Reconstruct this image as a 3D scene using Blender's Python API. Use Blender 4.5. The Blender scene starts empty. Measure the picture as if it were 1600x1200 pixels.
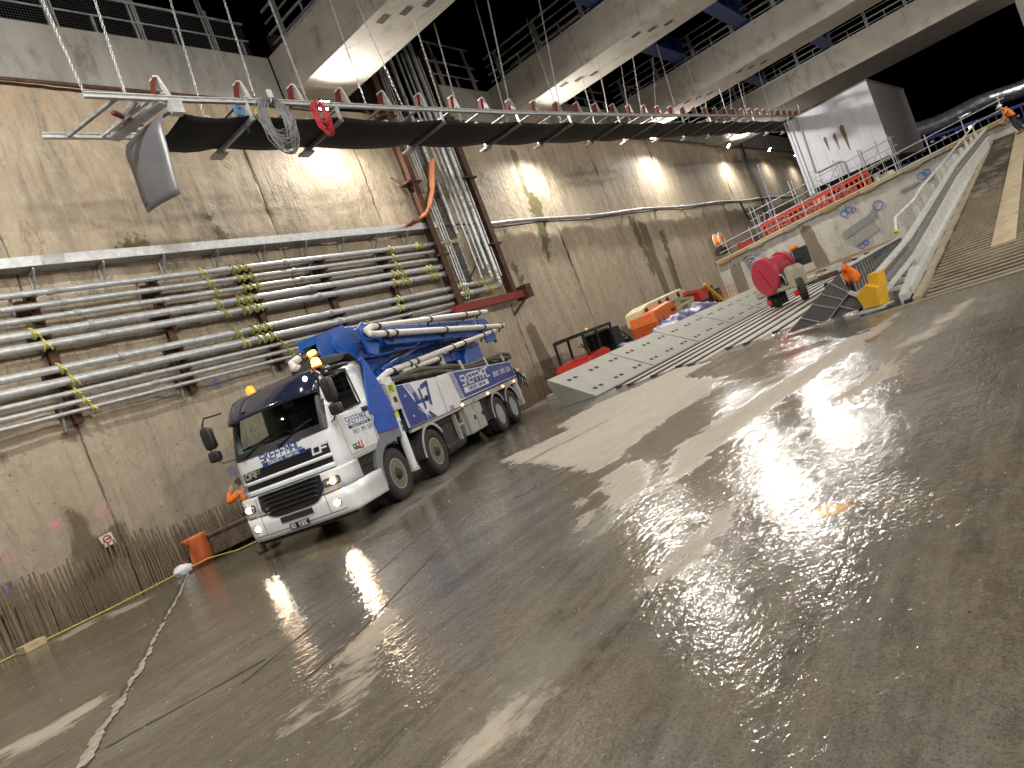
import bpy, bmesh, math, random
import numpy as np
from mathutils import Vector, Matrix, noise
random.seed(7)
SC = bpy.context.scene
COL = SC.collection
# ---------------------------------------------------------------- camera, world, exposure
CAM_H = 1.7
YAW, PITCH, ROLL, FPX = math.radians(38.615), math.radians(-1.411), math.radians(-21.021), 1067.0
_fw = Vector((-math.sin(YAW)*math.cos(PITCH), math.cos(YAW)*math.cos(PITCH), math.sin(PITCH)))
_rt = Vector((math.cos(YAW), math.sin(YAW), 0)); _up = _rt.cross(_fw)
R2 = _rt*math.cos(ROLL) + _up*math.sin(ROLL); U2 = _up*math.cos(ROLL) - _rt*math.sin(ROLL)
C0 = Vector((0, 0, CAM_H))
cd = bpy.data.cameras.new('camera'); cd.lens = 36*FPX/1600; cd.sensor_width = 36; cd.sensor_fit = 'HORIZONTAL'
cd.clip_start = .05; cd.clip_end = 2000
cam = bpy.data.objects.new('camera', cd); COL.objects.link(cam)
m3 = Matrix((R2, U2, -_fw)).transposed()
cam.matrix_world = Matrix.Translation(C0) @ m3.to_4x4(); SC.camera = cam
W = bpy.data.worlds.new('World'); SC.world = W; W.use_nodes = True
bg = W.node_tree.nodes['Background']
sky = W.node_tree.nodes.new('ShaderNodeTexSky'); sky.sky_type = 'NISHITA'; sky.sun_disc = False
sky.sun_elevation = math.radians(-9); sky.sun_rotation = math.radians(200)
W.node_tree.links.new(sky.outputs[0], bg.inputs[0]); bg.inputs[1].default_value = .02
SC.view_settings.view_transform = 'Standard'; SC.view_settings.look = 'None'
SC.view_settings.gamma = 1; SC.view_settings.exposure = 0.0
SC.render.engine = 'CYCLES'
try:
    SC.cycles.max_bounces = 6; SC.cycles.sample_clamp_indirect = 4
except Exception: pass

def ray(x, y): return R2*((x-800)/FPX) - U2*((y-600)/FPX) + _fw
def on(x, y, n, d):
    v = ray(x, y); n = Vector(n); return C0 + v*((d - n.dot(C0))/n.dot(v))
def onfloor(x, y, z=0.0): return on(x, y, (0, 0, 1), z)
def onwall(x, y, X=-16.5): return on(x, y, (1, 0, 0), X)
def onY(x, y, Y): return on(x, y, (0, 1, 0), Y)

# ---------------------------------------------------------------- materials
MATS = {}
def mat(name, col, rough=.5, metal=0., var=.15, sc=4., bump=.0, bsc=30., col2=None, c2amt=.5, c2sc=3., emit=None, estr=0, stretch=None, coat=0., spec=.5, wet=0.):
    if name in MATS: return MATS[name]
    m = bpy.data.materials.new(name); m.use_nodes = True; nt = m.node_tree; N = nt.nodes; L = nt.links
    b = N['Principled BSDF']; b.inputs['Roughness'].default_value = rough; b.inputs['Metallic'].default_value = metal
    b.inputs['Specular IOR Level'].default_value = spec
    if coat: b.inputs['Coat Weight'].default_value = coat; b.inputs['Coat Roughness'].default_value = .08
    tc = N.new('ShaderNodeTexCoord'); mp = N.new('ShaderNodeMapping'); L.new(tc.outputs['Object'], mp.inputs[0])
    if stretch: mp.inputs['Scale'].default_value = stretch
    n1 = N.new('ShaderNodeTexNoise'); n1.inputs['Scale'].default_value = sc; n1.inputs['Detail'].default_value = 5; n1.inputs['Roughness'].default_value = .65
    L.new(mp.outputs[0], n1.inputs[0])
    mx = N.new('ShaderNodeMix'); mx.data_type = 'RGBA'
    c = Vector(col[:3])
    mx.inputs[6].default_value = (*(c*(1-var)), 1); mx.inputs[7].default_value = (*(c*(1+var)), 1)
    mr = N.new('ShaderNodeMapRange'); mr.inputs[1].default_value = .3; mr.inputs[2].default_value = .7
    L.new(n1.outputs[0], mr.inputs[0]); L.new(mr.outputs[0], mx.inputs[0])
    out = mx.outputs[2]
    if col2:
        n2 = N.new('ShaderNodeTexNoise'); n2.inputs['Scale'].default_value = c2sc; n2.inputs['Detail'].default_value = 8; n2.inputs['Roughness'].default_value = .75
        L.new(mp.outputs[0], n2.inputs[0])
        r2 = N.new('ShaderNodeMapRange'); r2.inputs[1].default_value = .62 - .25*c2amt; r2.inputs[2].default_value = .78 - .25*c2amt; r2.inputs[4].default_value = min(1, .4+c2amt)
        L.new(n2.outputs[0], r2.inputs[0])
        m2 = N.new('ShaderNodeMix'); m2.data_type = 'RGBA'; L.new(r2.outputs[0], m2.inputs[0]); L.new(out, m2.inputs[6]); m2.inputs[7].default_value = (*col2[:3], 1)
        out = m2.outputs[2]
    L.new(out, b.inputs['Base Color'])
    rr = N.new('ShaderNodeMapRange'); rr.inputs[3].default_value = max(.02, rough-.12); rr.inputs[4].default_value = min(1, rough+.15)
    L.new(n1.outputs[0], rr.inputs[0]); L.new(rr.outputs[0], b.inputs['Roughness'])
    if bump:
        n3 = N.new('ShaderNodeTexNoise'); n3.inputs['Scale'].default_value = bsc; n3.inputs['Detail'].default_value = 6; L.new(mp.outputs[0], n3.inputs[0])
        bp = N.new('ShaderNodeBump'); bp.inputs['Strength'].default_value = bump; bp.inputs['Distance'].default_value = .01
        L.new(n3.outputs[0], bp.inputs['Height']); L.new(bp.outputs[0], b.inputs['Normal'])
    if emit: b.inputs['Emission Color'].default_value = (*emit, 1); b.inputs['Emission Strength'].default_value = estr
    MATS[name] = m; return m
def glassmat(name, tint=(.8, .85, .85), alpha=.25, rough=.03):
    if name in MATS: return MATS[name]
    m = bpy.data.materials.new(name); m.use_nodes = True; nt = m.node_tree; N = nt.nodes; L = nt.links
    b = N['Principled BSDF']; b.inputs['Base Color'].default_value = (*[t*.02 for t in tint], 1); b.inputs['Roughness'].default_value = rough
    t = N.new('ShaderNodeBsdfTransparent'); t.inputs[0].default_value = (*tint, 1); mx = N.new('ShaderNodeMixShader')
    mx.inputs[0].default_value = alpha; L.new(t.outputs[0], mx.inputs[1]); L.new(b.outputs[0], mx.inputs[2]); L.new(mx.outputs[0], N['Material Output'].inputs[0])
    MATS[name] = m; return m

STEEL = mat('galvanised', (.56, .58, .59), .36, .5, .2, 9, .15, 60, col2=(.25, .25, .25), c2amt=.25, c2sc=6)
DSTEEL = mat('dull_galv', (.40, .41, .41), .5, .4, .2, 9, .15, 60, col2=(.13, .11, .09), c2amt=.45, c2sc=4)
RUST = mat('rust', (.11, .055, .035), .8, .2, .35, 8, .4, 40, col2=(.035, .02, .018), c2amt=.5, c2sc=5)
RUSTR = mat('rust_red_primer', (.24, .035, .025), .6, .1, .3, 8, .2, 40, col2=(.08, .03, .02), c2amt=.4)
CONC = mat('coping_concrete', (.30, .29, .265), .75, 0, .22, .8, .35, 18, col2=(.15, .14, .125), c2amt=.45, c2sc=1.3, stretch=(1, 1, .4))
BEAMC = mat('beam_concrete', (.40, .375, .33), .7, 0, .16, .6, .3, 16, col2=(.21, .19, .16), c2amt=.4, c2sc=1.1)
BLACKRUB = mat('black_rubber_belt', (.006, .006, .007), .8, 0, .3, 3, .15, 20)
BLK = mat('black_plastic', (.018, .018, .02), .38, 0, .3, 6, .1, 60)
BLKM = mat('black_matt', (.02, .02, .02), .8, 0, .3, 6)
WHITEP = mat('white_paint', (.70, .73, .77), .28, 0, .04, 2, coat=.6, col2=(.42, .40, .36), c2amt=.12, c2sc=2.5)
WHITED = mat('white_dirty', (.52, .52, .50), .5, 0, .15, 5, .1, 40, col2=(.2, .17, .13), c2amt=.42, c2sc=4)
BLUEP = mat('blue_paint', (.012, .085, .42), .3, 0, .12, 3, coat=.5, col2=(.03, .05, .10), c2amt=.15, c2sc=4)
NAVY = mat('navy_decal', (.015, .05, .25), .35, 0, .06, 3, coat=.3)
TYRE = mat('tyre_rubber', (.022, .021, .02), .75, 0, .3, 12, .4, 60, col2=(.10, .09, .075), c2amt=.3, c2sc=8)
RIM = mat('rim_steel', (.25, .22, .17), .45, .5, .3, 14, .2, 50, col2=(.10, .07, .04), c2amt=.5, c2sc=14)
ALUM = mat('alloy', (.62, .63, .62), .3, .8, .15, 10)
YEL = mat('yellow_tie', (.52, .50, .10), .6, 0, .2, 20)
YELP = mat('yellow_paint', (.68, .38, .02), .5, 0, .12, 5, .1, 30, col2=(.24, .16, .07), c2amt=.35, c2sc=5)
ORG = mat('orange_paint', (.62, .13, .02), .45, 0, .12, 5, col2=(.28, .09, .04), c2amt=.25)
HIVIS = mat('hivis_orange', (.85, .19, .02), .8, 0, .2, 9, .4, 25)
REDP = mat('red_paint', (.50, .02, .015), .4, 0, .15, 5, coat=.3, col2=(.2, .04, .03), c2amt=.25)
REDB = mat('red_barrier_plastic', (.46, .045, .02), .5, 0, .15, 5, col2=(.4, .15, .1), c2amt=.2)
GREYP = mat('grey_steel_plate', (.115, .115, .115), .5, .3, .15, 2, .15, 14, col2=(.17, .15, .12), c2amt=.35, c2sc=2)
WOOD = mat('timber', (.30, .20, .11), .8, 0, .3, 12, .3, 30, col2=(.12, .09, .06), c2amt=.35)
PURP = mat('purple_tarp', (.06, .06, .15), .45, 0, .2, 4, .3, 12)
GREYPL = mat('light_grey_plastic', (.45, .46, .47), .5, 0, .1, 6)
DARKB = mat('dark_machinery', (.03, .029, .028), .6, .3, .4, 8, .2, 40, col2=(.09, .08, .065), c2amt=.4)
SKINM = mat('skin', (.45, .26, .18), .6, 0, .1, 5)
TROUS = mat('navy_trousers', (.025, .03, .04), .85, 0, .2, 9, .3, 20)
BOOT = mat('boot_leather', (.16, .09, .045), .8, 0, .3, 9)

# ---------------------------------------------------------------- mesh builder
def tag(o, label=None, cat=None, group=None, kind=None):
    if label: o['label'] = label
    if cat: o['category'] = cat
    if group: o['group'] = group
    if kind: o['kind'] = kind
    return o
def empty(name, loc=(0, 0, 0), rz=0., label=None, cat=None, group=None):
    o = bpy.data.objects.new(name, None); COL.objects.link(o); o.location = loc; o.rotation_euler = (0, 0, rz); o.empty_display_size = .2
    return tag(o, label, cat, group)
def copy_tree(o, parent=None):
    c = o.copy(); COL.objects.link(c)
    if parent is not None: c.parent = parent
    for ch in o.children: copy_tree(ch, c)
    return c
class MB:
    def __init__(s, M=None): s.v = []; s.f = []; s.mi = []; s.M = M; s.m = 0; s.ms = []
    def use(s, mt):
        if mt not in s.ms: s.ms.append(mt)
        s.m = s.ms.index(mt); return s
    def add(s, vs, fs, M=None):
        b = len(s.v)
        for p in vs:
            p = Vector(p)
            if M is not None: p = M @ p
            if s.M is not None: p = s.M @ p
            s.v.append(p)
        for f in fs: s.f.append([b+i for i in f]); s.mi.append(s.m)
        return s
    def box(s, a, b, M=None, bev=0.):
        (x0, y0, z0), (x1, y1, z1) = a, b
        if x0 > x1: x0, x1 = x1, x0
        if y0 > y1: y0, y1 = y1, y0
        if z0 > z1: z0, z1 = z1, z0
        return s.add([(x0,y0,z0),(x1,y0,z0),(x1,y1,z0),(x0,y1,z0),(x0,y0,z1),(x1,y0,z1),(x1,y1,z1),(x0,y1,z1)],
                     [(0,3,2,1),(4,5,6,7),(0,1,5,4),(1,2,6,5),(2,3,7,6),(3,0,4,7)], M)
    def bar(s, p, q, w, h, up=(0, 0, 1)):
        p = Vector(p); q = Vector(q); d = (q-p); L = d.length; d.normalize(); up = Vector(up)
        if abs(d.dot(up)) > .98: up = Vector((1, 0, 0))
        sx = d.cross(up).normalized(); uz = sx.cross(d)
        vs = []
        for t in (0, L):
            for a, b in ((-1,-1),(1,-1),(1,1),(-1,1)): vs.append(p + d*t + sx*(a*w/2) + uz*(b*h/2))
        return s.add(vs, [(0,1,2,3),(7,6,5,4),(0,4,5,1),(1,5,6,2),(2,6,7,3),(3,7,4,0)])
    def tube(s, pts, r, n=8, cap=True):
        pts = [Vector(p) for p in pts]; K = len(pts); rs = r if isinstance(r, (list, tuple)) else [r]*K
        vs = []; ref = None
        for i, p in enumerate(pts):
            d = (pts[min(i+1, K-1)] - pts[max(i-1, 0)])
            if d.length < 1e-9: d = Vector((0, 0, 1))
            d.normalize()
            if ref is None: ref = Vector((0, 0, 1)) if abs(d.z) < .9 else Vector((1, 0, 0))
            a = (ref - d*ref.dot(d)).normalized(); ref = a; b = d.cross(a)
            for k in range(n):
                t = 2*math.pi*k/n; vs.append(p + (a*math.cos(t) + b*math.sin(t))*rs[i])
        fs = []
        for i in range(K-1):
            for k in range(n): fs.append((i*n+k, i*n+(k+1) % n, (i+1)*n+(k+1) % n, (i+1)*n+k))
        if cap: fs.append(tuple(range(n-1, -1, -1))); fs.append(tuple((K-1)*n+k for k in range(n)))
        return s.add(vs, fs)
    def lathe(s, prof, c=(0, 0, 0), axis='x', n=24, closed=False):
        vs = []; K = len(prof)
        for (r, h) in prof:
            for k in range(n):
                t = 2*math.pi*k/n; a, b = r*math.cos(t), r*math.sin(t)
                p = {'x': (h, a, b), 'y': (a, h, b), 'z': (a, b, h)}[axis]; vs.append(Vector(p)+Vector(c))
        fs = []
        for i in range(K-1 if not closed else K):
            j = (i+1) % K
            for k in range(n): fs.append((i*n+k, i*n+(k+1) % n, j*n+(k+1) % n, j*n+k))
        if not closed:
            if prof[0][0] > 1e-4: fs.append(tuple(range(n)))
            if prof[-1][0] > 1e-4: fs.append(tuple((K-1)*n+k for k in range(n)))
        return s.add(vs, fs)
    def prism(s, poly, t0, t1, axis='x'):
        # poly of (a, b) extruded along axis
        def P(a, b, t): return {'x': (t, a, b), 'y': (a, t, b), 'z': (a, b, t)}[axis]
        n = len(poly); vs = [P(a, b, t0) for a, b in poly] + [P(a, b, t1) for a, b in poly]
        fs = [tuple(range(n)), tuple(range(2*n-1, n-1, -1))] + [(i, (i+1) % n, n+(i+1) % n, n+i) for i in range(n)]
        return s.add(vs, fs)
    def sheet(s, rows):  # rows of points
        R = len(rows); Cn = len(rows[0]); vs = [p for r in rows for p in r]
        return s.add(vs, [(i*Cn+j, i*Cn+j+1, (i+1)*Cn+j+1, (i+1)*Cn+j) for i in range(R-1) for j in range(Cn-1)])
    def torus(s, c, R, r, nrm=(0, 0, 1), n=12, m=5):
        nrm = Vector(nrm).normalized(); a = nrm.orthogonal().normalized(); b = nrm.cross(a)
        pts = [Vector(c) + (a*math.cos(2*math.pi*k/n) + b*math.sin(2*math.pi*k/n))*R for k in range(n)]
        vs = []
        for k in range(n):
            rd = (pts[k]-Vector(c)).normalized()
            for j in range(m):
                t = 2*math.pi*j/m; vs.append(pts[k] + rd*(r*math.cos(t)) + nrm*(r*math.sin(t)))
        return s.add(vs, [(k*m+j, k*m+(j+1) % m, ((k+1) % n)*m+(j+1) % m, ((k+1) % n)*m+j) for k in range(n) for j in range(m)])
    def mesh(s, name, mt=None, smooth=False):
        me = bpy.data.meshes.new(name); me.from_pydata([tuple(p) for p in s.v], [], s.f)
        ms = s.ms if s.ms else [mt]
        for x in ms: me.materials.append(x)
        if s.ms: me.polygons.foreach_set('material_index', s.mi)
        bm = bmesh.new(); bm.from_mesh(me); bmesh.ops.recalc_face_normals(bm, faces=bm.faces); bm.to_mesh(me); bm.free()
        if smooth:
            me.polygons.foreach_set('use_smooth', [True]*len(me.polygons))
            try: me.set_sharp_from_angle(angle=math.radians(smooth if smooth is not True else 40))
            except Exception: pass
        me.update(); return me
    def build(s, name, mt=None, parent=None, smooth=False, bevel=0., solid=0., loc=None):
        o = bpy.data.objects.new(name, s.mesh(name, mt, smooth)); COL.objects.link(o)
        if parent is not None: o.parent = parent
        if loc is not None: o.location = loc
        if solid:
            md = o.modifiers.new('s', 'SOLIDIFY'); md.thickness = solid; md.offset = 0
        if bevel:
            md = o.modifiers.new('b', 'BEVEL'); md.width = bevel; md.segments = 2; md.limit_method = 'ANGLE'
        return o
def link(name, me, parent=None, M=None):
    o = bpy.data.objects.new(name, me); COL.objects.link(o)
    if parent is not None: o.parent = parent
    if M is not None: o.matrix_local = M
    return o
# stroke lettering (plain techno capitals drawn as flat bars)
GL = {'S': [((1,1),(0,1)),((0,1),(0,.52)),((0,.52),(1,.48)),((1,.48),(1,0)),((1,0),(0,0))],
 'K': [((0,0),(0,1)),((0,.45),(.9,1)),((.35,.62),(1,0))], 'E': [((0,0),(0,1)),((0,1),(1,1)),((0,.5),(.85,.5)),((0,0),(1,0))],
 'F': [((0,0),(0,1)),((0,1),(1,1)),((0,.5),(.85,.5))], 'M': [((0,0),(0,1)),((0,1),(.5,.4)),((.5,.4),(1,1)),((1,1),(1,0))],
 'A': [((0,0),(0,.8)),((0,.8),(.3,1)),((.3,1),(1,1)),((1,1),(1,0)),((0,.42),(1,.42))], 'C': [((1,1),(0,1)),((0,1),(0,0)),((0,0),(1,0))],
 'D': [((0,0),(0,1)),((0,1),(.75,1)),((.75,1),(1,.75)),((1,.75),(1,.25)),((1,.25),(.75,0)),((.75,0),(0,0))],
 '0': [((0,0),(0,1)),((0,1),(1,1)),((1,1),(1,0)),((1,0),(0,0))], '4': [((0,1),(0,.4)),((0,.4),(1,.4)),((.75,1),(.75,0))],
 '2': [((0,1),(1,1)),((1,1),(1,.5)),((1,.5),(0,.5)),((0,.5),(0,0)),((0,0),(1,0))], '1': [((.6,0),(.6,1)),((.6,1),(.2,.8))],
 '8': [((0,0),(0,1)),((0,1),(1,1)),((1,1),(1,0)),((1,0),(0,0)),((0,.5),(1,.5))], '6': [((1,1),(0,1)),((0,1),(0,0)),((0,0),(1,0)),((1,0),(1,.5)),((1,.5),(0,.5))],
 '5': [((1,1),(0,1)),((0,1),(0,.5)),((0,.5),(1,.5)),((1,.5),(1,0)),((1,0),(0,0))], '7': [((0,1),(1,1)),((1,1),(.45,0))],
 '9': [((0,0),(1,0)),((1,0),(1,1)),((1,1),(0,1)),((0,1),(0,.5)),((0,.5),(1,.5))], '3': [((0,1),(1,1)),((1,1),(1,0)),((1,0),(0,0)),((.2,.5),(1,.5))],
 'X': [((0,0),(1,1)),((0,1),(1,0))], 'O': [((0,0),(0,1)),((0,1),(1,1)),((1,1),(1,0)),((1,0),(0,0))], 'R': [((0,0),(0,1)),((0,1),(1,1)),((1,1),(1,.5)),((1,.5),(0,.5)),((.4,.5),(1,0))],
 'N': [((0,0),(0,1)),((0,1),(1,0)),((1,0),(1,1))], 'T': [((0,1),(1,1)),((.5,1),(.5,0))], 'P': [((0,0),(0,1)),((0,1),(1,1)),((1,1),(1,.45)),((1,.45),(0,.45))],
 'U': [((0,1),(0,0)),((0,0),(1,0)),((1,0),(1,1))], 'I': [((.5,0),(.5,1))], 'G': [((1,1),(0,1)),((0,1),(0,0)),((0,0),(1,0)),((1,0),(1,.5)),((1,.5),(.5,.5))]}
def letters(mb, text, f, x0, x1, z0, z1, th, wr=.72, slant=0., depth=.004):
    """f(x, z, off) -> 3D point on the carrying surface; draws strokes"""
    n = len(text); adv = (x1-x0)/(n); cw = adv*wr; h = z1-z0
    for i, ch in enumerate(text):
        if ch not in GL: continue
        ox = x0 + adv*i
        for (a, b) in GL[ch]:
            ax, az = a[0]*cw+a[1]*h*slant, a[1]*h; bx, bz = b[0]*cw+b[1]*h*slant, b[1]*h
            dx, dz = bx-ax, bz-az; L = math.hypot(dx, dz); dx /= L; dz /= L
            ax -= dx*th/2; az -= dz*th/2; bx += dx*th/2; bz += dz*th/2; px, pz = -dz*th/2, dx*th/2
            q = [(ox+ax-px, z0+az-pz), (ox+bx-px, z0+bz-pz), (ox+bx+px, z0+bz+pz), (ox+ax+px, z0+az+pz)]
            vs = [f(u, w, .001) for u, w in q] + [f(u, w, depth) for u, w in q]
            mb.add(vs, [(0,1,2,3),(7,6,5,4),(0,4,5,1),(1,5,6,2),(2,6,7,3),(3,7,4,0)])
    return mb
def sdist(P, poly):
    """signed distance of Nx2 array to polygon, positive inside"""
    poly = np.array(poly, float); n = len(poly); d = np.full(len(P), 1e9); ins = np.zeros(len(P), bool)
    for i in range(n):
        a = poly[i]; b = poly[(i+1) % n]; ab = b-a; ap = P-a
        t = np.clip((ap@ab)/(ab@ab+1e-12), 0, 1); q = ap - t[:, None]*ab; d = np.minimum(d, np.hypot(q[:, 0], q[:, 1]))
        c = ((a[1] > P[:, 1]) != (b[1] > P[:, 1])); xi = (b[0]-a[0])*(P[:, 1]-a[1])/(b[1]-a[1]+1e-12)+a[0]
        ins ^= (c & (P[:, 0] < xi))
    return np.where(ins, d, -d)

# ---------------------------------------------------------------- floor
def attr_mesh(name, pts, faces, attrs, m, kind=None, parent=None, smooth=False):
    me = bpy.data.meshes.new(name)
    me.vertices.add(len(pts)); me.vertices.foreach_set('co', np.asarray(pts, np.float32).ravel())
    nf = len(faces); me.loops.add(nf*4); me.polygons.add(nf)
    me.loops.foreach_set('vertex_index', np.asarray(faces, np.int32).ravel())
    me.polygons.foreach_set('loop_start', np.arange(0, nf*4, 4, dtype=np.int32)); me.update(calc_edges=True); me.validate()
    for k, a in attrs.items():
        at = me.attributes.new(k, 'FLOAT', 'POINT'); at.data.foreach_set('value', np.asarray(a, np.float32))
    me.materials.append(m)
    me.polygons.foreach_set('use_smooth', [smooth]*nf)
    o = bpy.data.objects.new(name, me); COL.objects.link(o)
    if parent is not None: o.parent = parent
    if kind: o['kind'] = kind
    return o
def gridfaces(nx, ny):
    i, j = np.meshgrid(np.arange(nx-1), np.arange(ny-1), indexing='ij'); a = (i*ny+j).ravel()
    return np.stack([a, a+ny, a+ny+1, a+1], 1)
FX0, FX1, FY0, FY1 = -16.6, 9.2, -12.0, 46.2
gx = np.arange(FX0, FX1, .1); gy = np.concatenate([np.arange(FY0, 0, .4), np.arange(0, 22, .08), np.arange(22, FY1, .2)])
GX, GY = np.meshgrid(gx, gy, indexing='ij'); FP = np.stack([GX.ravel(), GY.ravel()], 1)
dry_px = [
 [(533,1021),(558,988),(608,954),(621,960),(610,992),(592,1029),(571,1075),(554,1117),(527,1108),(533,1075),(529,1042)],
 [(456,1117),(481,1098),(475,1133),(456,1146)],
 [(850,1071),(800,1108),(758,1133),(720,1171),(700,1200),(740,1200),(780,1170),(830,1120),(855,1085)],
 [(1160,770),(1125,795),(1080,835),(1045,865),(1015,910),(1010,920),(1035,910),(1070,880),(1100,855),(1130,820),(1158,783)],
 [(945,745),(975,725),(1015,722),(1018,745),(1000,775),(980,800),(950,790),(940,765)],
 [(900,785),(915,785),(922,805),(915,822),(902,815)],
 [(780,720),(860,685),(930,650),(1000,615),(1060,590),(1130,590),(1100,620),(1040,655),(990,695),(940,735),(890,735),(850,725),(800,725)],
 [(1055,705),(1090,675),(1140,645),(1190,615),(1240,585),(1300,545),(1340,520),(1350,540),(1290,580),(1230,620),(1200,640),(1130,690),(1080,740),(1030,770),(1040,730)],
 [(1394,544),(1422,528),(1459,503),(1490,481),(1515,466),(1537,453),(1528,469),(1500,490),(1475,512),(1444,531),(1400,545)],
 [(1350,516),(1381,500),(1406,487),(1381,516),(1350,537),(1303,572),(1294,575),(1325,550)],
 [(870,665),(930,632),(1000,602),(1060,575),(1110,565),(1040,605),(960,640),(890,672)],
 [(0,1172),(60,1140),(120,1108),(165,1085),(160,1100),(90,1145),(30,1182),(0,1197)],
 [(85,1000),(150,965),(150,972),(90,1006)], [(165,960),(240,930),(236,936),(170,967)],
 [(1400,560),(1440,540),(1390,590),(1330,620),(1260,660),(1290,630)],
]
dry = np.full(len(FP), -5.0)
for P in dry_px: dry = np.maximum(dry, sdist(FP, [tuple(onfloor(*p))[:2] for p in P]))
semi_px = [[(800,1040),(870,1005),(890,1025),(830,1090),(770,1120),(740,1150),(760,1090)], [(200,1120),(300,1060),(260,1110),(180,1180)],
 [(880,850),(930,800),(1000,760),(960,830),(900,870)], [(640,700),(780,690),(700,760),(600,830),(560,850)], [(1380,470),(1440,470),(1600,425),(1600,470),(1480,520),(1330,600)]]
semi = np.full(len(FP), -5.0)
for P in semi_px: semi = np.maximum(semi, sdist(FP, [tuple(onfloor(*p))[:2] for p in P]))
mud = sdist(FP, [tuple(onfloor(*p))[:2] for p in [(1255,800),(1300,780),(1335,785),(1330,795),(1290,808),(1262,815)]])
far = np.clip((FP[:, 1]-17)/6, 0, 1)*np.clip((-2.5-FP[:, 0])/2, 0, 1)
FLOORM = bpy.data.materials.new('wet_concrete_floor'); FLOORM.use_nodes = True
def build_floor_mat(m):
    nt = m.node_tree; N = nt.nodes; L = nt.links; b = N['Principled BSDF']
    geo = N.new('ShaderNodeNewGeometry')
    def nz(scale, detail=5, rough=.6, st=(1, 1, 1), rot=0., dist=0.):
        mp = N.new('ShaderNodeMapping'); mp.inputs['Scale'].default_value = st; mp.inputs['Rotation'].default_value = (0, 0, rot)
        L.new(geo.outputs['Position'], mp.inputs[0]); n = N.new('ShaderNodeTexNoise'); n.inputs['Scale'].default_value = scale
        n.inputs['Detail'].default_value = detail; n.inputs['Roughness'].default_value = rough; n.inputs['Distortion'].default_value = dist
        L.new(mp.outputs[0], n.inputs[0]); return n.outputs[0]
    def at(n): a = N.new('ShaderNodeAttribute'); a.attribute_name = n; return a.outputs['Fac']
    def mth(op, a, c, d=None):
        x = N.new('ShaderNodeMath'); x.operation = op
        for i, v in enumerate((a, c, d)):
            if v is None: continue
            if isinstance(v, (int, float)): x.inputs[i].default_value = v
            else: L.new(v, x.inputs[i])
        return x.outputs[0]
    def rng(v, a, c, o0=0., o1=1.):
        r = N.new('ShaderNodeMapRange'); r.inputs[1].default_value = a; r.inputs[2].default_value = c; r.inputs[3].default_value = o0; r.inputs[4].default_value = o1
        L.new(v, r.inputs[0]); return r.outputs[0]
    def mix(f, a, c):
        x = N.new('ShaderNodeMix'); x.data_type = 'RGBA'
        if isinstance(f, (int, float)): x.inputs[0].default_value = f
        else: L.new(f, x.inputs[0])
        for i, v in ((6, a), (7, c)):
            if isinstance(v, tuple): x.inputs[i].default_value = (*v, 1)
            else: L.new(v, x.inputs[i])
        return x.outputs[2]
    rot = math.radians(-14)
    strk = nz(2.4, 8, .7, (1.6, .28, 1), rot, .4); strk2 = nz(7, 6, .7, (1.8, .16, 1), rot)
    big = nz(.35, 6, .6, (1, .6, 1), .5, .8); med = nz(1.3, 7, .65, (1, .6, 1), .2); fine = nz(26, 4, .7)
    base = mix(rng(big, .38, .62), (.098, .085, .066), (.145, .135, .117))
    base = mix(rng(med, .45, .7), base, (.125, .098, .064))
    base = mix(rng(strk, .42, .66), base, (.055, .046, .033))
    base = mix(mth('MULTIPLY', rng(strk2, .5, .68), .35), base, (.165, .152, .13))
    gr1 = nz(55, 3, .8); gr2 = nz(11, 7, .75, (1, .7, 1), rot)
    base = mix(mth('MULTIPLY', rng(gr2, .48, .64), .55), base, (.165, .148, .118)); base = mix(mth('MULTIPLY', rng(gr1, .50, .60), .5), base, (.034, .029, .021)); base = mix(mth('MULTIPLY', rng(nz(130, 2, .8), .56, .66), .5), base, (.24, .22, .19))
    grn = nz(3.2, 7, .68, (1.1, .5, 1), rot, .7); grn2 = nz(17, 5, .7, (1.2, .6, 1), rot)
    jit = mth('MULTIPLY', mth('SUBTRACT', grn, .5), .95); jit2 = mth('ADD', mth('MULTIPLY', mth('SUBTRACT', grn2, .5), .30), mth('MULTIPLY', mth('SUBTRACT', strk2, .5), .12))
    d = mth('ADD', mth('ADD', at('dry'), jit), jit2)
    D = rng(d, -.05, .11); halo = rng(d, -.45, .02)
    sD = rng(mth('ADD', mth('ADD', at('semi'), jit), jit2), -.15, .35, 0, .55)
    fD = mth('MULTIPLY', at('far'), rng(strk, .40, .52))
    dryc = mix(rng(strk, .35, .65), (.36, .315, .25), (.29, .255, .205))
    dryc = mix(mth('MULTIPLY', rng(strk2, .52, .66), .5), dryc, (.20, .175, .14)); dryc = mix(mth('MULTIPLY', rng(gr2, .48, .64), .5), dryc, (.27, .235, .18))
    semic = mix(rng(strk2, .4, .6), (.25, .235, .20), (.13, .12, .10))
    c = mix(sD, base, semic); c = mix(mth('MULTIPLY', fD, .75), c, (.28, .25, .21)); c = mix(mth('MULTIPLY', D, .9), c, dryc)
    c = mix(rng(mth('ADD', at('mud'), mth('MULTIPLY', jit, .3)), -.02, .03), c, (.30, .17, .055))
    spk = rng(nz(90, 1, .5), .74, .77); c = mix(mth('MULTIPLY', spk, .6), c, (.5, .47, .42))
    spk2 = rng(nz(13, 2, .4), .77, .79); c = mix(spk2, c, (.02, .018, .015))
    L.new(c, b.inputs['Base Color'])
    wetr = mth('ADD', rng(med, .35, .65, .03, .13), rng(strk, .35, .65, -.01, .07))
    allD = mth('MAXIMUM', mth('MAXIMUM', D, sD), mth('MULTIPLY', fD, .8))
    r = mth('ADD', mth('MULTIPLY', allD, mth('SUBTRACT', .62, wetr)), wetr)
    L.new(r, b.inputs['Roughness'])
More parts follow.
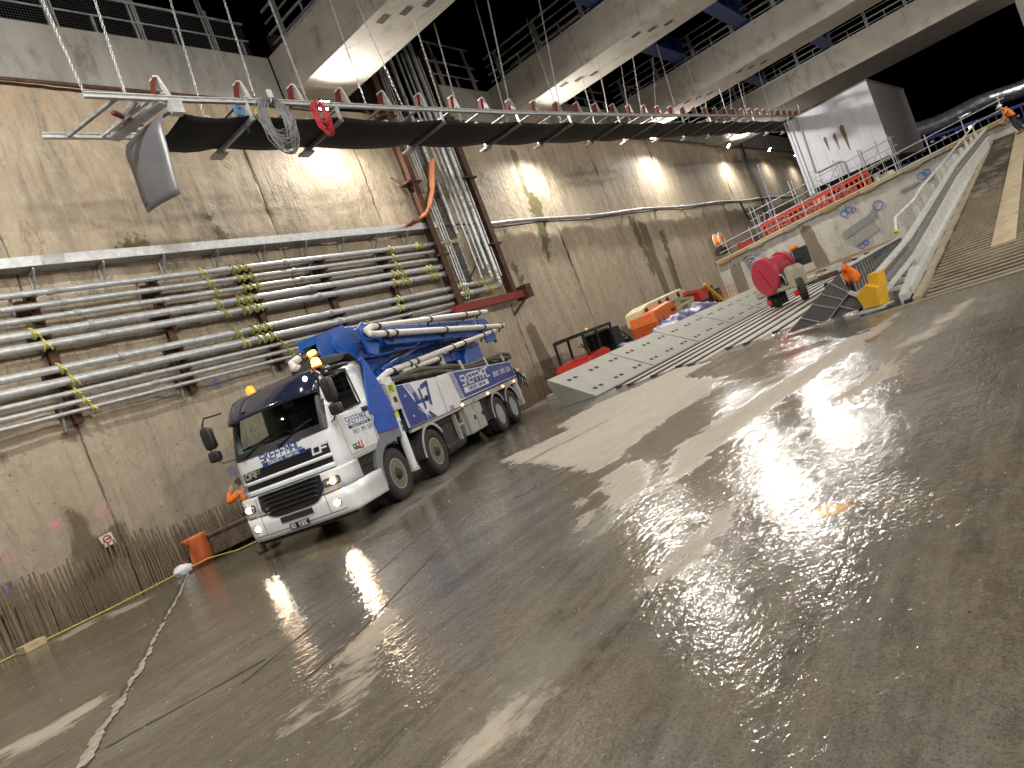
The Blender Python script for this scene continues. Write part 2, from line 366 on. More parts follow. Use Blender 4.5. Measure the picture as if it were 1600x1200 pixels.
    L.new(rng(allD, 0, 1, .62, .35), b.inputs['Specular IOR Level'])
    # relief: float ripples of the water film plus sandy grain
    rip = nz(10, 3, .5, (1, .5, 1), rot, .8); rip2 = nz(30, 2, .5, (1, .7, 1), rot); strk3 = nz(11, 2, .5, (1.6, .25, 1), rot, .3)
    amp = rng(nz(.6, 3), .35, .65, .30, 1.0)
    hgt = mth('ADD', mth('MULTIPLY', rip, .0105), mth('MULTIPLY', rip2, .0062))
    hgt = mth('ADD', hgt, mth('MULTIPLY', strk3, .006)); hgt = mth('MULTIPLY', hgt, amp)
    hgt = mth('ADD', hgt, mth('MULTIPLY', spk, .002))
    bp = N.new('ShaderNodeBump'); bp.inputs['Strength'].default_value = 1.0; bp.inputs['Distance'].default_value = 1.0
    L.new(hgt, bp.inputs['Height']); L.new(bp.outputs[0], b.inputs['Normal'])
build_floor_mat(FLOORM)
fz = np.zeros(len(FP))
attr_mesh('floor', np.stack([FP[:, 0], FP[:, 1], fz], 1), gridfaces(len(gx), len(gy)), dict(dry=dry, semi=semi, mud=mud, far=far), FLOORM, 'structure', smooth=True)
GROUND = mat('site_ground', (.05, .045, .04), .9)
MB().box((-60, 46.3, -.3), (-2.6, 140, -.05)).box((9.3, -40, -.3), (60, 140, -.05)).box((-60, -40, -.3), (-17.5, 46.2, -.05)).box((-17.4, -40, -.3), (9.2, -12.1, -.05)).build('ground', GROUND)['kind'] = 'structure'

def ragged(pts, w0, w1, z=.004, step=.12, seed=1, amp=.5):
    """ragged thin strip along a polyline on the floor, returned as sheet rows"""
    rnd = random.Random(seed); P = [Vector((p[0], p[1], 0)) for p in pts]; L = []; ph = seed*7.3; dist_ = 0.; Ltot = sum((P[i+1]-P[i]).length for i in range(len(P)-1)); acc = 0
    for i in range(len(P)-1):
        n = max(1, int((P[i+1]-P[i]).length/step)); d = (P[i+1]-P[i]).normalized(); s = Vector((-d.y, d.x, 0))
        for k in range(n + (i == len(P)-2)):
            t = k/n; q = P[i].lerp(P[i+1], t); w = w0 + (w1-w0)*(acc + t*(P[i+1]-P[i]).length)/Ltot
            dist_ += step; a = w*max(.06, .5+amp*(.9*noise.noise(Vector((dist_*2.1, ph, 0)))+.5*noise.noise(Vector((dist_*9, ph, 1))))); b = w*max(.06, .5+amp*(.9*noise.noise(Vector((dist_*2.6, ph, 5)))+.5*noise.noise(Vector((dist_*11, ph, 8))))); wob = s*w*.5*noise.noise(Vector((dist_*1.5, ph, 3)))
            L.append([q + s*a + wob + Vector((0, 0, z)), q + wob + Vector((0, 0, z+.002)), q - s*b + wob + Vector((0, 0, z))])
        acc += (P[i+1]-P[i]).length
    return L
JDARK = mat('joint_dark', (.045, .04, .033), .5, 0, .3, 12); JPALE = mat('joint_pale_mortar', (.30, .265, .21), .8, 0, .25, 8, .5, 20, col2=(.12, .10, .08), c2amt=.6, c2sc=9)
j = MB().sheet(ragged([(-16.2, 6.85), (-13.2, 5.2), (-10, 3.46), (-6.48, 1.49), (-4.5, .4)], .045, .06, step=.04, seed=3, amp=1.0)).build('floor_joint', JDARK); j['kind'] = 'structure'
j = MB().sheet(ragged([(-16.2, 6.9), (-14.0, 5.72), (-12.6, 4.97), (-11.2, 4.16)], .035, .045, .010, .02, 4, 1.0)).sheet(ragged([(-11.0, 4.05), (-9.6, 3.28), (-8.6, 2.72), (-7.6, 2.12), (-6.5, 1.47)], .04, .07, .010, .015, 5, 1.1)).build('broken_mortar_line', JPALE); j['kind'] = 'structure'
for nm, pts, w in (('saw_cut', [(-6.62, 1.7), (-6.24, 2.98)], .05), ('saw_cut', [(-5.1, 2.6), (-5.24, 3.25), (-6.2, 5.4), (-7.02, 7.25)], .022), ('saw_cut', [(-6.2, 6.95), (-5.98, 8.1)], .07), ('saw_cut', [(-7.9, 9.2), (-7.3, 11.6)], .06), ('saw_cut', [(-6.0, 2.6), (-6.9, 5.2), (-8.2, 8.2)], .02)):
    MB().sheet(ragged(pts, w, w, .004, .07, hash(w*7+pts[0][1]) % 97 if False else int(w*1000+pts[0][1]*10), 1)).build(nm, JDARK)['kind'] = 'structure'
# small rubble scattered on the slab
rb = MB(); rr_ = random.Random(11)
for k in range(420):
    x = rr_.uniform(-15, 2); y = rr_.uniform(1.5, 15) if k > 120 else rr_.uniform(1.5, 5); s = rr_.uniform(.003, .008)*(1+.09*y)
    rb.add([(x-s, y-s*.6, .001), (x+s, y-s, .001), (x+s*.7, y+s, .001), (x-s*.8, y+s*.8, .001), (x, y, s*1.1)], [(0,1,4), (1,2,4), (2,3,4), (3,0,4)])
tag(rb.build('floor_grit', mat('grit', (.30, .27, .22), .8, 0, .4, 3)), 'scattered crumbs of concrete on the wet slab', 'rubble', kind='stuff')

# ---------------------------------------------------------------- retaining wall of cast panels
WALLM = bpy.data.materials.new('diaphragm_wall_concrete'); WALLM.use_nodes = True
def build_wall_mat(m, tan=(.37, .30, .215), tan2=(.51, .43, .32), grey=(.30, .26, .205)):
    nt = m.node_tree; N = nt.nodes; L = nt.links; b = N['Principled BSDF']; geo = N.new('ShaderNodeNewGeometry')
    def nz(scale, detail=5, rough=.6, st=(1, 1, 1), dist=0.):
        mp = N.new('ShaderNodeMapping'); mp.inputs['Scale'].default_value = st; L.new(geo.outputs['Position'], mp.inputs[0])
        n = N.new('ShaderNodeTexNoise'); n.inputs['Scale'].default_value = scale; n.inputs['Detail'].default_value = detail; n.inputs['Roughness'].default_value = rough; n.inputs['Distortion'].default_value = dist
        L.new(mp.outputs[0], n.inputs[0]); return n.outputs[0]
    def at(n): a = N.new('ShaderNodeAttribute'); a.attribute_name = n; return a.outputs['Fac']
    def mth(op, a, c):
        x = N.new('ShaderNodeMath'); x.operation = op
        for i, v in enumerate((a, c)):
            if isinstance(v, (int, float)): x.inputs[i].default_value = v
            else: L.new(v, x.inputs[i])
        return x.outputs[0]
    def rng(v, a, c, o0=0., o1=1.):
        r = N.new('ShaderNodeMapRange'); r.inputs[1].default_value = a; r.inputs[2].default_value = c; r.inputs[3].default_value = o0; r.inputs[4].default_value = o1
        L.new(v, r.inputs[0]); return r.outputs[0]
    def mix(f, a, c):
        x = N.new('ShaderNodeMix'); x.data_type = 'RGBA'
        if isinstance(f, (int, float)): x.inputs[0].default_value = f
        else: L.new(f, x.inputs[0])
        for i, v in ((6, a), (7, c)):
            if isinstance(v, tuple): x.inputs[i].default_value = (*v, 1)
            else: L.new(v, x.inputs[i])
        return x.outputs[2]
    sep = N.new('ShaderNodeSeparateXYZ'); L.new(geo.outputs['Position'], sep.inputs[0])
    big = nz(.45, 6, .65, (1, 1, .6), .5); str1 = nz(1.6, 7, .72, (1, 1, .10), .25); str2 = nz(6, 6, .7, (1, 1, .06)); med = nz(3.2, 7, .7); fine = nz(22, 5, .7)
    c = mix(rng(big, .35, .65), tan, tan2); c = mix(rng(str1, .47, .66), c, grey)
    c = mix(mth('MULTIPLY', rng(str2, .54, .70), .55), c, (.15, .12, .085)); c = mix(mth('MULTIPLY', rng(med, .5, .68), .55), c, (.58, .50, .38)); c = mix(mth('MULTIPLY', rng(nz(5, 8, .8, (1, 1, .35), .6), .56, .66), .5), c, (.17, .13, .09))
    crk = mth('ABSOLUTE', mth('SUBTRACT', nz(1.0, 6, .62, (1, 1, .22), 1.2), .5), 0); c = mix(mth('MULTIPLY', rng(crk, .002, .012, 1, 0), rng(big, .42, .55, 0, .45)), c, (.085, .06, .04))
    c = mix(mth('MULTIPLY', rng(nz(.9, 7, .7, (1, 1, .5), .8), .54, .64), .3), c, (.20, .165, .12))
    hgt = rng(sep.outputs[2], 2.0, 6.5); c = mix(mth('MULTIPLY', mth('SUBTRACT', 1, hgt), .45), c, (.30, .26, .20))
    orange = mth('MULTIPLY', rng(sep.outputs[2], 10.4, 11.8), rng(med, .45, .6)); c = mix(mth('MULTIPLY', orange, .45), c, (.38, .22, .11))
    jt = mth('ADD', at('wet'), mth('MULTIPLY', mth('SUBTRACT', str1, .5), .9)); c = mix(rng(jt, -.03, .06, 0, .78), c, (.105, .075, .045))
    ms = mth('ADD', at('moss'), mth('MULTIPLY', mth('SUBTRACT', med, .5), 1.6)); c = mix(rng(ms, -.05, .08, 0, .85), c, (.085, .08, .018))
    c = mix(rng(mth('ADD', at('seam'), mth('MULTIPLY', mth('SUBTRACT', fine, .5), .06)), .0, .02, 0, .8), c, (.07, .05, .035))
    pit = rng(nz(9, 3, .6, (1, 1, .8)), .70, .74); c = mix(mth('MULTIPLY', pit, .75), c, (.10, .07, .045))
    pk = mth('ADD', at('pink'), mth('MULTIPLY', mth('SUBTRACT', fine, .5), .5)); c = mix(rng(pk, -.02, .1, 0, .6), c, (.75, .22, .28))
    bl = mth('ADD', at('blue'), mth('MULTIPLY', mth('SUBTRACT', fine, .5), .5)); c = mix(rng(bl, -.02, .1, 0, .7), c, (.06, .12, .42))
    L.new(c, b.inputs['Base Color']); L.new(rng(med, .3, .7, .5, .8), b.inputs['Roughness']); b.inputs['Specular IOR Level'].default_value = .35
    h = mth('ADD', mth('MULTIPLY', str2, .035), mth('MULTIPLY', med, .07)); h = mth('ADD', h, mth('MULTIPLY', fine, .010)); h = mth('ADD', h, mth('MULTIPLY', str1, .08)); h = mth('SUBTRACT', h, mth('MULTIPLY', pit, .012))
    bp = N.new('ShaderNodeBump'); bp.inputs['Strength'].default_value = .85; bp.inputs['Distance'].default_value = 1.; L.new(h, bp.inputs['Height']); L.new(bp.outputs[0], b.inputs['Normal'])
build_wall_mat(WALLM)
WX = -16.5
wet_polys = [[(5.05,2.3),(5.3,2.35),(5.55,1.9),(5.45,1.55),(5.95,1.65),(6.1,1.5),(6.05,.8),(5.1,.7),(5.2,1.2),(4.95,1.2),(5.15,1.7)],
 [(22.7,3.0),(23.6,3.05),(23.9,.6),(23.0,.5)], [(36.6,6.8),(37.6,6.6),(37.4,1.2),(36.6,1.0)], [(38.4,4.5),(39.3,4.2),(39.2,.2),(38.3,.2)], [(3.9,3.6),(4.6,3.75),(4.5,3.5),(3.9,3.4)], [(5.3,3.75),(6.0,3.95),(5.8,3.6),(5.3,3.55)],
 [(26.6,10.9),(27.1,10.9),(26.8,8.7),(26.4,8.7)]]
moss_polys = [[(10.7,8.5),(11.0,8.45),(11.2,7.7),(10.9,7.6)], [(8.2,7.95),(9.0,8.15),(9.1,7.8),(8.3,7.75)], [(26.6,8.9),(27.5,8.6),(27.1,6.6),(26.4,5.4),(26.2,5.5)], [(23.3,5.9),(23.9,5.7),(24.1,4.9),(23.6,4.8)], [(23.6,7.2),(24.2,7.3),(24.0,6.9)], [(35.6,7.2),(36.4,7.2),(36.6,3.5),(36.1,3.5)], [(38.9,6.2),(39.6,6.0),(39.2,2.6),(38.8,2.6)]]
pink = [(4.9, 2.0), (5.75, 1.95), (3.95, 1.75)]; blue = [(8.85, 1.75), (3.8, 1.15), (9.3, 4.0)]
yj = [-12.2, -6.1, -.4, 5.95, 12.83, 17.2, 22.45, 28.2, 34.0, 42.0, 48.2, 54.6, 60.9, 68, 78.5, 90]
wall = empty('retaining_wall', (0, 0, 0), 0, 'tall tan concrete retaining wall with vertical streaks, moss and damp stains on the left', 'wall')
def wall_panel(y0, y1, X, z1, parent, sgn=1, seed=0, step=.16, nm='wall_panel'):
    ys = [y0+.003, y0+.018, y0+.06] + list(np.arange(y0+.14, y1-.12, step)) + [y1-.06, y1-.018, y1-.003]; zs = list(np.arange(-.1, z1, step)) + [z1]
    Y, Z = np.meshgrid(ys, zs, indexing='ij'); P = np.stack([Y.ravel(), Z.ravel()], 1); X_ = np.zeros(len(P))
    for i, (y, z) in enumerate(P):
        n = noise.fractal(Vector((X*.1+seed, y*.55, z*.25)), 1.0, 2.1, 5)*.05 + noise.noise(Vector((seed, y*2.6, z*.5)))*.022 + noise.noise(Vector((y*5, z*5, seed)))*.008
        X_[i] = n
    e = np.minimum(P[:, 0]-y0, y1-P[:, 0]); dn = np.array([noise.noise(Vector((y*3, z*2.2, 5+seed))) for y, z in P])
    X_ -= np.where(e < .01, .06, np.where(e < .1, .02*(dn > -.1), 0))
    m1 = np.full(len(P), -5.); m2 = m1.copy(); pk = m1.copy(); bl = m1.copy()
    if sgn > 0:
        for q in wet_polys: m1 = np.maximum(m1, sdist(P, q))
        for q in moss_polys: m2 = np.maximum(m2, sdist(P, q))
        for q in pink: pk = np.maximum(pk, .14-np.hypot(P[:, 0]-q[0], P[:, 1]-q[1]))
        for q in blue: bl = np.maximum(bl, .17-np.hypot(P[:, 0]-q[0], P[:, 1]-q[1]))
    # front sheet plus closed back for thickness
    pts = np.stack([X + sgn*X_, P[:, 0], P[:, 1]], 1); f = gridfaces(len(ys), len(zs))
    if sgn < 0: f = f[:, ::-1]
    return attr_mesh(nm, pts, f, dict(wet=m1, moss=m2, seam=.016-e*.4 + dn*.014, pink=pk, blue=bl), WALLM, None, parent, True)
for i in range(len(yj)-1):
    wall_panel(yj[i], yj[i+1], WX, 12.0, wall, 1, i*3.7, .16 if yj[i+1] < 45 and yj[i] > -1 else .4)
MB().box((-17.6, -12.2, -.2), (-16.75, 90, 11.98)).build('wall_core', mat('wall_core', (.06, .045, .03), .9), wall)
rw = empty('opposite_retaining_wall', (0, 0, 0), 0, 'tan concrete retaining wall out of frame on the right side of the pit', 'wall')
for y0 in range(-12, 42, 9): wall_panel(y0, y0+9, 9.0, 12.0, rw, -1, 50+y0, .8)
MB().box((9.2, -12.2, -.2), (10, 42, 12)).build('wall_core', mat('wall_core', (.1, .08, .06), .9), rw)
# coping
cop = empty('coping_beam', (0, 0, 0), 0, 'grey cast concrete capping beam running along the top of the tan wall', 'capping beam')
def rough_box(nm, a, b, m, parent, step=.5, amp=.012, bev=.02, seed=0):
    mb = MB().box(a, b); o = mb.build(nm, m, parent, bevel=bev); return o
for y0, y1 in ((-12.2, -3), (-3, 5.96), (5.97, 14.88), (23.0, 34.0), (34.01, 46), (46.01, 62), (62.01, 90)):
    rough_box('cast_bay', (-17.5, y0, 12.02), (-16.36, y1-.015, 13.52), CONC, cop)
MB().tube([(-16.3, -12, 11.9), (-16.3, 17.0, 11.93)], .045, 8).build('conduit', RUST, cop, True)
MB().tube([(-16.3, 23, 11.93), (-16.3, 88, 11.93)], .04, 6).build('conduit', RUST, cop, True)
MB().box((-18.6, 17.2, 12.0), (-18.4, 22.9, 16)).box((-18.4, 17.1, 12), (-17.5, 17.2, 14)).box((-18.4, 22.9, 12), (-17.5, 23.0, 14)).build('recess_back', mat('dark_recess', (.03, .025, .02), .9), cop)

# ---------------------------------------------------------------- concrete props across the pit
def prop_beam(y0, y1, z0, z1, x0, x1, label, ribs, holes):
    t = empty('concrete_strut', ((x0+x1)/2, (y0+y1)/2, z0), 0, label, 'concrete beam', 'cast concrete struts spanning the pit'); M = Matrix.Translation((-(x0+x1)/2, -(y0+y1)/2, -z0))
    mb = MB(M); w = y1-y0
    mb.prism([(y0, z0+.03), (y0+.03, z0), (y1-.03, z0), (y1, z0+.03), (y1, z1), (y0, z1)], x0, x1, 'x')
    b = mb.build('beam_body', BEAMC, t)
    for k in range(3):   # shuttering seams, a hair proud of the face
        xx = x0 + (x1-x0)*(.18+.27*k); MB(M).box((xx, y0-.006, z0+.04), (xx+.02, y0-.001, z1-.04)).build('formwork_seam', mat('seam_grey', (.24, .22, .19), .8), t)
    mb = MB(M)
    for (hx, n) in holes:
        for q in range(n): MB(M).box((hx + q*.52, y0+.35+q*.45, z0-.012), (hx+.34+q*.52, y0+.6+q*.45, z0-.002)).build('anchor_pocket', mat('pocket_dark', (.07, .055, .035), .9, 0, .5, 20), t)
    # haunch at the wall end
    MB(M).prism([(-16.36, z0+.02), (-15.2, z0+.02), (-16.36, z0-.0)], y0+.05, y1-.05, 'y').build('haunch', BEAMC, t)
    # edge railing: posts and rails
    ra = empty('edge_railing', (x0+6, y0+.1, z1), 0, None, None); tag(ra, 'galvanised guard railing along the near top edge of the ' + ribs, 'railing', 'railings on the struts')
    Mr = Matrix.Translation((-(x0+6), -(y0+.1), -z1)); k = 0; xx = x0+.9
    while xx < x1-.3:
        pm = MB(Mr).bar((xx, y0+.1, z1), (xx, y0+.1, z1+1.35), .05, .09).bar((xx+.1, y0+.1, z1), (xx+.1, y0+.1, z1+1.35), .03, .06); pm.build('post', DSTEEL, ra)
        if k % 1 == 0: MB(Mr).bar((xx+1.1, y0+.12, z1), (xx+1.1, y0+.12, z1+.55), .06, .04).build('short_post', DSTEEL, ra)
        xx += 2.2; k += 1
    for hz, r in ((1.32, .035), (.95, .02), (.58, .035), (.25, .02)): MB(Mr).bar((x0+.3, y0+.1, z1+hz), (x1-.2, y0+.1, z1+hz), .05, r*2).build('rail', DSTEEL, ra)
    MB(Mr).box((x0+.9, y0-.03, z1-.03), (x1-.3, y0+.05, z1+.09)).build('toe_angle', STEEL, ra)
    for hz, r in ((1.32, .035), (.58, .035)): MB(Mr).bar((x0+.3, y1-.1, z1+hz), (x1-.2, y1-.1, z1+hz), .05, r*2).build('rail', DSTEEL, ra)
    return t
prop_beam(14.92, 17.1, 12.1, 13.55, -16.36, 9.2, 'concrete beam nearest the camera at top centre, brightly lit underneath near the wall', 'nearest concrete beam', [(-12.1, 3)])
prop_beam(26.35, 28.7, 12.0, 13.55, -16.36, 9.2, 'second concrete beam from the left, with bright steel angle on its top edge', 'second concrete beam', [(-9.6, 3), (-13.2, 3)])
prop_beam(38.4, 40.95, 11.86, 13.55, -16.36, 9.2, 'third concrete beam from the left, behind most of the hanging chains', 'third concrete beam', [(-9.4, 3), (-12.5, 3)])
prop_beam(52.1, 58.3, 11.84, 13.55, -16.36, 2.9, 'widest and farthest concrete beam at top right, stained yellow beside the white enclosure', 'farthest concrete beam', [])
MB().box((2.9, 51.6, 9.0), (4.2, 58.8, 14.2)).build('pier', BEAMC); tag(bpy.data.objects['pier'], 'pale concrete pier block at the top right corner where the last beam ends', 'pier')
# yellow stain panel on far strut is a cast patch
# blue girders lying across the props
for nm, x, y0, y1, z in (('first', -10.2, 17.5, 26.2, 13.7), ('second', -8.2, 29.0, 38.2, 13.7), ('third', -11.2, 41.2, 51.9, 13.7), ('fourth', -6.8, 41.2, 51.9, 13.7), ('fifth', -11.6, 29.0, 38.2, 13.8)):
    g = empty('blue_girder', (x, (y0+y1)/2, z), 0, {'first': 'blue steel girder between the first and second concrete beams', 'second': 'right hand blue girder between the second and third concrete beams', 'third': 'left hand blue girder between the third and last concrete beams', 'fourth': 'right hand blue girder between the third and last concrete beams', 'fifth': 'left hand blue girder between the second and third concrete beams'}[nm], 'girder', 'blue girders between the struts')
    h = (y1-y0)/2; BG = mat('girder_blue', (.012, .03, .16), .45, .1, .2, 2)
    MB().box((-.35, -h-1, .02), (.35, h+1, .1)).box((-.35, -h-1, .82), (.35, h+1, .9)).build('flange', BG, g); MB().box((-.03, -h-1, .1), (.03, h+1, .82)).build('web', BG, g)
    for k in range(5): MB().box((-.3, -h+h*.45*k, .1), (.3, -h+h*.45*k+.03, .82)).build('stiffener', BG, g)

# railing with mesh on the coping
def coping_railing(y0, y1, label, mesh=True):
    X = -16.55; t = empty('coping_railing', (X, y0, 13.52), 0, label, 'railing', 'railings on the wall top')
    y = y0+.35; k = 0
    while y < y1:
        MB().bar((0, y-y0, 0), (0, y-y0, 2.0), .05, .05).bar((0, y-y0+.11, 0), (0, y-y0+.11, 2.0), .04, .04).bar((0, y-y0+.19, 0), (0, y-y0+.19, 1.4), .05, .03).build('post', DSTEEL, t)
        if y+1.1 < y1: MB().bar((0, y-y0+1.1, 0), (0, y-y0+1.1, .55), .05, .09).build('short_post', DSTEEL, t)
        y += 2.2
    for hz in (.58, 1.15, 2.0): MB().bar((.03, 0, hz), (.03, y1-y0, hz), .04, .07 if hz > 1 else .04).build('rail', DSTEEL, t)
    MB().box((-.02, 0, .0), (.05, y1-y0, .09)).build('toe_board', mat('toe_dark', (.06, .05, .04), .7), t)
    if mesh:
        m = MB(); yy = 0.
        while yy < y1-y0: m.bar((.0, yy, .05), (.0, yy, 1.15), .006, .006); yy += .07
        for q in range(16): m.bar((.004, 0, .08+q*.07), (.004, y1-y0, .08+q*.07), .006, .006)
        tag(m.build('wire_mesh', mat('mesh_wire', (.13, .13, .14), .5, .6), t), kind='stuff')
coping_railing(4.0, 14.5, 'grey guard rail with wire mesh along the wall top at upper left')
coping_railing(23.2, 26.2, 'short guard rail on the wall top between the first two concrete beams', False)
coping_railing(30.0, 38.2, 'guard rail on the wall top between the second and third concrete beams', False)
coping_railing(42.0, 51.8, 'guard rail on the wall top between the third and last concrete beams', False)
# site slab above, behind the railings: dark hoarding keeps it real
# pipe bundle on top of the first prop
g = empty('overhead_pipe_bundle', (-12, 16.2, 13.56), 0, 'bundle of galvanised pipes lying along the top of the nearest concrete beam', 'pipes')
for k in range(6): MB().tube([(-3.6, -.6+.34*k, .55+.14*(k % 3)), (7, -.6+.34*k, .55+.14*(k % 3))], .1, 10).build('pipe', STEEL, g, True)
for xx in (-2.5, .5, 3.5): MB().box((xx, -.9, 0), (xx+.1, 1.3, .44)).build('saddle', DSTEEL, g)

# ---------------------------------------------------------------- flood lights
LENS = mat('lamp_lens', (1, 1, 1), .3, emit=(1.0, .96, .88), estr=160)
def floodlight(loc, rz, label, power, tilt=55, size=.35, color=(1.0, .945, .86), spot=180, group='floodlights along the top of the wall', lensz=None, blend=.5):
    t = empty('floodlight', loc, rz, label, 'floodlight', group)
    R = Matrix.Rotation(math.radians(tilt), 4, 'Y')
    MB(R).box((-.06, -.2, -.16), (.05, .2, .16)).box((-.10, -.16, -.12), (-.06, .16, .12)).build('housing', BLKM, t, bevel=.01)
    MB(R).box((.051, -.18, -.14), (.058, .18, .14)).build('lens', LENS, t)
    MB().bar((-.25, -.22, .05), (.0, -.22, .0), .02, .04).bar((-.25, .22, .05), (.0, .22, .0), .02, .04).box((-.27, -.24, -.05), (-.25, .24, .1)).build('bracket', STEEL, t)
    ld = bpy.data.lights.new('flood', 'SPOT'); ld.energy = power; ld.color = color; ld.spot_size = math.radians(spot); ld.spot_blend = blend; ld.shadow_soft_size = size*.5
    lo = bpy.data.objects.new('flood_lamp', ld); COL.objects.link(lo); lo.parent = t
    lo.matrix_local = R @ Matrix.Translation((.12, 0, 0)) @ Matrix.Rotation(math.radians(-90), 4, 'Y')
    return t
PW = 2450
for y, z, s, lab in ((-7.5, 11.6, .8, 'floodlight out of frame behind the camera on the left wall'), (15.8, 11.7, 1.1, 'floodlight under the nearest concrete beam, behind the hanging belt frame'), (27.3, 11.2, 1.6, 'floodlight under the second concrete beam, hidden by the belt'),
                     (41.2, 11.75, 2.1, 'brightest floodlight on the wall top, just below the belt'), (55.3, 11.6, 1.4, 'second visible floodlight from the left on the wall top'), (66.5, 11.6, .6, 'third visible floodlight, beside the dark vertical cable'), (75.5, 11.3, .5, 'farthest floodlight on the wall top beside the white enclosure')):
    floodlight((-15.75, y, z), 0, lab, PW*s, tilt=48)
for y in (-6, 3.5, 15.5, 27, 40):
    floodlight((8.7, y, 11.6), math.pi, 'floodlight on the opposite wall out of frame, level with Y %d' % y if False else {-6: 'floodlight behind the camera on the right wall', 3.5: 'floodlight on the right wall beside the camera', 15.5: 'floodlight on the right wall under the nearest beam', 27: 'floodlight on the right wall under the second beam', 40: 'floodlight on the right wall under the third beam'}[y], PW*1.5, tilt=40, group='floodlights along the right wall')
for x, tl, f in ((-8.5, 150, 1.3), (-1.5, 130, 1.0)): floodlight((x, 3.0, 12.0), math.pi, 'floodlight out of frame under the beam above the camera, %s' % ('nearer the tan wall' if x < -5 else 'nearer the ramp side'), PW*f, tilt=60, group='floodlights above the camera')

# ---------------------------------------------------------------- pipes on the wall
PX = -16.1
PIPES = [(6.82, .075, 20.1, 'topmost'), (6.54, .065, 18.6, 'second'), (6.26, .065, 18.6, 'third'), (5.95, .09, 18.7, 'fourth'), (5.67, .095, 18.8, 'fifth'), (5.11, .09, 21.2, 'sixth'), (4.815, .10, 21.6, 'seventh'), (4.55, .055, 18.6, 'eighth'), (4.33, .055, 18.9, 'ninth'), (4.14, .045, 18.4, 'lowest')]
pr_ = random.Random(5)
def tie(mb, x, y, z, r):
    mb.torus((x, y, z), r+.035, .024, (0, 1, pr_.uniform(-.25, .25)), 10, 4)
    mb.tube([(x+r+.02, y, z+.02), (x+r+.09, y+.06, z-.08), (x+r+.03, y+.1, z-r*1.6)], .020, 4)
for i, (z, r, ye, nm) in enumerate(PIPES):
    t = empty('wall_pipe', (PX, 0, z), 0, '%s of the ten galvanised pipes running along the wall above the truck' % nm, 'pipe', 'galvanised pipes racked on the wall')
    ys = [-12 + 6.1*k + .35*i*.5 for k in range(8)]; ys = [y for y in ys if y < ye-.8]
    edges = [-12.2] + ys[1:] + [ye]
    for a, b in zip(edges[:-1], edges[1:]):
        MB().tube([(0, a+.01, 0), (0, b-.01, 0)], r, 14).build('pipe_length', STEEL, t, True)
        MB().tube([(0, b-.06, 0), (0, b+.06, 0)], r+.02, 14).build('coupling', DSTEEL, t, True)
    spots = [5.3+.12*i, 9.6+.1*i, 10.35+.05*i, 16.6-.1*i] if i in (3, 4, 5, 6) else ([9.8+.1*i, 10.7+.07*i, 16.6] if i < 3 else [5.3+.1*i, 10.6+.1*i, 14.5])
    for y in spots:
        for q in range(3 if (i < 7 and y > 10.2 and y < 14) else 1):
            m = MB(); tie(m, 0, y+.20*q, 0, r); m.build('yellow_tie', YEL, t)
    if i in (3, 4, 5, 6, 0):
        for q in range(2): m = MB(); tie(m, 0, ye-.75+.25*q, 0, r); m.build('yellow_tie', YEL, t); m = MB(); tie(m, 0, ye-2.2+.2*q, 0, r); m.build('yellow_tie', YEL, t)
# elbows to the risers
for (z, r, y, top, nm) in ((6.82, .075, 20.3, 14.6, 'leftmost large'), (5.11, .09, 21.35, 14.9, 'middle'), (4.815, .10, 21.75, 14.9, 'rightmost')):
    t = empty('riser_pipe', (PX, y, z), 0, '%s vertical riser pipe turning up from the horizontal wall pipes' % nm, 'pipe', 'riser pipes between the rusty columns')
    arc = [(0, -.22+.22*math.sin(a), .22-.22*math.cos(a)) for a in np.linspace(0, math.pi/2, 7)]
    MB().tube(arc, r, 12).build('elbow', STEEL, t, True)
    MB().tube([(0, 0, .22), (0, 0, top-z)], r, 14).build('pipe_length', STEEL, t, True)
    for hz in (.5, 3.2, 5.6): MB().tube([(0, 0, hz), (0, 0, hz+.12)], r+.02, 12).build('coupling', DSTEEL, t, True)
    for hz in (.25, .42, 3.5): MB().torus((0, 0, hz), r+.03, .02, (.2, .1, 1), 9, 4).build('yellow_tie', YEL, t)
    MB().torus((0, -.3, .02), r+.03, .02, (0, 1, .2), 9, 4).build('yellow_tie', YEL, t)
for k, (y, r, z0) in enumerate(((19.45, .035, 4.6), (19.6, .03, 4.6), (19.75, .03, 4.9), (20.75, .05, 4.7), (21.05, .045, 5.6), (22.0, .04, 5.2))):
    t = empty('thin_riser_pipe', (PX, y, z0), 0, ['thin conduit hard against the left rusty column', 'second thin conduit from the left rusty column', 'third thin conduit from the left rusty column', 'thin galvanised pipe between the cable ladder and the large risers', 'short thin pipe starting beside the middle riser', 'thin pipe hard against the right rusty column'][k], 'pipe', 'thin pipes in the riser')
    MB().tube([(0, 0, 0), (0, 0, 14.4-z0)], r, 8).build('pipe_length', STEEL, t, True)
    for hz in (1.5, 4.2, 6.8): MB().box((-.12, -r-.02, hz), (.02, r+.02, hz+.05)).build('clip', DSTEEL, t)
lad = empty('cable_ladder', (-16.28, 20.1, 5.2), 0, 'vertical perforated cable ladder carrying dark cables between the rusty columns', 'cable ladder')
MB().box((-.03, -.32, 0), (.04, -.29, 9)).box((-.03, .29, 0), (.04, .32, 9)).build('side_rail', STEEL, lad)
for k in range(28): MB().box((0, -.29, .15+.32*k), (.03, .29, .2+.32*k)).build('rung', STEEL, lad)
for k in range(6): MB().tube([(.05, -.2+.075*k, 0), (.05, -.2+.075*k+.02, 4), (.05, -.2+.075*k, 9)], .02, 5).build('cable', BLK, lad)
MB().box((.06, -.30, 4.6), (.08, .06, 5.7)).build('cover_plate', mat('cover_plate', (.13, .13, .15), .4, .4), lad)
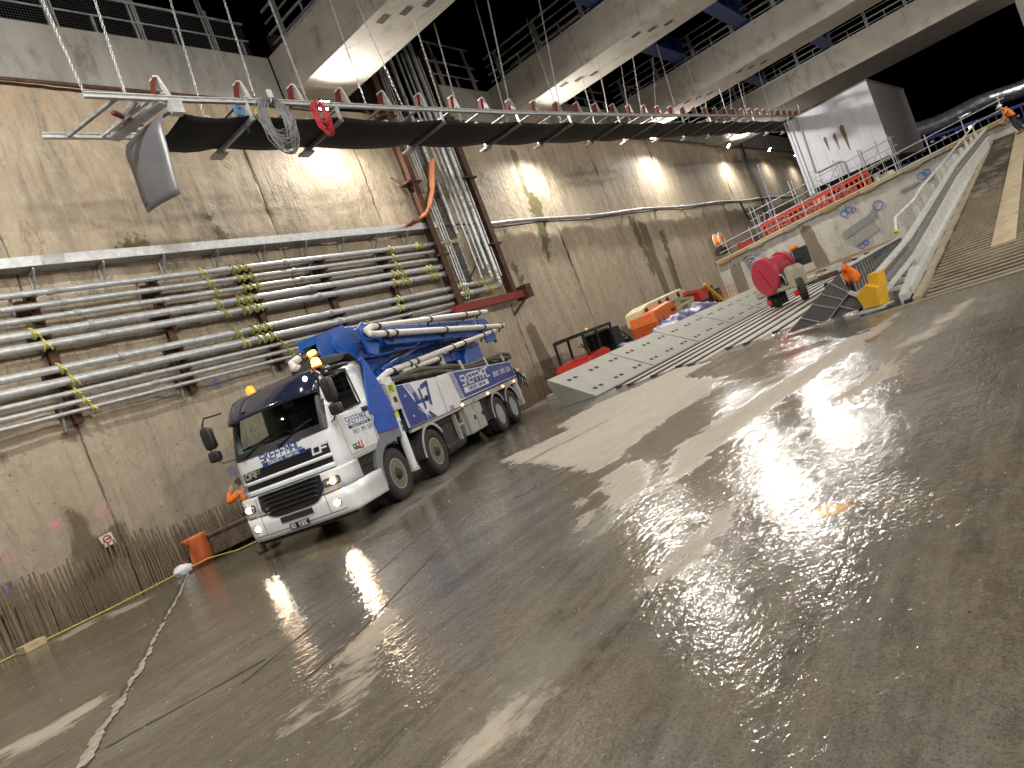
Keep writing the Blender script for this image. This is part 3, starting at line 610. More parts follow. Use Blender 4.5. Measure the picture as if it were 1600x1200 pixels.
for (y, nm, b) in ((18.85, 'left', 4.2), (22.2, 'right', 4.35)):
    t = empty('rusty_column', (-16.05, y, b), 0, 'rusty steel H column at the %s side of the vertical risers' % nm, 'column', 'rusty columns of the riser')
    MB().box((-.16, -.14, 0), (-.13, .14, 10.3)).box((.13, -.14, 0), (.16, .14, 10.3)).build('flange', RUST, t); MB().box((-.13, -.012, 0), (.13, .012, 10.3)).build('web', RUST, t)
    for hz in (2.1, 4.9, 7.4): MB().box((-.3, -.35, hz), (.2, .35, hz+.06)).bar((-.1, -.3, hz), (-.3, -.6, hz+.4), .06, .06).build('bracket', RUST, t)
t = empty('riser_base_beam', (-16.0, 20.5, 4.3), 0, 'rusty red steel beam under the risers with a bolted end bracket', 'steel beam')
MB().box((-.15, -2.1, -.16), (.15, 2.2, .12)).build('channel', RUSTR, t); MB().box((-.3, 2.2, -.25), (.3, 2.6, .3)).bar((0, 2.4, -.2), (-.4, 1.8, -.7), .1, .1).build('end_bracket', RUST, t)
MB().bar((-.2, -1.5, .1), (-.2, .8, 1.9), .05, .05).bar((-.2, .1, .4), (-.2, 1.9, 1.6), .05, .05).build('brace', RUST, t)
# vertical brackets behind the horizontal pipes
for k, (y, nm) in enumerate(((-.6, 'out of frame'), (2.9, 'at the left edge of the frame'), (5.95, 'above the left starter bars'), (8.6, 'second from the left'), (11.2, 'above the truck cab'), (13.75, 'above the boom'), (16.4, 'nearest the risers'))):
    t = empty('pipe_bracket', (-16.3, y, 3.9), 0, 'rusty vertical bracket carrying the wall pipes, %s' % nm, 'bracket', 'rusty brackets behind the pipes')
    MB().box((-.12, -.09, 0), (-.08, .09, 3.05)).box((.0, -.09, 0), (.04, .09, 3.05)).box((-.08, -.012, 0), (0, .012, 3.05)).build('channel', RUST, t)
    for hz in (2.55, 1.85, .95, .25): MB().box((-.14, -.32, hz), (.03, .06, hz+.28)).build('gusset_plate', RUST, t)
    MB().bar((-.1, -.38, 2.4), (.05, -.38, 2.9), .05, .05).build('strut_channel', DSTEEL, t); MB().bar((-.1, -.28, -.1), (.05, -.28, .35), .05, .05).build('strut_channel', DSTEEL, t)
    for z, r, ye, _ in PIPES: MB().box((.02, -.03, z-3.9-r-.04), (.2+r+.02, .03, z-3.9-r-.005)).build('clamp', RUST, t)
# cable tray
t = empty('cable_tray', (-16.2, 0, 7.45), 0, 'long galvanised cable tray fixed to the wall above the pipes', 'cable tray')
MB().box((.14, -12, -.05), (.16, 19.3, .17)).build('front_face', STEEL, t); MB().box((-.3, -12, -.055), (.14, 19.3, -.04)).build('tray_floor', DSTEEL, t)
for k in range(14):
    y = -1.1+1.45*k; MB().bar((-.3, y, -.12), (.12, y, -.09), .04, .05).bar((-.28, y, -.12), (-.28, y, -.6), .04, .04).bar((-.28, y, -.55), (.1, y, -.13), .03, .03).build('tray_bracket', DSTEEL, t)
for k in range(3): MB().tube([(-.05-.08*k, -12+q*1.3, -.005+.012*math.sin(q+k)) for q in range(25)], .028, 5).build('cable', BLK, t)
MB().tube([(.02, 19+.4*q, .02-.03*math.sin(q*1.3)) for q in range(10)], .04, 6).build('cable', BLK, t)
# long service pipe right of the riser
t = empty('service_pipe', (-16.3, 22, 7.4), 0, 'long sagging grey service pipe along the wall right of the risers', 'pipe')
pts = [(0, 2.2*q, .05*math.sin(q*1.1)-.004*q) for q in range(24)]
MB().tube(pts, .085, 10).build('pipe_length', DSTEEL, t, True); MB().tube([(0.02, p[1], p[2]-.16-.03*math.sin(k*2.1)) for k, p in enumerate(pts)], .035, 6).build('cable', BLK, t)
for k in range(12): MB().box((-.2, 1+4.1*k, -.16), (.02, 1.07+4.1*k, .1)).build('clip', DSTEEL, t)
for (y, z0, z1, nm, bend) in ((60.8, 3.4, 12.3, 'straight', 0), (54.9, 3.4, 7.4, 'slanting', 5)):
    t = MB().tube([(-16.3, y, z1), (-16.3, y+bend*.12, z1-1.5), (-16.28, y+bend*.6, (z0+z1)/2), (-16.3, y+bend, z0)], .09 if not bend else .06, 7).build('hanging_cable', BLK, None, True)
    tag(t, 'thick black %s cable hanging down the far part of the wall' % nm, 'cable')
# curved orange-brown board
t = empty('curved_board', (-15.9, 19.0, 7.55), 0, 'bent orange-brown plywood board leaning out beside the left rusty column', 'board')
pts = [(0, -1.35), (.0, -1.05), (.15, -.55), (.55, .0), (1.25, .55), (2.35, 1.15)]; m = MB(); R = []
for z, y in pts: R.append([(.36-.02*z, y-.10, z), (-.25, y+.05, z)])
m.sheet([[(a[0], a[1], a[2]) for a in r] for r in R]).build('board', mat('board_orange', (.30, .12, .055), .7, 0, .15, 3, .2, 20), t, solid=.05)

# ---------------------------------------------------------------- hanging belt frame
def rail_pt(x, y): return on(x, y, (1, -.042, 0), -12.51)
RP = [rail_pt(*p) for p in ((130, 148), (297, 156), (437, 160), (600, 168), (800, 176), (1000, 180), (1200, 181), (1310, 183))]
def rail_at(Y):
    for a, b in zip(RP[:-1], RP[1:]):
        if Y <= b.y or b is RP[-1]: return a.lerp(b, (Y-a.y)/(b.y-a.y))
fr = empty('hanging_belt_frame', RP[0], 0, 'long chain-hung steel frame with a black rubber belt slung beneath, crossing the upper picture', 'conveyor frame'); O = RP[0]
def rel(p): return Vector(p)-O
FW = Vector((-1.56, 0, 0))
for a, b in zip(RP[:-1], RP[1:]):
    for off, nm in ((Vector((0, 0, 0)), 'near_rail'), (FW, 'wall_side_rail')):
        if nm == 'wall_side_rail' and a is RP[0]: p = rel(a)+off+Vector((0, -.25, 0))
        else: p = rel(a)+off
        q = rel(b)+off; MB().bar(p+Vector((0, 0, .045)), q+Vector((0, 0, .045)), .09, .02).bar(p-Vector((0, 0, .045)), q-Vector((0, 0, .045)), .09, .02).bar(p, q, .02, .07).build(nm, STEEL, fr)
Ys = []; y = 8.05
while y < 64: Ys.append(y); y += 1.42 if y > 8.2 else 1.85
APX = mat('idler_red', (.13, .022, .018), .5, .1, .3, 8)
apex_me = None
for k, y in enumerate(Ys):   # A-shaped idler stands above the rail
    p = rel(rail_at(y)); q = p
    m = MB(); m.use(APX); m.add([(0, -.16, .05), (-.0, -.02, .62), (-.13, -.02, .62), (-.13, -.16, .05)], [(0, 1, 2, 3)]); m.add([(.0, -.17, .05), (-.0, -.03, .63), (.0, -.07, .63), (0, -.23, .05)], [(0, 1, 2, 3)])
    m.bar((-.06, -.17, .05), (-.06, -.03, .62), .26, .02)
    m.use(WHITED); m.bar((-.06, .20, .05), (-.06, .05, .62), .26, .05); m.bar((-.06, -.05, .62), (-.06, .07, .62), .26, .05)
    o = m.build('idler_stand', None, fr); o.location = p + Vector((0, 0, 0)); o.scale = (.75, .85, .72)
    o2 = o.copy(); COL.objects.link(o2); o2.location = p + FW + Vector((0.05, 0, 0))
    if y < 45: MB().bar(p+Vector((0, .05, .12)), p+FW+Vector((0, .05, .12)), .09, .03).build('cross_channel', DSTEEL, fr)
# cross hangers under the belt
hy = [9.9, 12.4, 16.2, 19.95, 23.2, 27, 30.2, 33.5, 37, 40.5, 44, 47.6, 51.2, 55, 59, 63]
for k, y in enumerate(hy):
    p = rel(rail_at(y)); m = MB(); m.use(mat('hanger_dark', (.16, .15, .145), .5, .3, .2, 8) if k else DSTEEL).bar(p+Vector((.06, 0, -.42)), p+FW+Vector((-.12, 0, -.42)), .09, .08); m.build('cross_hanger', None, fr)
    MB().bar(p+Vector((.02, .05, -.36)), p+FW+Vector((-.1, .05, -.36)), .03, .11).build('hanger_flange', APX, fr)
    for s in (Vector((.02, 0, 0)), FW): MB().bar(p+s+Vector((0, 0, -.45)), p+s+Vector((0, 0, .05)), .05, .07).build('drop_link', STEEL, fr)
    MB().box(tuple(p+FW+Vector((-.2, -.16, -.50))), tuple(p+FW+Vector((.12, .16, -.44)))).build('end_shoe', WHITED, fr)
# end bay cross members
p0 = rel(rail_at(6.8)); MB().bar(p0+Vector((0, .35, -.02)), p0+FW+Vector((0, -.05, -.02)), .08, .06).build('cross_channel', DSTEEL, fr)
p0 = rel(rail_at(7.5)); MB().bar(p0+Vector((0, .55, -.05)), p0+FW+Vector((0, .15, -.05)), .22, .08).bar(p0+Vector((0, .3, -.02)), p0+FW+Vector((0, -.1, -.02)), .06, .05).build('end_plate', STEEL, fr)
MB().bar(p0+Vector((-.6, -.2, .0)), p0+Vector((-1.1, .6, .05)), .10, .06).build('roller_bracket', APX, fr); MB().tube([p0+Vector((-.2, .1, .05)), p0+Vector((-1.3, .1, .05))], .07, 10).build('roller', ALUM, fr, True)
# belt: sagging between hangers
rows = []; Yb = np.arange(8.35, 63.5, .35)
for y in Yb:
    p = rel(rail_at(y)); seg = [h for h in hy if h <= y]; nx = [h for h in hy if h > y]
    a = seg[-1] if seg else 8.35; b = nx[0] if nx else 63.5; u = (y-a)/max(.1, b-a); sag = -.10*math.sin(math.pi*u)
    rows.append([p + Vector((-.02-1.50*v, 0, -.30 + sag - .05*math.sin(math.pi*v))) for v in np.linspace(0, 1, 7)])
MB().sheet(rows).build('belt', BLACKRUB, fr, True, solid=.02)
BELTG = mat('belt_grey_face', (.10, .10, .115), .36, 0, .15, 1.5, .1, 30, col2=(.16, .16, .17), c2amt=.3, c2sc=1.2)
rows = []; p = rel(rail_at(8.3))
for k, u in enumerate(np.linspace(0, 1, 14)):
    dz = -.28 - 1.72*max(0, u-.12)/.88; dy = -.15 - .38*math.sin(min(1, u*3)*math.pi/2) - .04*u + .05*math.sin(u*5)
    rows.append([p + Vector((-.02 - 1.38*v - .06*u, dy - .06*math.sin(v*3.1) + .5*(v-.0)*(1-u)*-.4, dz + (.22*v if u > .9 else .05*v))) for v in np.linspace(0, 1, 6)])
MB().sheet(rows).build('belt_end_flap', BELTG, fr, True, solid=.02)
MB().box(tuple(rel(rail_at(8.2))+Vector((-.1, -.08, -.32))), tuple(rel(rail_at(8.2))+Vector((.08, .18, -.02)))).build('belt_clamp', STEEL, fr)
MB().box(tuple(rel(rail_at(9.9))+Vector((-.02, .15, -.30))), tuple(rel(rail_at(9.9))+Vector((.12, .32, -.18)))).build('yellow_clamp', YELP, fr)
MB().torus(tuple(rel(rail_at(9.75))+Vector((.03, -.1, -.25))), .09, .05, (1, 0, 0), 10, 6).bar(rel(rail_at(9.75))+Vector((.03, -.05, -.25)), rel(rail_at(10.0))+Vector((-.5, .1, -.45)), .06, .04).build('ratchet_strap', mat('strap_blue', (.04, .15, .28), .6), fr)
# coils
def coil(name, Y, R, Rz, n, col, label, r=.012, seed=1, drop=.55):
    p = rail_at(Y) + Vector((.07, 0, -.05)); rnd = random.Random(seed); t = empty(name, p, 0, label, 'cable coil')
    for k in range(n):
        a0 = rnd.uniform(0, 6.3); ry = R*rnd.uniform(.42, 1.0); rz = Rz*rnd.uniform(.6, 1.08); cy = rnd.uniform(-.05, .05); tw = rnd.uniform(-.05, .05)
        pts = [(.02 + .06*rnd.random() + tw*math.cos(a), cy + ry*math.sin(a), -rz + .06 + rz*math.cos(a)) for a in np.linspace(0, 2*math.pi, 19)]
        MB().tube(pts, r, 4, False).build('cable_turn', col, t)
    MB().torus((.06, 0, .02), .05, .02, (0, 1, 0), 8, 5).build('hook', STEEL, t); return t
coil('grey_cable_coil', 10.45, .50, .62, 34, mat('cable_grey', (.16, .165, .17), .5), 'large coil of grey cable hooked on the frame rail', seed=2)
coil('red_cable_coil', 11.75, .26, .42, 26, mat('cable_red', (.42, .02, .035), .5), 'smaller coil of red cable hooked on the frame rail', .012, 9)
MB().box((0, 0, 0), (.04, .12, .2)).build('cable_tag', WHITED, None, loc=rail_at(10.45)+Vector((.12, 0, .02))); tag(bpy.data.objects['cable_tag'], 'white plastic tag beside the grey cable coil', 'tag')
# chains
def chain_mesh(name, L, pitch=.066):
    m = MB(); n = max(4, int(L/pitch)); 
    for k in range(n):
        c = (0, 0, -L + pitch*(k+.5)); nr = (1, 0, 0) if k % 2 else (0, 1, 0); b = len(m.v); m.torus(c, .025, .0075, nr, 6, 4)
        for i in range(b, len(m.v)): m.v[i].z = c[2] + (m.v[i].z-c[2])*1.6
    return m.mesh(name, DSTEEL)
def chain(top, bot, label):
    top = Vector(top); bot = Vector(bot); d = bot-top; L = d.length; o = bpy.data.objects.new('hanging_chain', chain_mesh('hanging_chain', L)); COL.objects.link(o)
    o.location = top; o.rotation_mode = 'QUATERNION'; o.rotation_quaternion = Vector((0, 0, -1)).rotation_difference(d.normalized())
    return tag(o, label, 'chain', 'chains holding the belt frame')
ords = ['first', 'second', 'third', 'fourth', 'fifth', 'sixth', 'seventh', 'eighth', 'ninth', 'tenth', 'eleventh', 'twelfth', 'thirteenth', 'fourteenth', 'fifteenth', 'sixteenth', 'seventeenth', 'eighteenth', 'nineteenth', 'twentieth', 'twenty-first', 'twenty-second', 'twenty-third', 'twenty-fourth', 'twenty-fifth', 'twenty-sixth', 'twenty-seventh', 'twenty-eighth', 'twenty-ninth', 'thirtieth']
# (bottom pixel on the rail line, top pixel, True if it lands on the wall side rail)
CH = [((130, 143), (66, 0), 0), ((197, 150), (148, 0), 0), ((342, 172), (266, 0), 1), ((398, 150), (350, 0), 0), ((481, 160), (420, 0), 0), ((573, 166), (515, 0), 0), ((630, 168), (555, 0), 0), ((692, 172), (637, 0), 0), ((741, 176), (678, 36), 1), ((799, 176), (762, 0), 0), ((812, 176), (744, 8), 1), ((877, 178), (842, 0), 0), ((897, 180), (822, 27), 1), ((951, 180), (915, 0), 0), ((948, 182), (890, 50), 1), ((1003, 180), (975, 0), 0), ((1001, 182), (970, 100), 1),
      ((1059, 181), (1025, 66), 0), ((1041, 182), (1020, 92), 1), ((1100, 182), (1070, 90), 0), ((1120, 182), (1100, 135), 1), ((1137, 182), (1097, 50), 0), ((1158, 182), (1140, 136), 1), ((1168, 182), (1140, 80), 0), ((1182, 183), (1160, 128), 1), ((1205, 182), (1185, 110), 0), ((1230, 183), (1207, 100), 0), ((1252, 183), (1230, 100), 0), ((1271, 183), (1252, 110), 0)]
for k, (b, tp, ws) in enumerate(CH):
    B = rail_pt(*b)
    if ws: B = rail_at(min(63, B.y*1.06)) + FW*.9
    B = B + Vector((0, 0, .03))
    # overhead fixing: along the pixel direction, at the height of the struts above
    zt = 13.5 if tp[1] < 20 else 12.6
    n = Vector((0, 1, 0)); T = onY(tp[0], tp[1], B.y + (.15 if k % 2 else -.1))
    if T.z < B.z+.5 or T.z > 17: T = Vector((B.x, B.y, 13.4))
    if tp[1] < 20: T = T + (T-B)*max(0, (14.6-T.z)/max(.2, (T.z-B.z)))*.9
    chain(T, B, '%s chain from the left holding up the black belt frame' % ords[k])
    tgt = B
# starter bars at the wall foot
SB = mat('starter_bar', (.20, .15, .105), .8, .3, .35, 9, .3, 40)
sb = empty('starter_bar_row', (-16.1, 3, 0), 0, 'long row of rusty vertical starter bars along the wall foot left of the truck', 'rebar'); bme = {}
rnd = random.Random(21)
def bars(parent, y0, y1, X, zf, org):
    y = y0
    while y < y1:
        h = zf(y)*rnd.uniform(.93, 1.06); key = round(h, 1)
        if key not in bme: bme[key] = MB().tube([(0, 0, -.02), (0, 0, key)], .019, 5).mesh('starter_bar', SB)
        o = link('starter_bar', bme[key], parent); o.location = (X+rnd.uniform(-.03, .03)-org[0], y-org[1], 0); o.rotation_euler = (rnd.uniform(-.03, .03), rnd.uniform(-.03, .03), 0); y += rnd.uniform(.045, .075)
bars(sb, 2.2, 9.6, -16.15, lambda y: 1.25 if y < 6.5 else 1.1, (-16.1, 3))
sb2 = empty('starter_bar_row', (-16.1, 20, 0), 0, 'shorter row of rusty starter bars behind the rear of the truck', 'rebar')
bars(sb2, 19.5, 25.5, -16.1, lambda y: .95, (-16.1, 20))
HOSE = MB().tube([(-15.85, -2, .035), (-15.8, 2.5, .03), (-15.78, 5, .04), (-15.6, 7.1, .12), (-15.2, 7.6, .04), (-14.9, 9.5, .03), (-14.5, 12, .03)], .013, 6).build('yellow_hose', YEL, None, True); tag(HOSE, 'thin yellow hose lying along the foot of the wall', 'hose')
t = empty('timber_post', (-15.95, 3.3, 0), 0, 'short timber post leaning on the wall at the left edge of the frame', 'post'); MB().bar((-.15, -.35, 0), (-.1, -.1, 1.15), .12, .14).build('post', WOOD, t, bevel=.01)
t = MB().box((-.12, -.2, 0), (.12, .2, .14), Matrix.Rotation(.3, 4, 'Z')).build('timber_block', mat('pale_timber', (.42, .33, .2), .8, 0, .2, 10, .2), None, bevel=.01, loc=(-15.55, 3.55, 0)); tag(t, 'small pale timber block on the floor near the bottom left wall foot', 'timber')
# wall notice
t = empty('wall_notice', (-16.35, 5.62, 1.33), 0, 'small square white notice with a red ring fixed low on the wall', 'sign')
MB().box((-.01, -.13, -.13), (.0, .13, .13)).build('board', mat('sign_white', (.55, .54, .52), .5), t); t.rotation_euler = (.12, 0, 0); m = MB(); m.torus((.006, 0, .02), .075, .012, (1, 0, 0), 20, 4); m.box((.002, -.075, .005), (.01, .075, .035)); m.build('red_ring', REDP, t)
# chute, bag, skip edge
t = empty('orange_chute', (-15.95, 7.1, 0), 0, 'orange plastic barrier sheet standing bent at the wall foot left of the worker', 'barrier')
m = MB(); pr = [(.25, -.32), (.12, -.16), (.1, 0), (.16, .2)]
m.sheet([[(x+.10*z*.6, y*(1-.15*(z > .5)) - .10*(z > .55)*(y < -.2) + .05*z, z) for (x, y) in pr] for z in (0, .15, .35, .55, .62, .70)]); m.build('panel', mat('chute_orange', (.55, .13, .045), .45, 0, .12, 4), t, True, solid=.02)
MB().prism([(-.35, .68), (.22, .72), (.18, .62), (-.12, .4)], .1, .14, 'x').build('folded_wing', mat('chute_orange', (0, 0, 0)), t, bevel=.01)
t = empty('rubbish_bag', (-15.7, 6.55, 0), 0, 'crumpled white plastic bag with a red knot lying beside the orange sheet', 'bag')
m = MB(); bmv = []
for i in range(9):
    for j2 in range(12):
        th = math.pi*i/8; ph = 2*math.pi*j2/12; r = .17*(1+.3*noise.noise(Vector((i*.9, j2*.8, 3)))); bmv.append((r*math.sin(th)*math.cos(ph)*.8, r*math.sin(th)*math.sin(ph)*1.3, .11+r*math.cos(th)*.75))
m.add(bmv, [(i*12+j2, i*12+(j2+1) % 12, (i+1)*12+(j2+1) % 12, (i+1)*12+j2) for i in range(8) for j2 in range(12)]); m.build('bag_body', mat('bag_white', (.7, .72, .78), .35, 0, .05), t, True)
MB().lathe([(.05, 0), (.03, .05), (.05, .1)], (0, .05, .18), 'z', 8).build('knot', REDP, t)
t = empty('skip_trough', (-15.9, 8.6, 0), 0, 'low dirty steel trough against the wall foot behind the worker', 'trough'); TRM = mat('trough_mud', (.15, .115, .08), .85, 0, .3, 4, .5, 20, col2=(.06, .045, .03), c2amt=.5)
MB().box((.08, -1.25, .12), (.14, 2.2, .55)).build('front_plate', TRM, t); MB().box((-.3, -1.25, .12), (.08, -1.2, .55)).box((-.3, 2.15, .12), (.08, 2.2, .55)).build('end_plate', TRM, t); MB().box((-.32, -1.28, .55), (.18, 2.25, .6)).build('lip', TRM, t); MB().box((-.28, -1.2, .4), (.075, 2.15, .5)).build('mud_fill', TRM, t)
for y in (-.9, .4, 1.7): MB().box((-.3, y, 0), (.06, y+.08, .12)).build('skid', RUST, t)
for k, (y, x, l) in enumerate(((21.4, -13.2, 2.6), (23.9, -13.6, 2.2))):
    t = MB().box((-.16, -l/2, 0), (.16, l/2, .22)).build('concrete_kerb_block', CONC, None, bevel=.015, loc=(x-1.6, y, 0)); t.rotation_euler = (0, 0, .15); tag(t, ['low pale concrete block on the floor just behind the truck', 'second low concrete block, farther behind the truck'][k], 'concrete block', 'kerb blocks behind the truck')

# ================================================================ concrete pump truck (x across, y rearwards, z up)
TRK = empty('pump_truck', (-10.401, 8.4375, 0), math.atan2(.34904, .93711), 'white and blue four-axle concrete pump truck with folded boom and its headlights on', 'truck')
VC, HW = -1.035, 1.10
def f_front(z):
    pts = [(.3, -1.50), (.8, -1.52), (1.15, -1.47), (1.85, -1.42), (2.3, -1.30), (2.66, -1.16), (2.80, -1.06), (2.88, -.90), (2.92, -.70)]
    for (a, b), (c, d) in zip(pts[:-1], pts[1:]):
        if z <= c: return b + (d-b)*max(0, (z-a))/(c-a)
    return pts[-1][1]
def f_hw(z): return HW - (max(0, z-1.9))*.085 - max(0, z-2.8)*.6
def fu(v, z, off=0.):
    w = f_hw(z); t = min(1, abs(v-VC)/w); return f_front(z) - off + .34*(1-(1-t**4.5)**(1/4.5)) + .07*t*t
def fpt(v, z, off=0.): return (v, fu(v, z, off+.011), z)
def fpatch(v0, v1, z0, z1, off=.006, nv=10, nz_=4, zf0=None, zf1=None):
    rows = []
    for i in range(nz_+1):
        r = []
        for j2 in range(nv+1):
            v = v0+(v1-v0)*j2/nv; a = zf0(v) if zf0 else z0; b = zf1(v) if zf1 else z1; z = a+(b-a)*i/nz_; r.append(fpt(v, z, off))
        rows.append(r)
    return rows
# cab shell with real openings
cabz = [1.15, 1.3, 1.5, 1.7, 1.86, 1.95, 2.06, 2.2, 2.4, 2.6, 2.655, 2.76, 2.82, 2.88, 2.92]
def outline(z):
    w = f_hw(z); P = [(VC+w, .86 if z < 1.0 else .6), (VC+w, -.10), (VC+w, -.5), (VC+w, -.90)]
    vs = [VC+w*s for s in (1., .995, .98, .955, .90, .80, .65, .45, .2, 0, -.2, -.45, -.65, -.80, -.90, -.955, -.98, -.995, -1.)]
    P += [(v, fu(v, z)) for v in vs]; P += [(VC-w, -.90), (VC-w, -.5), (VC-w, -.10), (VC-w, .6)]; return P
rings = [outline(z) for z in cabz]; n = len(rings[0]); m = MB(); vs = [(p[0], p[1], z) for z, r in zip(cabz, rings) for p in r]; fs = []
for i in range(len(cabz)-1):
    for k in range(n-1):
        zc = (cabz[i]+cabz[i+1])/2; vm = (rings[i][k][0]+rings[i][k+1][0])/2; um = (rings[i][k][1]+rings[i][k+1][1])/2
        front = 8 <= k+0 <= n-10
        if front and 1.95 < zc < 2.655: continue
        if (k in (1, 2) or k in (n-4, n-3)) and 2.06 < zc < 2.76: continue
        fs.append((i*n+k, i*n+k+1, (i+1)*n+k+1, (i+1)*n+k))
m.add(vs, fs); b = len(vs); L = len(cabz)-1
m.add([(p[0], p[1], 2.92) for p in rings[-1]] + [(VC, -.2, 2.97)], [tuple([k, k+1, n]) for k in range(n-1)] + [(n-1, 0, n)])
cab = m.build('cab', WHITEP, TRK, 35, solid=.016)
MB().box((VC-1.05, .55, 1.15), (VC+1.05, .62, 2.9)).box((VC-1.05, -1.2, 1.15), (VC+1.05, .6, 1.22)).build('cab_lining', mat('cab_interior', (.025, .025, .028), .8), TRK)
MB().add([(VC-.98, -1.02, 1.86), (VC+.98, -1.02, 1.86), (VC+.98, -.7, 1.92), (VC-.98, -.7, 1.92), (VC-.98, -.7, 1.3), (VC+.98, -.7, 1.3)], [(0,1,2,3), (3,2,5,4)]).build('dashboard', BLKM, TRK, solid=.03)
st = MB().torus((VC-.5, -.55, 1.98), .22, .016, (0, -.6, 1), 20, 5).bar((VC-.72, -.55, 1.98), (VC-.28, -.55, 1.98), .03, .02).tube([(VC-.5, -.55, 1.98), (VC-.5, -.75, 1.7)], .03, 6); st.build('steering_wheel', BLK, TRK)
for vx in (VC-.55, VC+.55): MB().box((vx-.25, -.15, 1.25), (vx+.25, .35, 1.65)).box((vx-.23, .28, 1.65), (vx+.23, .42, 2.4)).box((vx-.12, .3, 2.42), (vx+.12, .4, 2.6)).build('seat', mat('seat_cloth', (.03, .03, .04), .9), TRK, bevel=.04)
# windscreen + black surround
GL1 = glassmat('windscreen_glass', (.80, .88, .86), .10); GL2 = glassmat('side_glass', (.9, .93, .92), .06)
m = MB(); m.sheet(fpatch(VC-.985, VC+.985, 1.95, 2.655, .0, 14, 5)); m.build('windscreen', GL1, TRK, True)
m = MB(); m.sheet(fpatch(VC-1.03, VC+1.03, 1.84, 1.965, .008, 14, 1)); m.sheet(fpatch(VC-1.03, VC+1.03, 2.63, 2.69, .008, 14, 1)); m.sheet(fpatch(VC-1.045, VC-.90, 1.86, 2.67, .009, 3, 5)); m.sheet(fpatch(VC+.93, VC+1.045, 1.86, 2.67, .009, 3, 5)); m.build('windscreen_surround', BLK, TRK, True)
m = MB()
for v0, v1 in ((VC-.75, VC-.15), (VC+.1, VC+.72)):
    a = Vector(fpt(v0, 1.87, .03)); c = Vector(fpt(v1, 2.07, .03)); m.bar(a, c, .02, .015); m.bar(c-Vector((.34, 0, .06)), c+Vector((.12, 0, .02)), .025, .02); m.tube([fpt(v0, 1.87, .0), fpt(v0, 1.87, .05)], .03, 8)
m.build('wiper', BLK, TRK)
m = MB().box((VC+.30, -.02+fu(VC, 2.5), 2.42), (VC+.52, fu(VC, 2.5)+.03, 2.56)); m.build('interior_mirror', BLK, TRK, bevel=.02)
# side windows
for s, nm in ((1, 'near'), (-1, 'far')):
    x = VC+s*(f_hw(2.4)-.012); MB().box((x-.004, -.90, 2.05), (x+.004, -.10, 2.77)).build('door_window', glassmat('door_glass_near', (.10, .11, .11), .6) if s > 0 else GL2, TRK)
    x = VC+s*(f_hw(2.4)+.008); y0, y1, z0, z1 = -.96, -.06, 2.0, 2.80; fr_ = MB()
    for a, c in (((y0, z0+.02), (y1, z0+.10)), ((y1, z0+.10), (y1, z1)), ((y1, z1), (y0+.10, z1)), ((y0+.10, z1), (y0, z0+.02))): fr_.bar((x + s*.0 - s*(a[1]-2.4)*.085, a[0], a[1]), (x-s*(c[1]-2.4)*.085, c[0], c[1]), .05, .03)
    fr_.build('window_rubber', BLK, TRK)
SX = VC+HW
def spt(u, z, off=.0): return (VC+f_hw(z)+off+.010, u, z)
# door shut lines, handle, seams
m = MB()
for (a, c) in (((-1.0, 1.25), (-1.02, 1.95)), ((-1.02, 1.95), (-.95, 2.84)), ((.02, 1.25), (.12, 1.9)), ((.12, 1.9), (.12, 2.86)), ((-1.0, 1.25), (.02, 1.25))): m.bar(spt(*a, .001), spt(*c, .001), .004, .006)
m.build('door_seam', BLKM, TRK)
MB().box((SX+.0, -.10, 1.93), (SX+.035, .08, 1.98)).box((SX+.0, -.12, 1.90), (SX+.008, .10, 2.0)).build('door_handle', BLK, TRK, bevel=.01)
# blue rear-side fairing
poly = [(.60, 2.93), (.78, 2.54), (.98, 1.9), (.97, 1.36), (.12, 1.42), (.10, 1.62), (.22, 1.78), (.07, 1.83), (.30, 2.35)]
for s in (1, -1):
    x = VC+s*(HW+.004); m = MB(); m.prism([(u, z) for u, z in poly], x, x+s*.03, 'x'); m.build('side_fairing', BLUEP, TRK)
    MB().prism([(.55, 2.9), (.62, 2.95), (.95, 2.0), (.95, 1.4), (.9, 1.4), (.9, 2.0)], x-s*.35, x, 'x').build('fairing_return', BLUEP, TRK)
    MB().prism([(.58, 1.2), (.9, 1.2), (.9, 2.3), (.58, 2.9)], VC+s*.6, VC+s*1.08, 'x').build('rear_duct', BLUEP, TRK)
# roof: visor, beacons, lamps
VIS = mat('visor_smoked', (.015, .018, .04), .12, 0, .1, 2, coat=1.)
m = MB(); rows = []
for z, off in ((2.50, .16), (2.56, .17), (2.70, .13), (2.80, .07), (2.88, -.02), (2.93, -.16)):
    rows.append([(v, fu(v, min(z, 2.75), off), z + .035*(1-((v-VC)/1.05)**2)) for v in np.linspace(VC-1.06, VC+1.04, 15)])
m.sheet(rows).build('sun_visor', VIS, TRK, True, solid=.02)
for vx in (-.45, .45): MB().box((VC+vx-.03, f_front(2.6)-.17, 2.62), (VC+vx+.03, f_front(2.6)-.03, 2.66)).build('visor_bracket', BLK, TRK)
AMB = mat('amber_lens', (.9, .28, .02), .25, 0, .05, 3, emit=(1, .32, .02), estr=1.2); AMBON = mat('amber_lit', (1, .5, .05), .3, emit=(1, .40, .04), estr=16)
for v, mt_, nm in ((VC+.98, AMBON, 'lit'), (VC-.55, AMB, 'unlit')):
    o = MB().lathe([(.0, .16), (.05, .15), (.08, .10), (.085, .03), (.09, 0)], (v, -.80, 2.96), 'z', 14).build('beacon', mt_, TRK, True); o['label'] = 'amber roof beacon, ' + nm
    MB().lathe([(.10, 0), (.10, .04)], (v, -.80, 2.925), 'z', 14).build('beacon_base', ORG, TRK)
MLIT = mat('marker_lit', (1, 1, 1), .3, emit=(1, .97, .9), estr=14)
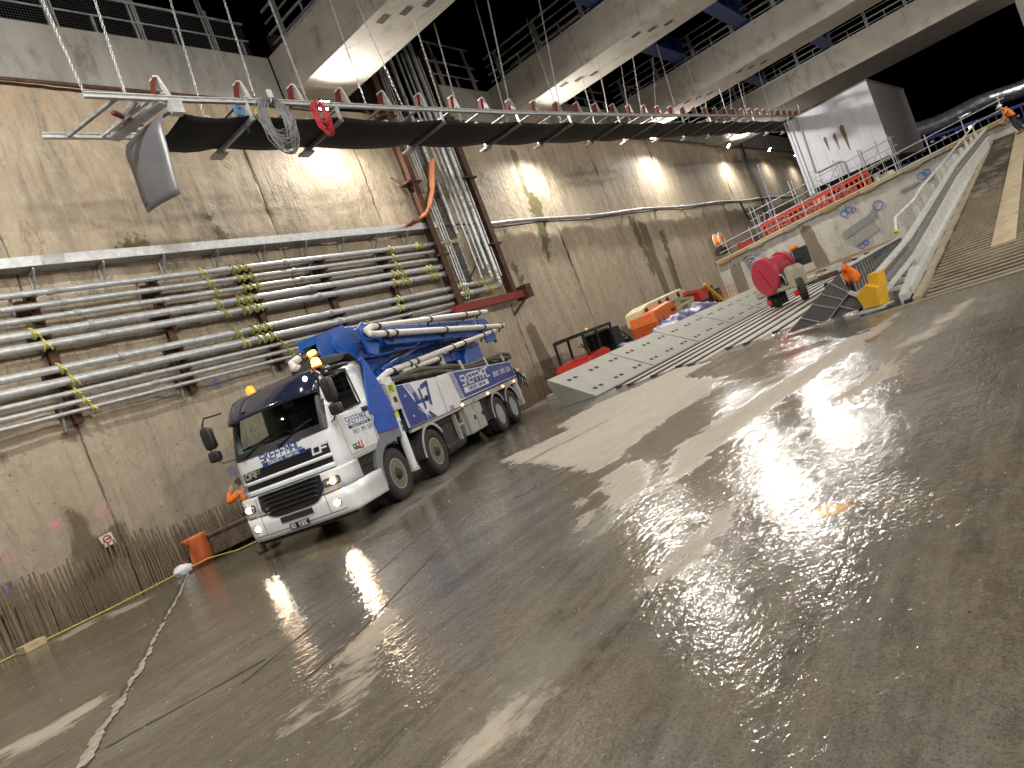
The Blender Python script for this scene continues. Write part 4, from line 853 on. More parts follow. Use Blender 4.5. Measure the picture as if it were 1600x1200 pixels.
for v in (VC-.98, VC+.86): MB().lathe([(.045, 0), (.03, -.03), (0, -.035)], (v, f_front(2.8)-.12+ (.25 if abs(v-VC) > .95 else .06), 2.80), 'y', 10).build('marker_lamp', MLIT, TRK, True)
m = MB(); rows = [[(v, .05+.55*t, 2.93 + .30*math.sin(math.pi*min(1, .12+.88*t))*(1-.3*((v-VC)/.8)**2)) for v in np.linspace(VC-.2, VC+1.0, 7)] for t in np.linspace(0, 1, 8)]
m.sheet(rows).build('roof_air_cowl', BLKM, TRK, True, solid=.03)
# front panel: white is the shell; black grille band, bars and letters
GB = mat('grille_black', (.02, .02, .022), .42, 0, .2, 8, .1, 40)
MB().sheet(fpatch(VC-.93, VC+.97, 1.15, 1.645, .010, 14, 4, zf1=lambda v: 1.60+.02*((v-VC)+1))).build('upper_grille', GB, TRK, True)
for z0, z1 in ((1.365, 1.43), (1.18, 1.265)):
    MB().sheet(fpatch(VC-.97, VC+.985, z0, z1, .035, 14, 2)).build('grille_bar', WHITEP, TRK, True, solid=.03)
for z in (1.48, 1.53, 1.58, 1.30, 1.335): MB().sheet(fpatch(VC-.55, VC+.62, z, z+.018, .022, 12, 1)).build('grille_slat', BLK, TRK, solid=.012)
SIL = mat('badge_silver', (.62, .63, .65), .25, .8, .05)
m = MB(); letters(m, 'DAF', lambda u, z, o: fpt(u, z, .012+o*2), VC-.86, VC-.47, 1.49, 1.58, .030, .80, .15, .008); m.build('front_badge', SIL, TRK)
m = MB(); letters(m, 'CF', lambda u, z, o: fpt(u, z, .012+o*2), VC+.68, VC+.96, 1.50, 1.62, .030, .80, .15, .008); m.build('front_badge', WHITEP, TRK)
m = MB(); letters(m, 'SKEFFMAC', lambda u, z, o: fpt(u, z, .003+o), VC-.40, VC+.53, 1.70, 1.83, .017, .76, .05); m.build('front_lettering', NAVY, TRK)
MB().sheet(fpatch(VC-.38, VC+.56, 1.60, 1.67, .014, 10, 1)).build('front_banner', NAVY, TRK)
m = MB(); letters(m, 'CONCRETE PUMPING', lambda u, z, o: fpt(u, z, .015+o), VC-.24, VC+.44, 1.615, 1.655, .007, .7, .05); m.build('banner_lettering', WHITEP, TRK)
# corner wing panels (dark vent strip on the far corner)
MB().sheet(fpatch(VC-1.06, VC-1.02, 1.2, 1.6, .03, 2, 4)).build('corner_vent', mat('vent_grey', (.2, .21, .22), .4), TRK, solid=.02)
# bumper (its own fuller shape)
def bu(v, z, off=0.):
    w = 1.145; t = min(1, abs(v-VC)/w); return -1.62 - off + .30*(1-(1-t**5)**(1/5.)) + .06*t*t + (.05 if z < .5 else 0)*(.5-z)*4 - max(0, z-.85)*(-.12)
def bpt(v, z, off=0.): return (v, bu(v, z, off), z)
def bqt(v, z, off=0.): return (v, bu(v, z, off+.009), z)
def bpatch(v0, v1, z0, z1, off, nv=12, nz_=3, f=None):
    return [[bqt(v0+(v1-v0)*j2/nv, (z0+(z1-z0)*i/nz_) if f is None else f(v0+(v1-v0)*j2/nv, i/nz_), off) for j2 in range(nv+1)] for i in range(nz_+1)]
m = MB(); W2 = 1.145
def bring(z, rear): vs = [VC+W2*s for s in (1., .995, .98, .95, .9, .8, .6, .3, 0, -.3, -.6, -.8, -.9, -.95, -.98, -.995, -1.)]; return [(VC+W2, rear, z)] + [bpt(v, z) for v in vs] + [(VC-W2, rear, z)]
m.sheet([bring(z, -.32) for z in (.36, .42, .50, .62, .80)]); m.sheet([bring(z, -.95) for z in (.80, .95, 1.06, 1.12, 1.15)])
m.add([(VC+W2, -.32, .80), (VC+W2, -.95, .80), (VC+W2-.3, -.95, .80), (VC+W2-.3, -.32, .80)], [(0,1,2,3)]); m.add([(VC-W2, -.32, .80), (VC-W2, -.95, .80), (VC-W2+.3, -.95, .80), (VC-W2+.3, -.32, .80)], [(0,1,2,3)])
m.add([(p[0], p[1], 1.15) for p in bring(1.15, -.95)], [tuple(range(19))])
m.build('bumper', WHITEP, TRK, 35, solid=.015)
MB().sheet(bpatch(VC-1.13, VC+1.13, .795, .812, .004, 16, 1)).build('bumper_seam', BLKM, TRK); MB().sheet(bpatch(VC-1.12, VC+1.12, .445, .457, .003, 16, 1)).build('bumper_seam', BLKM, TRK)
for vx in (VC-.70, VC+.70): MB().sheet(bpatch(vx-.005, vx+.005, .46, 1.12, .003, 1, 6)).build('bumper_seam', BLKM, TRK)
MB().box((VC+1.146, -.95, .38), (VC+1.150, -.93, .80)).build('bumper_seam', BLKM, TRK)
m = MB().sheet(bpatch(VC-.62, VC+.74, 0, 0, .012, 14, 6, lambda v, t: (.70+.09*min(1, abs(v-VC-.06)/.66)**6*2.2) + t*(1.155-(.70+.09*min(1, abs(v-VC-.06)/.66)**6*2.2)))); m.build('lower_grille', GB, TRK, True)
for k, z in enumerate((.80, .88, .96, 1.04, 1.11)): MB().sheet([[bpt(v, z+dz, o) for v in np.linspace(VC-.50-.02*k, VC+.62+.02*k, 12)] for dz, o in ((0, .022), (.03, .05), (.045, .022))]).build('grille_fin', BLK, TRK, True, solid=.008)
MB().sheet(bpatch(VC-.30, VC+.40, 0, 0, .012, 12, 3, lambda v, t: .57+.10*t - (.0 if abs(v-VC-.05) < .3 else 0))).build('air_slot', BLKM, TRK)
MB().sheet(bpatch(VC-1.10, VC+1.10, .30, .40, -.06, 12, 1)).build('under_bumper_strip', BLKM, TRK, solid=.03)
MB().box((VC-.12, -1.70, .415), (VC+.30, -1.685, .525)).build('number_plate', BLK, TRK); m = MB(); letters(m, 'XO 15DC', lambda u, z, o: (u, -1.70-o, z), VC-.09, VC+.28, .435, .505, .012, .7); m.build('plate_lettering', WHITEP, TRK)
# lamps
HLW = mat('headlamp_warm', (1, .8, .6), .3, emit=(1, .55, .22), estr=26); FOG = mat('fog_lit', (1, 1, 1), .3, emit=(1, .84, .62), estr=110); HLG = mat('headlamp_chrome', (.55, .56, .58), .2, .8, .4, 30)
def rrect(v0, v1, z0, z1, f, off, r=.05, nn=4):
    P = []
    for cx, cz, a0 in ((v1-r, z1-r, 0), (v0+r, z1-r, 90), (v0+r, z0+r, 180), (v1-r, z0+r, 270)):
        for k in range(nn+1): a = math.radians(a0+90*k/nn); P.append(f(cx+r*math.cos(a), cz+r*math.sin(a), off))
    return P
for s in (1, -1):
    a, c = (VC+.74, VC+1.06) if s > 0 else (VC-1.06, VC-.74)
    P = rrect(a, c, .90, 1.04, bqt, .012); m = MB().add(P, [tuple(range(len(P)))]); m.build('headlight_bezel', BLK, TRK)
    P = rrect(a+.012, c-.012, .912, 1.028, bqt, .02); MB().add(P, [tuple(range(len(P)))]).build('headlight', HLG, TRK)
    cx = VC+s*.93 - .0; MB().lathe([(.052, .0), (.045, -.02), (.0, -.03)], bqt(cx, .97, .022), 'y', 14).build('headlight_bulb', HLW, TRK, True)
    MB().lathe([(.035, .0), (.03, -.012), (.0, -.018)], bqt(VC+s*.82, .965, .022), 'y', 12).build('headlight_bulb', SIL, TRK, True)
    cx = VC+s*.88; MB().lathe([(.075, .01), (.07, -.01), (.055, -.012)], bpt(cx, .60, .0), 'y', 16).build('fog_bezel', SIL, TRK, True); MB().lathe([(.050, .0), (.045, -.012), (.0, -.016)], bpt(cx, .60, .008), 'y', 14).build('fog_lamp', FOG, TRK, True)
    ld = bpy.data.lights.new('headlamp_beam', 'SPOT'); ld.energy = 60 if s > 0 else 30; ld.color = (1, .80, .58); ld.spot_size = math.radians(95); ld.spot_blend = .8; ld.shadow_soft_size = .05
    lo = bpy.data.objects.new('headlamp_beam', ld); COL.objects.link(lo); lo.parent = TRK; lo.location = (cx, -1.78, .62); lo.rotation_euler = (math.radians(72), 0, math.radians(180))
MB().lathe([(.0, .03), (.03, .02), (.035, 0)], (SX+.0, -1.12, .93), 'x', 8).build('side_indicator', mat('amber_soft', (1, .5, .1), .3, emit=(1, .40, .08), estr=14), TRK, True)
# steps and arch
ARCHM = mat('arch_grey', (.16, .175, .20), .5, 0, .1, 5, col2=(.1, .09, .08), c2amt=.3)
MB().box((SX-.35, -.93, .80), (SX-.06, -.2, 1.25)).build('step_recess', BLKM, TRK); MB().box((SX-.2, -.9, .98), (SX-.01, -.35, 1.02)).box((SX-.2, -.9, .81), (SX+.01, -.35, .84)).build('step_tread', BLK, TRK)
def arc_strip(cu, cz, r0, r1, a0, a1, x0, x1, nn=14, flat=None):
    m = MB(); P = [(cu-r1*math.cos(math.radians(a0+(a1-a0)*k/nn)), cz+r1*math.sin(math.radians(a0+(a1-a0)*k/nn))) for k in range(nn+1)]; Q = [(cu-r0*math.cos(math.radians(a0+(a1-a0)*k/nn)), cz+r0*math.sin(math.radians(a0+(a1-a0)*k/nn))) for k in range(nn+1)]
    for k in range(nn): m.prism([P[k], P[k+1], Q[k+1], Q[k]], x0, x1, 'x')
    return m
arc_strip(.43, .53, .64, .86, -8, 115, SX-.10, SX+.012).build('wheel_arch', ARCHM, TRK)
arc_strip(.43, .53, .60, .645, -8, 120, SX-.5, SX+.0).build('arch_liner', BLKM, TRK)
MB().prism([(.55, 1.20), (1.0, 1.18), (1.0, 1.40), (.1, 1.46), (.1, 1.32)], SX-.3, SX+.01, 'x').build('arch_top', ARCHM, TRK)
o = MB().lathe([(.0, .02), (.03, .01), (.035, 0)], (SX+.012, .72, 1.33), 'x', 10).build('side_reflector', REDP, TRK, True)
m = MB(); letters(m, 'SKEFFMAC', lambda u, z, o: spt(u, z, .001+o), -.80, .03, 1.775, 1.90, .012, .74, .05, .003); m.build('door_lettering', NAVY, TRK)
MB().add([spt(-.78, 1.69, .003), spt(.03, 1.69, .003), spt(.03, 1.75, .003), spt(-.78, 1.75, .003)], [(0,1,2,3)]).build('door_banner', NAVY, TRK)
m = MB(); letters(m, 'CONCRETE PUMPING', lambda u, z, o: spt(u, z, .004+o), -.68, -.06, 1.705, 1.737, .006, .7); m.build('door_banner_lettering', WHITEP, TRK)
m = MB(); letters(m, '0421 045 628', lambda u, z, o: spt(u, z, .001+o), -.68, .03, 1.575, 1.65, .009, .66, .0, .003); m.build('door_phone_number', mat('decal_grey', (.2, .22, .28), .5), TRK)
m = MB(); m.add([spt(-.84, 1.30, .003), spt(-.62, 1.30, .003), spt(-.62, 1.33, .003), spt(-.84, 1.33, .003)], [(0,1,2,3)]); letters(m, 'OC', lambda u, z, o: spt(u, z, .001+o), -.86, -.66, 1.345, 1.40, .02, .8); m.build('door_sticker', mat('decal_green', (.04, .12, .06), .5), TRK)
m = MB(); letters(m, 'U', lambda u, z, o: spt(u, z, .001+o), -.64, -.52, 1.30, 1.42, .03, .8); m.build('door_sticker', REDP, TRK)
# mirrors
MR = mat('mirror_black', (.018, .018, .02), .45, 0, .2, 5)
def rbox(mb, c, h, M=None, e=4, nn=10):
    vs = []; K = nn
    for i in range(K+1):
        for j2 in range(K*2):
            th = math.pi*i/K; ph = math.pi*j2/K; sp = lambda x, p: math.copysign(abs(x)**p, x); p = 2/e
            vs.append((c[0]+h[0]*sp(math.sin(th), p)*sp(math.cos(ph), p), c[1]+h[1]*sp(math.sin(th), p)*sp(math.sin(ph), p), c[2]+h[2]*sp(math.cos(th), p)))
    return mb.add(vs, [(i*2*K+j2, i*2*K+(j2+1) % (2*K), (i+1)*2*K+(j2+1) % (2*K), (i+1)*2*K+j2) for i in range(K) for j2 in range(2*K)])
for s in (1, -1):
    bx = VC+s*(HW+.27); m = MB(); m.tube([(VC+s*1.0, -1.22, 2.80), (bx-s*.10, -1.38, 2.82), (bx, -1.38, 2.70), (bx, -1.38, 2.06), (bx-s*.12, -1.34, 1.93), (VC+s*1.08, -1.16, 1.93)], .016, 6); m.build('mirror_arm', BLK, TRK, True)
    rbox(MB(), (bx, -1.34, 2.45), (.115, .07, .22)).build('mirror', MR, TRK, True); rbox(MB(), (bx, -1.34, 2.10), (.115, .075, .105)).build('lower_mirror', MR, TRK, True)
    MB().box((bx-.09, -1.268, 2.27), (bx+.09, -1.264, 2.63)).build('mirror_glass', mat('mirror_glass', (.4, .42, .42), .04, 1.), TRK)
rbox(MB(), (VC+HW+.16, -.62, 2.83), (.16, .20, .035)).build('kerb_mirror', MR, TRK, True); MB().tube([(VC+1.0, -.75, 2.86), (VC+HW+.15, -.7, 2.86)], .02, 6).build('kerb_mirror_arm', BLK, TRK)

# chassis and wheels
MB().box((VC-.45, -1.1, .72), (VC-.37, 9.7, .98)).box((VC+.37, -1.1, .72), (VC+.45, 9.7, .98)).build('chassis_rail', DARKB, TRK)
for y in (.43, 2.38, 7.2, 8.55): MB().tube([(VC-.95, y, .53), (VC+.95, y, .53)], .07, 10).tube([(VC-.22, y, .53), (VC+.22, y, .53)], .2, 12).build('axle', DARKB, TRK)
def tyre_mesh():
    m = MB(); R = .525; prof = [(.30, -.13), (.36, -.155), (.44, -.16), (.495, -.145), (.52, -.115), (R, -.07), (R, .07), (.52, .115), (.495, .145), (.44, .16), (.36, .155), (.30, .13), (.29, 0)]
    m.lathe(prof, (0, 0, 0), 'x', 44, True)
    for k in range(44):   # tread blocks
        a = 2*math.pi*k/44; M = Matrix.Rotation(a, 4, 'X')
        for x0, x1 in ((-.115, -.045), (.045, .115)): m.box((x0, -.024, R-.006), (x1, .024, R+.008), M)
    return m.mesh('tyre', TYRE, 35)
def rim_mesh(dish):
    m = MB().use(RIM if dish > 0 else DSTEEL); d = dish
    m.lathe([(.305, .13), (.29, .10), (.275, .05), (.27, d-.02), (.20, d+.0), (.13, d+.02), (.0, d+.02)], (0, 0, 0), 'x', 30)
    for k in range(10): a = 2*math.pi*k/10; m.lathe([(.016, 0), (.016, .035), (.0, .04)], (d+.0, .168*math.cos(a), .168*math.sin(a)), 'x', 6)
    m.use(BLKM)
    for k in range(10): a = 2*math.pi*(k+.5)/10; m.lathe([(.036, 0), (.036, .012), (0, .012)], (d-.008, .232*math.cos(a), .232*math.sin(a)), 'x', 8)
    m.use(ALUM); m.lathe([(.312, .12), (.312, .135), (.285, .135), (.280, .10)], (0, 0, 0), 'x', 30)
    return m.mesh('rim', None, 35)
def hub_mesh(out): return MB().lathe([(.135, 0), (.13, out*.6), (.10, out), (.07, out+.03), (.0, out+.035)], (0, 0, 0), 'x', 16).mesh('hub', DARKB if out > .05 else ALUM, 30)
TM, RM1, RM2, HM1, HM2 = tyre_mesh(), rim_mesh(.055), rim_mesh(-.11), hub_mesh(.09), hub_mesh(.17)
def wheel(v, u, side, rear):
    w = empty('wheel', (v, u, .525)); w.parent = TRK; w.rotation_euler = (random.uniform(0, 6), 0, 0 if side > 0 else math.pi)
    link('tyre', TM, w)
    if rear: link('tyre', TM, w, Matrix.Translation((-.345, 0, 0)))
    link('rim', RM2 if rear else RM1, w); link('hub', HM2 if rear else HM1, w, Matrix.Translation((-.10 if rear else .07, 0, 0)))
for u, r in ((.43, 0), (2.38, 0), (7.2, 1), (8.55, 1)):
    for s in (1, -1): wheel(VC+s*(HW-.20), u, s, r)
for u in (2.38, 7.2, 8.55):
    for s in (1, -1):
        x0, x1 = (SX-.42, SX-.03) if s > 0 else (VC-HW+.03, VC-HW+.42)
        arc_strip(u, .53, .62, .655, -2 if u != 8.55 else 20, 150 if u < 8 else 170, x0, x1).build('mudguard', mat('mudguard', (.05, .052, .055), .35, 0, .2, 5, col2=(.12, .11, .09), c2amt=.3), TRK, 35)
        xe = x1 if s > 0 else x0-.012; arc_strip(u, .53, .60, .67, -2 if u != 8.55 else 20, 150 if u < 8 else 170, xe, xe+.012).build('mudguard_edge', STEEL, TRK)
# outrigger leg in front
t = MB().prism([(1.00, 1.70), (1.34, 1.70), (1.42, 2.30), (1.02, 2.30)], SX-.22, SX+.06, 'x').build('outrigger_leg_housing', WHITED, TRK, bevel=.01)
MB().tube([(SX-.06, 1.14, 1.72), (SX-.06, 1.10, .45)], .085, 16).build('outrigger_leg', WHITEP, TRK, True); MB().lathe([(.11, 0), (.11, .05), (.07, .09)], (SX-.06, 1.10, .40), 'z', 16).build('outrigger_foot', WHITED, TRK, True)
LIME = mat('lime_label', (.50, .65, .03), .5, 0, .15, 30)
MB().tube([(SX-.06, 1.137, 1.68), (SX-.06, 1.134, 1.56)], .088, 16).build('lime_band', LIME, TRK, True)
MB().box((SX+.061, 1.06, 2.08), (SX+.064, 1.36, 2.24)).build('lime_sticker', LIME, TRK); m = MB(); letters(m, 'POB', lambda u, z, o: (SX+.064+o, u, z), 1.09, 1.35, 2.10, 2.22, .02, .75); m.box((SX+.064, 1.12, 1.86), (SX+.066, 1.26, 1.98)); m.build('sticker_print', BLK, TRK)
m = MB(); letters(m, 'XA', lambda u, z, o: (SX+.026+o, u, z), 1.08, 1.22, 1.38, 1.46, .02, .75); letters(m, 'XA', lambda u, z, o: (SX+.026+o, u, z), 1.07, 1.21, 1.26, 1.34, .02, .75); m.build('leg_stencil', BLK, TRK)
MB().box((VC-HW, .98, 1.2), (SX-.2, 1.45, 2.15)).build('front_outrigger_box', BLUEP, TRK, bevel=.02)
# side panels
PXx = SX+.02
def side_panel(nm, poly, mt_, x0=PXx-.05, x1=PXx, par=TRK): return MB().prism(poly, x0, x1, 'x').build(nm, mt_, par, bevel=.006)
def line(poly, u):  # z on top line
    return poly
side_panel('front_side_panel', [(1.44, 1.25), (3.0, 1.22), (3.46, 1.22), (3.53, 2.12), (1.42, 2.20)], WHITEP)
MB().prism([(1.45, 1.26), (2.9, 1.235), (2.62, 1.42), (2.38, 1.44), (2.12, 1.66), (1.80, 2.17), (1.435, 2.19)], PXx+.001, PXx+.004, 'x').build('blue_livery_patch', NAVY, TRK)
for k in range(5): a = .06*k; MB().prism([(1.86+a, 2.165), (1.88+a, 2.165), (2.20+a*.8, 1.72), (2.18+a*.8, 1.72)], PXx+.001, PXx+.004, 'x').build('livery_stripe', NAVY, TRK)
m = MB()
for q in ([(2.10, 1.92), (2.25, 1.96), (2.25, 1.70), (2.10, 1.66)], [(2.10, 1.66), (2.10, 1.74), (2.62, 1.74), (2.62, 1.66)], [(2.42, 1.98), (2.52, 2.0), (2.52, 1.50), (2.42, 1.48)], [(2.58, 2.04), (3.02, 2.12), (3.02, 2.0), (2.58, 1.94)], [(2.90, 2.05), (3.02, 2.06), (2.86, 1.52), (2.74, 1.56)]): m.prism(q, PXx+.0045, PXx+.008, 'x')
m.build('fleet_number', NAVY, TRK)
m = MB()
for q in ([(2.06, 1.60), (2.40, 1.43), (2.66, 1.49), (2.5, 1.40), (2.62, 1.245), (2.42, 1.40), (2.40, 1.24), (2.36, 1.40)],): m.prism(q, PXx+.0045, PXx+.006, 'x')
m.build('livery_splash', WHITEP, TRK)
for u, z in ((1.72, 1.92), (1.78, 1.45)): MB().lathe([(.03, 0), (.02, .015), (0, .02)], (PXx+.003, u, z), 'x', 8).build('marker_stud', MLIT if False else ALUM, TRK, True)
MB().box((PXx+.008, 2.62, 1.66), (PXx+.03, 2.74, 1.78)).build('panel_latch', BLK, TRK)
side_panel('side_door_panel', [(3.56, 1.22), (4.36, 1.22), (4.55, 1.36), (4.42, 2.12), (3.62, 2.12)], WHITEP)
MB().prism([(3.70, 1.34), (4.3, 1.34), (4.34, 1.95), (4.2, 2.05), (3.74, 2.05)], PXx+.001, PXx+.004, 'x').build('door_skin', WHITEP, TRK, bevel=.003); MB().box((PXx-.02, 3.72, 1.23), (PXx+.015, 3.98, 1.33)).build('door_hinge', DSTEEL, TRK)
side_panel('rear_side_panel', [(4.56, 1.34), (9.6, 1.36), (9.52, 1.88), (6.0, 2.04), (4.48, 2.12)], WHITEP)
MB().prism([(4.86, 1.37), (9.55, 1.385), (9.48, 1.86), (6.0, 2.015), (4.72, 2.09)], PXx+.001, PXx+.004, 'x').build('blue_livery_patch', NAVY, TRK)
for k in range(5): a = .075*k; MB().prism([(4.42+a, 2.10), (4.45+a, 2.10), (4.62+a*.9, 1.38), (4.59+a*.9, 1.38)], PXx+.001, PXx+.004, 'x').build('livery_stripe', NAVY, TRK)
m = MB(); letters(m, 'SKEFFMAC', lambda u, z, o: (PXx+.004+o, u, z), 5.02, 7.28, 1.68, 1.93, .045, .76, .05); m.build('side_lettering', WHITEP, TRK)
MB().box((PXx+.0045, 5.0, 1.47), (PXx+.007, 6.95, 1.62)).build('side_banner', WHITEP, TRK); m = MB(); letters(m, 'CONCRETE PUMPING', lambda u, z, o: (PXx+.007+o, u, z), 5.3, 6.7, 1.505, 1.585, .016, .7); m.build('banner_lettering', NAVY, TRK)
m = MB(); letters(m, '0421 045 628', lambda u, z, o: (PXx+.004+o, u, z), 7.55, 9.30, 1.60, 1.72, .025, .7); m.build('side_phone_number', WHITEP, TRK)
# far side panel + deck
MB().box((VC-HW-.02, 1.44, 1.24), (VC-HW+.03, 9.6, 2.05)).build('far_side_panel', WHITEP, TRK)
MB().box((VC-HW+.04, 1.5, 1.20), (PXx-.06, 9.55, 1.86)).build('deck_body', mat('deck_blue', (.015, .04, .13), .5, 0, .2, 4, col2=(.04, .04, .04), c2amt=.4), TRK)
MB().box((PXx-.10, 4.45, 1.17), (PXx-.02, 9.65, 1.30)).box((PXx-.10, 1.5, 1.14), (PXx-.04, 4.45, 1.21)).build('side_rail', mat('rail_grey', (.38, .38, .37), .5, 0, .15, 5, col2=(.16, .15, .13), c2amt=.4), TRK)
SLIT = mat('side_marker_lit', (1, .5, .1), .3, emit=(1, .40, .10), estr=18)
for u in (4.52, 6.55, 8.0, 9.2): MB().box((PXx-.02, u, 1.21), (PXx+.005, u+.08, 1.25)).build('side_marker', SLIT, TRK)
# cabinets and underslung gear
CABG = mat('cabinet_grey', (.36, .37, .35), .5, .1, .1, 5, col2=(.15, .14, .12), c2amt=.35)
for u0, u1 in ((4.66, 5.24), (5.27, 5.86)):
    c = MB().box((PXx-.5, u0, .43), (PXx-.06, u1, 1.16)).build('tool_cabinet', CABG, TRK, bevel=.01); MB().box((PXx-.059, u0+.03, .46), (PXx-.045, u1-.03, 1.13)).build('cabinet_door', CABG, TRK, bevel=.008); MB().box((PXx-.044, u1-.16, .74), (PXx-.02, u1-.08, .86)).build('cabinet_handle', BLK, TRK, bevel=.008)
MB().box((PXx-.5, 3.15, .45), (PXx-.15, 3.85, .98)).build('battery_box', DARKB, TRK, bevel=.02); MB().tube([(PXx-.3, 3.1, .42), (PXx-.3, 4.3, .42)], .17, 14).build('air_tank', DARKB, TRK, True)
MB().bar((PXx-.12, 4.0, .45), (PXx-.12, 4.0, 1.1), .06, .1).bar((PXx-.12, 4.45, .45), (PXx-.12, 4.45, 1.1), .04, .06).bar((PXx-.12, 4.0, .8), (PXx-.12, 4.45, .8), .04, .06).build('support_frame', CABG, TRK)
MB().box((VC-.8, 3.2, .4), (VC+.4, 6.5, .75)).build('underslung_tank', DARKB, TRK, bevel=.03); MB().box((VC-.9, 5.9, .5), (VC+.95, 6.45, 1.1)).build('hydraulic_tank', DARKB, TRK)
MB().box((VC-.95, 2.9, 1.0), (VC+.95, 9.5, 1.19)).build('subframe', DARKB, TRK)
# rear: leg, hopper and grille
MB().bar((PXx-.12, 9.45, 1.32), (PXx-.12, 9.50, .42), .16, .2).build('rear_leg', WHITED, TRK, bevel=.01); MB().bar((PXx-.2, 9.8, 1.5), (PXx-.25, 10.25, .75), .06, .1).build('rear_strut', WHITED, TRK)
MB().prism([(9.6, .9), (10.2, .75), (10.75, 1.0), (10.9, 1.45), (9.7, 1.5)], VC-.7, VC+.85, 'x').build('hopper', DARKB, TRK, bevel=.02); MB().box((VC-.8, 9.7, 1.47), (VC+.9, 10.95, 1.56)).build('hopper_rim', WHITED, TRK)
for k in range(4): MB().lathe([(.06, 0), (.05, .06), (0, .08)], (PXx-.15+.05*(k % 2), 9.75+.3*k, 1.62-.12*k), 'x', 10).build('valve_block', WHITED, TRK, True)
for k in range(5): MB().tube([(PXx-.1, 9.6+.18*k, 1.75-.08*k), (PXx-.02, 9.75+.2*k, 1.5-.1*k), (PXx-.1, 9.8+.2*k, 1.25-.1*k)], .022, 5).build('hydraulic_hose', BLK, TRK, True)
# stakes and hoses on the side
for u, z in ((5.65, 2.36), (7.56, 2.24), (9.15, 2.16)): MB().bar((PXx-.08, u+.06, 1.95), (PXx-.10, u, z), .05, .06).build('stake', WHITED, TRK)
HOSEM = mat('delivery_hose', (.07, .06, .045), .85, 0, .35, 10, .5, 30, col2=(.22, .19, .14), c2amt=.35)
for k in range(4):
    pts = [(PXx-.16-.13*(k % 3), 1.5+u, 2.30 + .06*math.sin(u*1.1+k*1.9) + .09*(k > 1) - .035*u + .02*math.sin(u*3+k)) for u in np.linspace(0, 8.7 if k != 2 else 6.2, 34)]
    MB().tube(pts, .062, 8).build('delivery_hose', HOSEM, TRK, True)
MB().lathe([(.075, 0), (.075, .10), (.06, .12)], (PXx-.16, 1.40, 2.30), 'y', 12).build('hose_coupling', WHITED, TRK, True)
MB().box((SX-.2, .98, 2.30), (SX+.02, 1.42, 2.42)).tube([(SX-.15, .82, 2.62), (SX-.12, .95, 2.45), (SX-.1, 1.1, 2.36)], .07, 10).build('leg_head', WHITEP, TRK, bevel=.01)

# boom -----------------------------------------------------------
BCX = VC-.05
BD = mat('boom_blue', (.010, .085, .40), .33, 0, .14, 3, coat=.4, col2=(.015, .03, .09), c2amt=.3, c2sc=3)
MB().lathe([(.75, 1.85), (.75, 2.0), (.55, 2.1), (.42, 2.5), (.42, 2.95)], (BCX, 2.0, 0), 'z', 24).build('slewing_tower', BD, TRK, 35)
def tbeam(nm, a, b, h0, h1, w, x, mt_=BD):
    (ua, za), (ub, zb) = a, b; m = MB(); m.prism([(ua, za-h0/2), (ub, zb-h1/2), (ub, zb+h1/2), (ua, za+h0/2)], x-w/2, x+w/2, 'x'); o = m.build(nm, mt_, TRK, bevel=.015)
    L = ub-ua
    for k in range(5):
        t0 = .12+.17*k; uu = ua+L*t0; zz = za+(zb-za)*t0; hh = h0+(h1-h0)*t0
        MB().box((x-w/2-.012, uu, zz-hh/2-.01), (x+w/2+.012, uu+.09, zz+hh/2+.01)).build('boom_band', mt_, TRK)
    return o
# head at the front
for s in (-.21, .21):
    MB().prism([(.72, 3.05), (.95, 2.98), (1.35, 3.02), (1.8, 3.12), (2.2, 3.30), (2.3, 3.84), (1.65, 3.84), (1.1, 3.76), (.72, 3.68)], BCX+.06+s-.03, BCX+.06+s+.03, 'x').build('boom_head_cheek', BD, TRK, bevel=.02)
    MB().lathe([(.22, 0), (.22, .04), (.10, .05), (.10, .07), (0, .07)], (BCX+.06+s+.03, 1.35, 3.45), 'x', 20).build('pivot_boss', BD, TRK, 30)
MB().prism([(.70, 3.05), (.76, 3.05), (.76, 3.68), (.70, 3.68)], BCX-.18, BCX-.11, 'x').prism([(.70, 3.05), (.76, 3.05), (.76, 3.68), (.70, 3.68)], BCX+.23, BCX+.30, 'x').prism([(.70, 3.05), (.76, 3.05), (.76, 3.20), (.70, 3.20)], BCX-.11, BCX+.23, 'x').prism([(.70, 3.57), (.76, 3.57), (.76, 3.68), (.70, 3.68)], BCX-.11, BCX+.23, 'x').build('boom_head_front', BD, TRK, bevel=.01)
MB().prism([(.70, 3.685), (1.9, 3.85), (1.9, 3.89), (.70, 3.725)], BCX-.18, BCX+.30, 'x').build('boom_head_top', BD, TRK)
MB().tube([(BCX-.2, 1.35, 3.45), (BCX+.36, 1.35, 3.45)], .07, 14).build('pivot_pin', RUSTR, TRK, True)
rbox(MB(), (BCX+.10, .66, 3.42), (.085, .07, .05), e=2.4).build('boom_work_lamp', AMBON, TRK, True)
tbeam('boom_section', (1.6, 3.30), (9.6, 3.22), .42, .34, .34, BCX+.08)
tbeam('boom_section', (2.1, 3.62), (10.2, 3.52), .30, .22, .26, BCX+.16)
tbeam('boom_section', (2.3, 2.86), (10.0, 2.98), .42, .30, .34, BCX-.10)
tbeam('boom_section', (3.0, 3.34), (10.6, 3.05), .24, .20, .22, BCX+.48)
tbeam('boom_section', (2.6, 2.55), (9.2, 2.62), .34, .26, .30, BCX+.30)
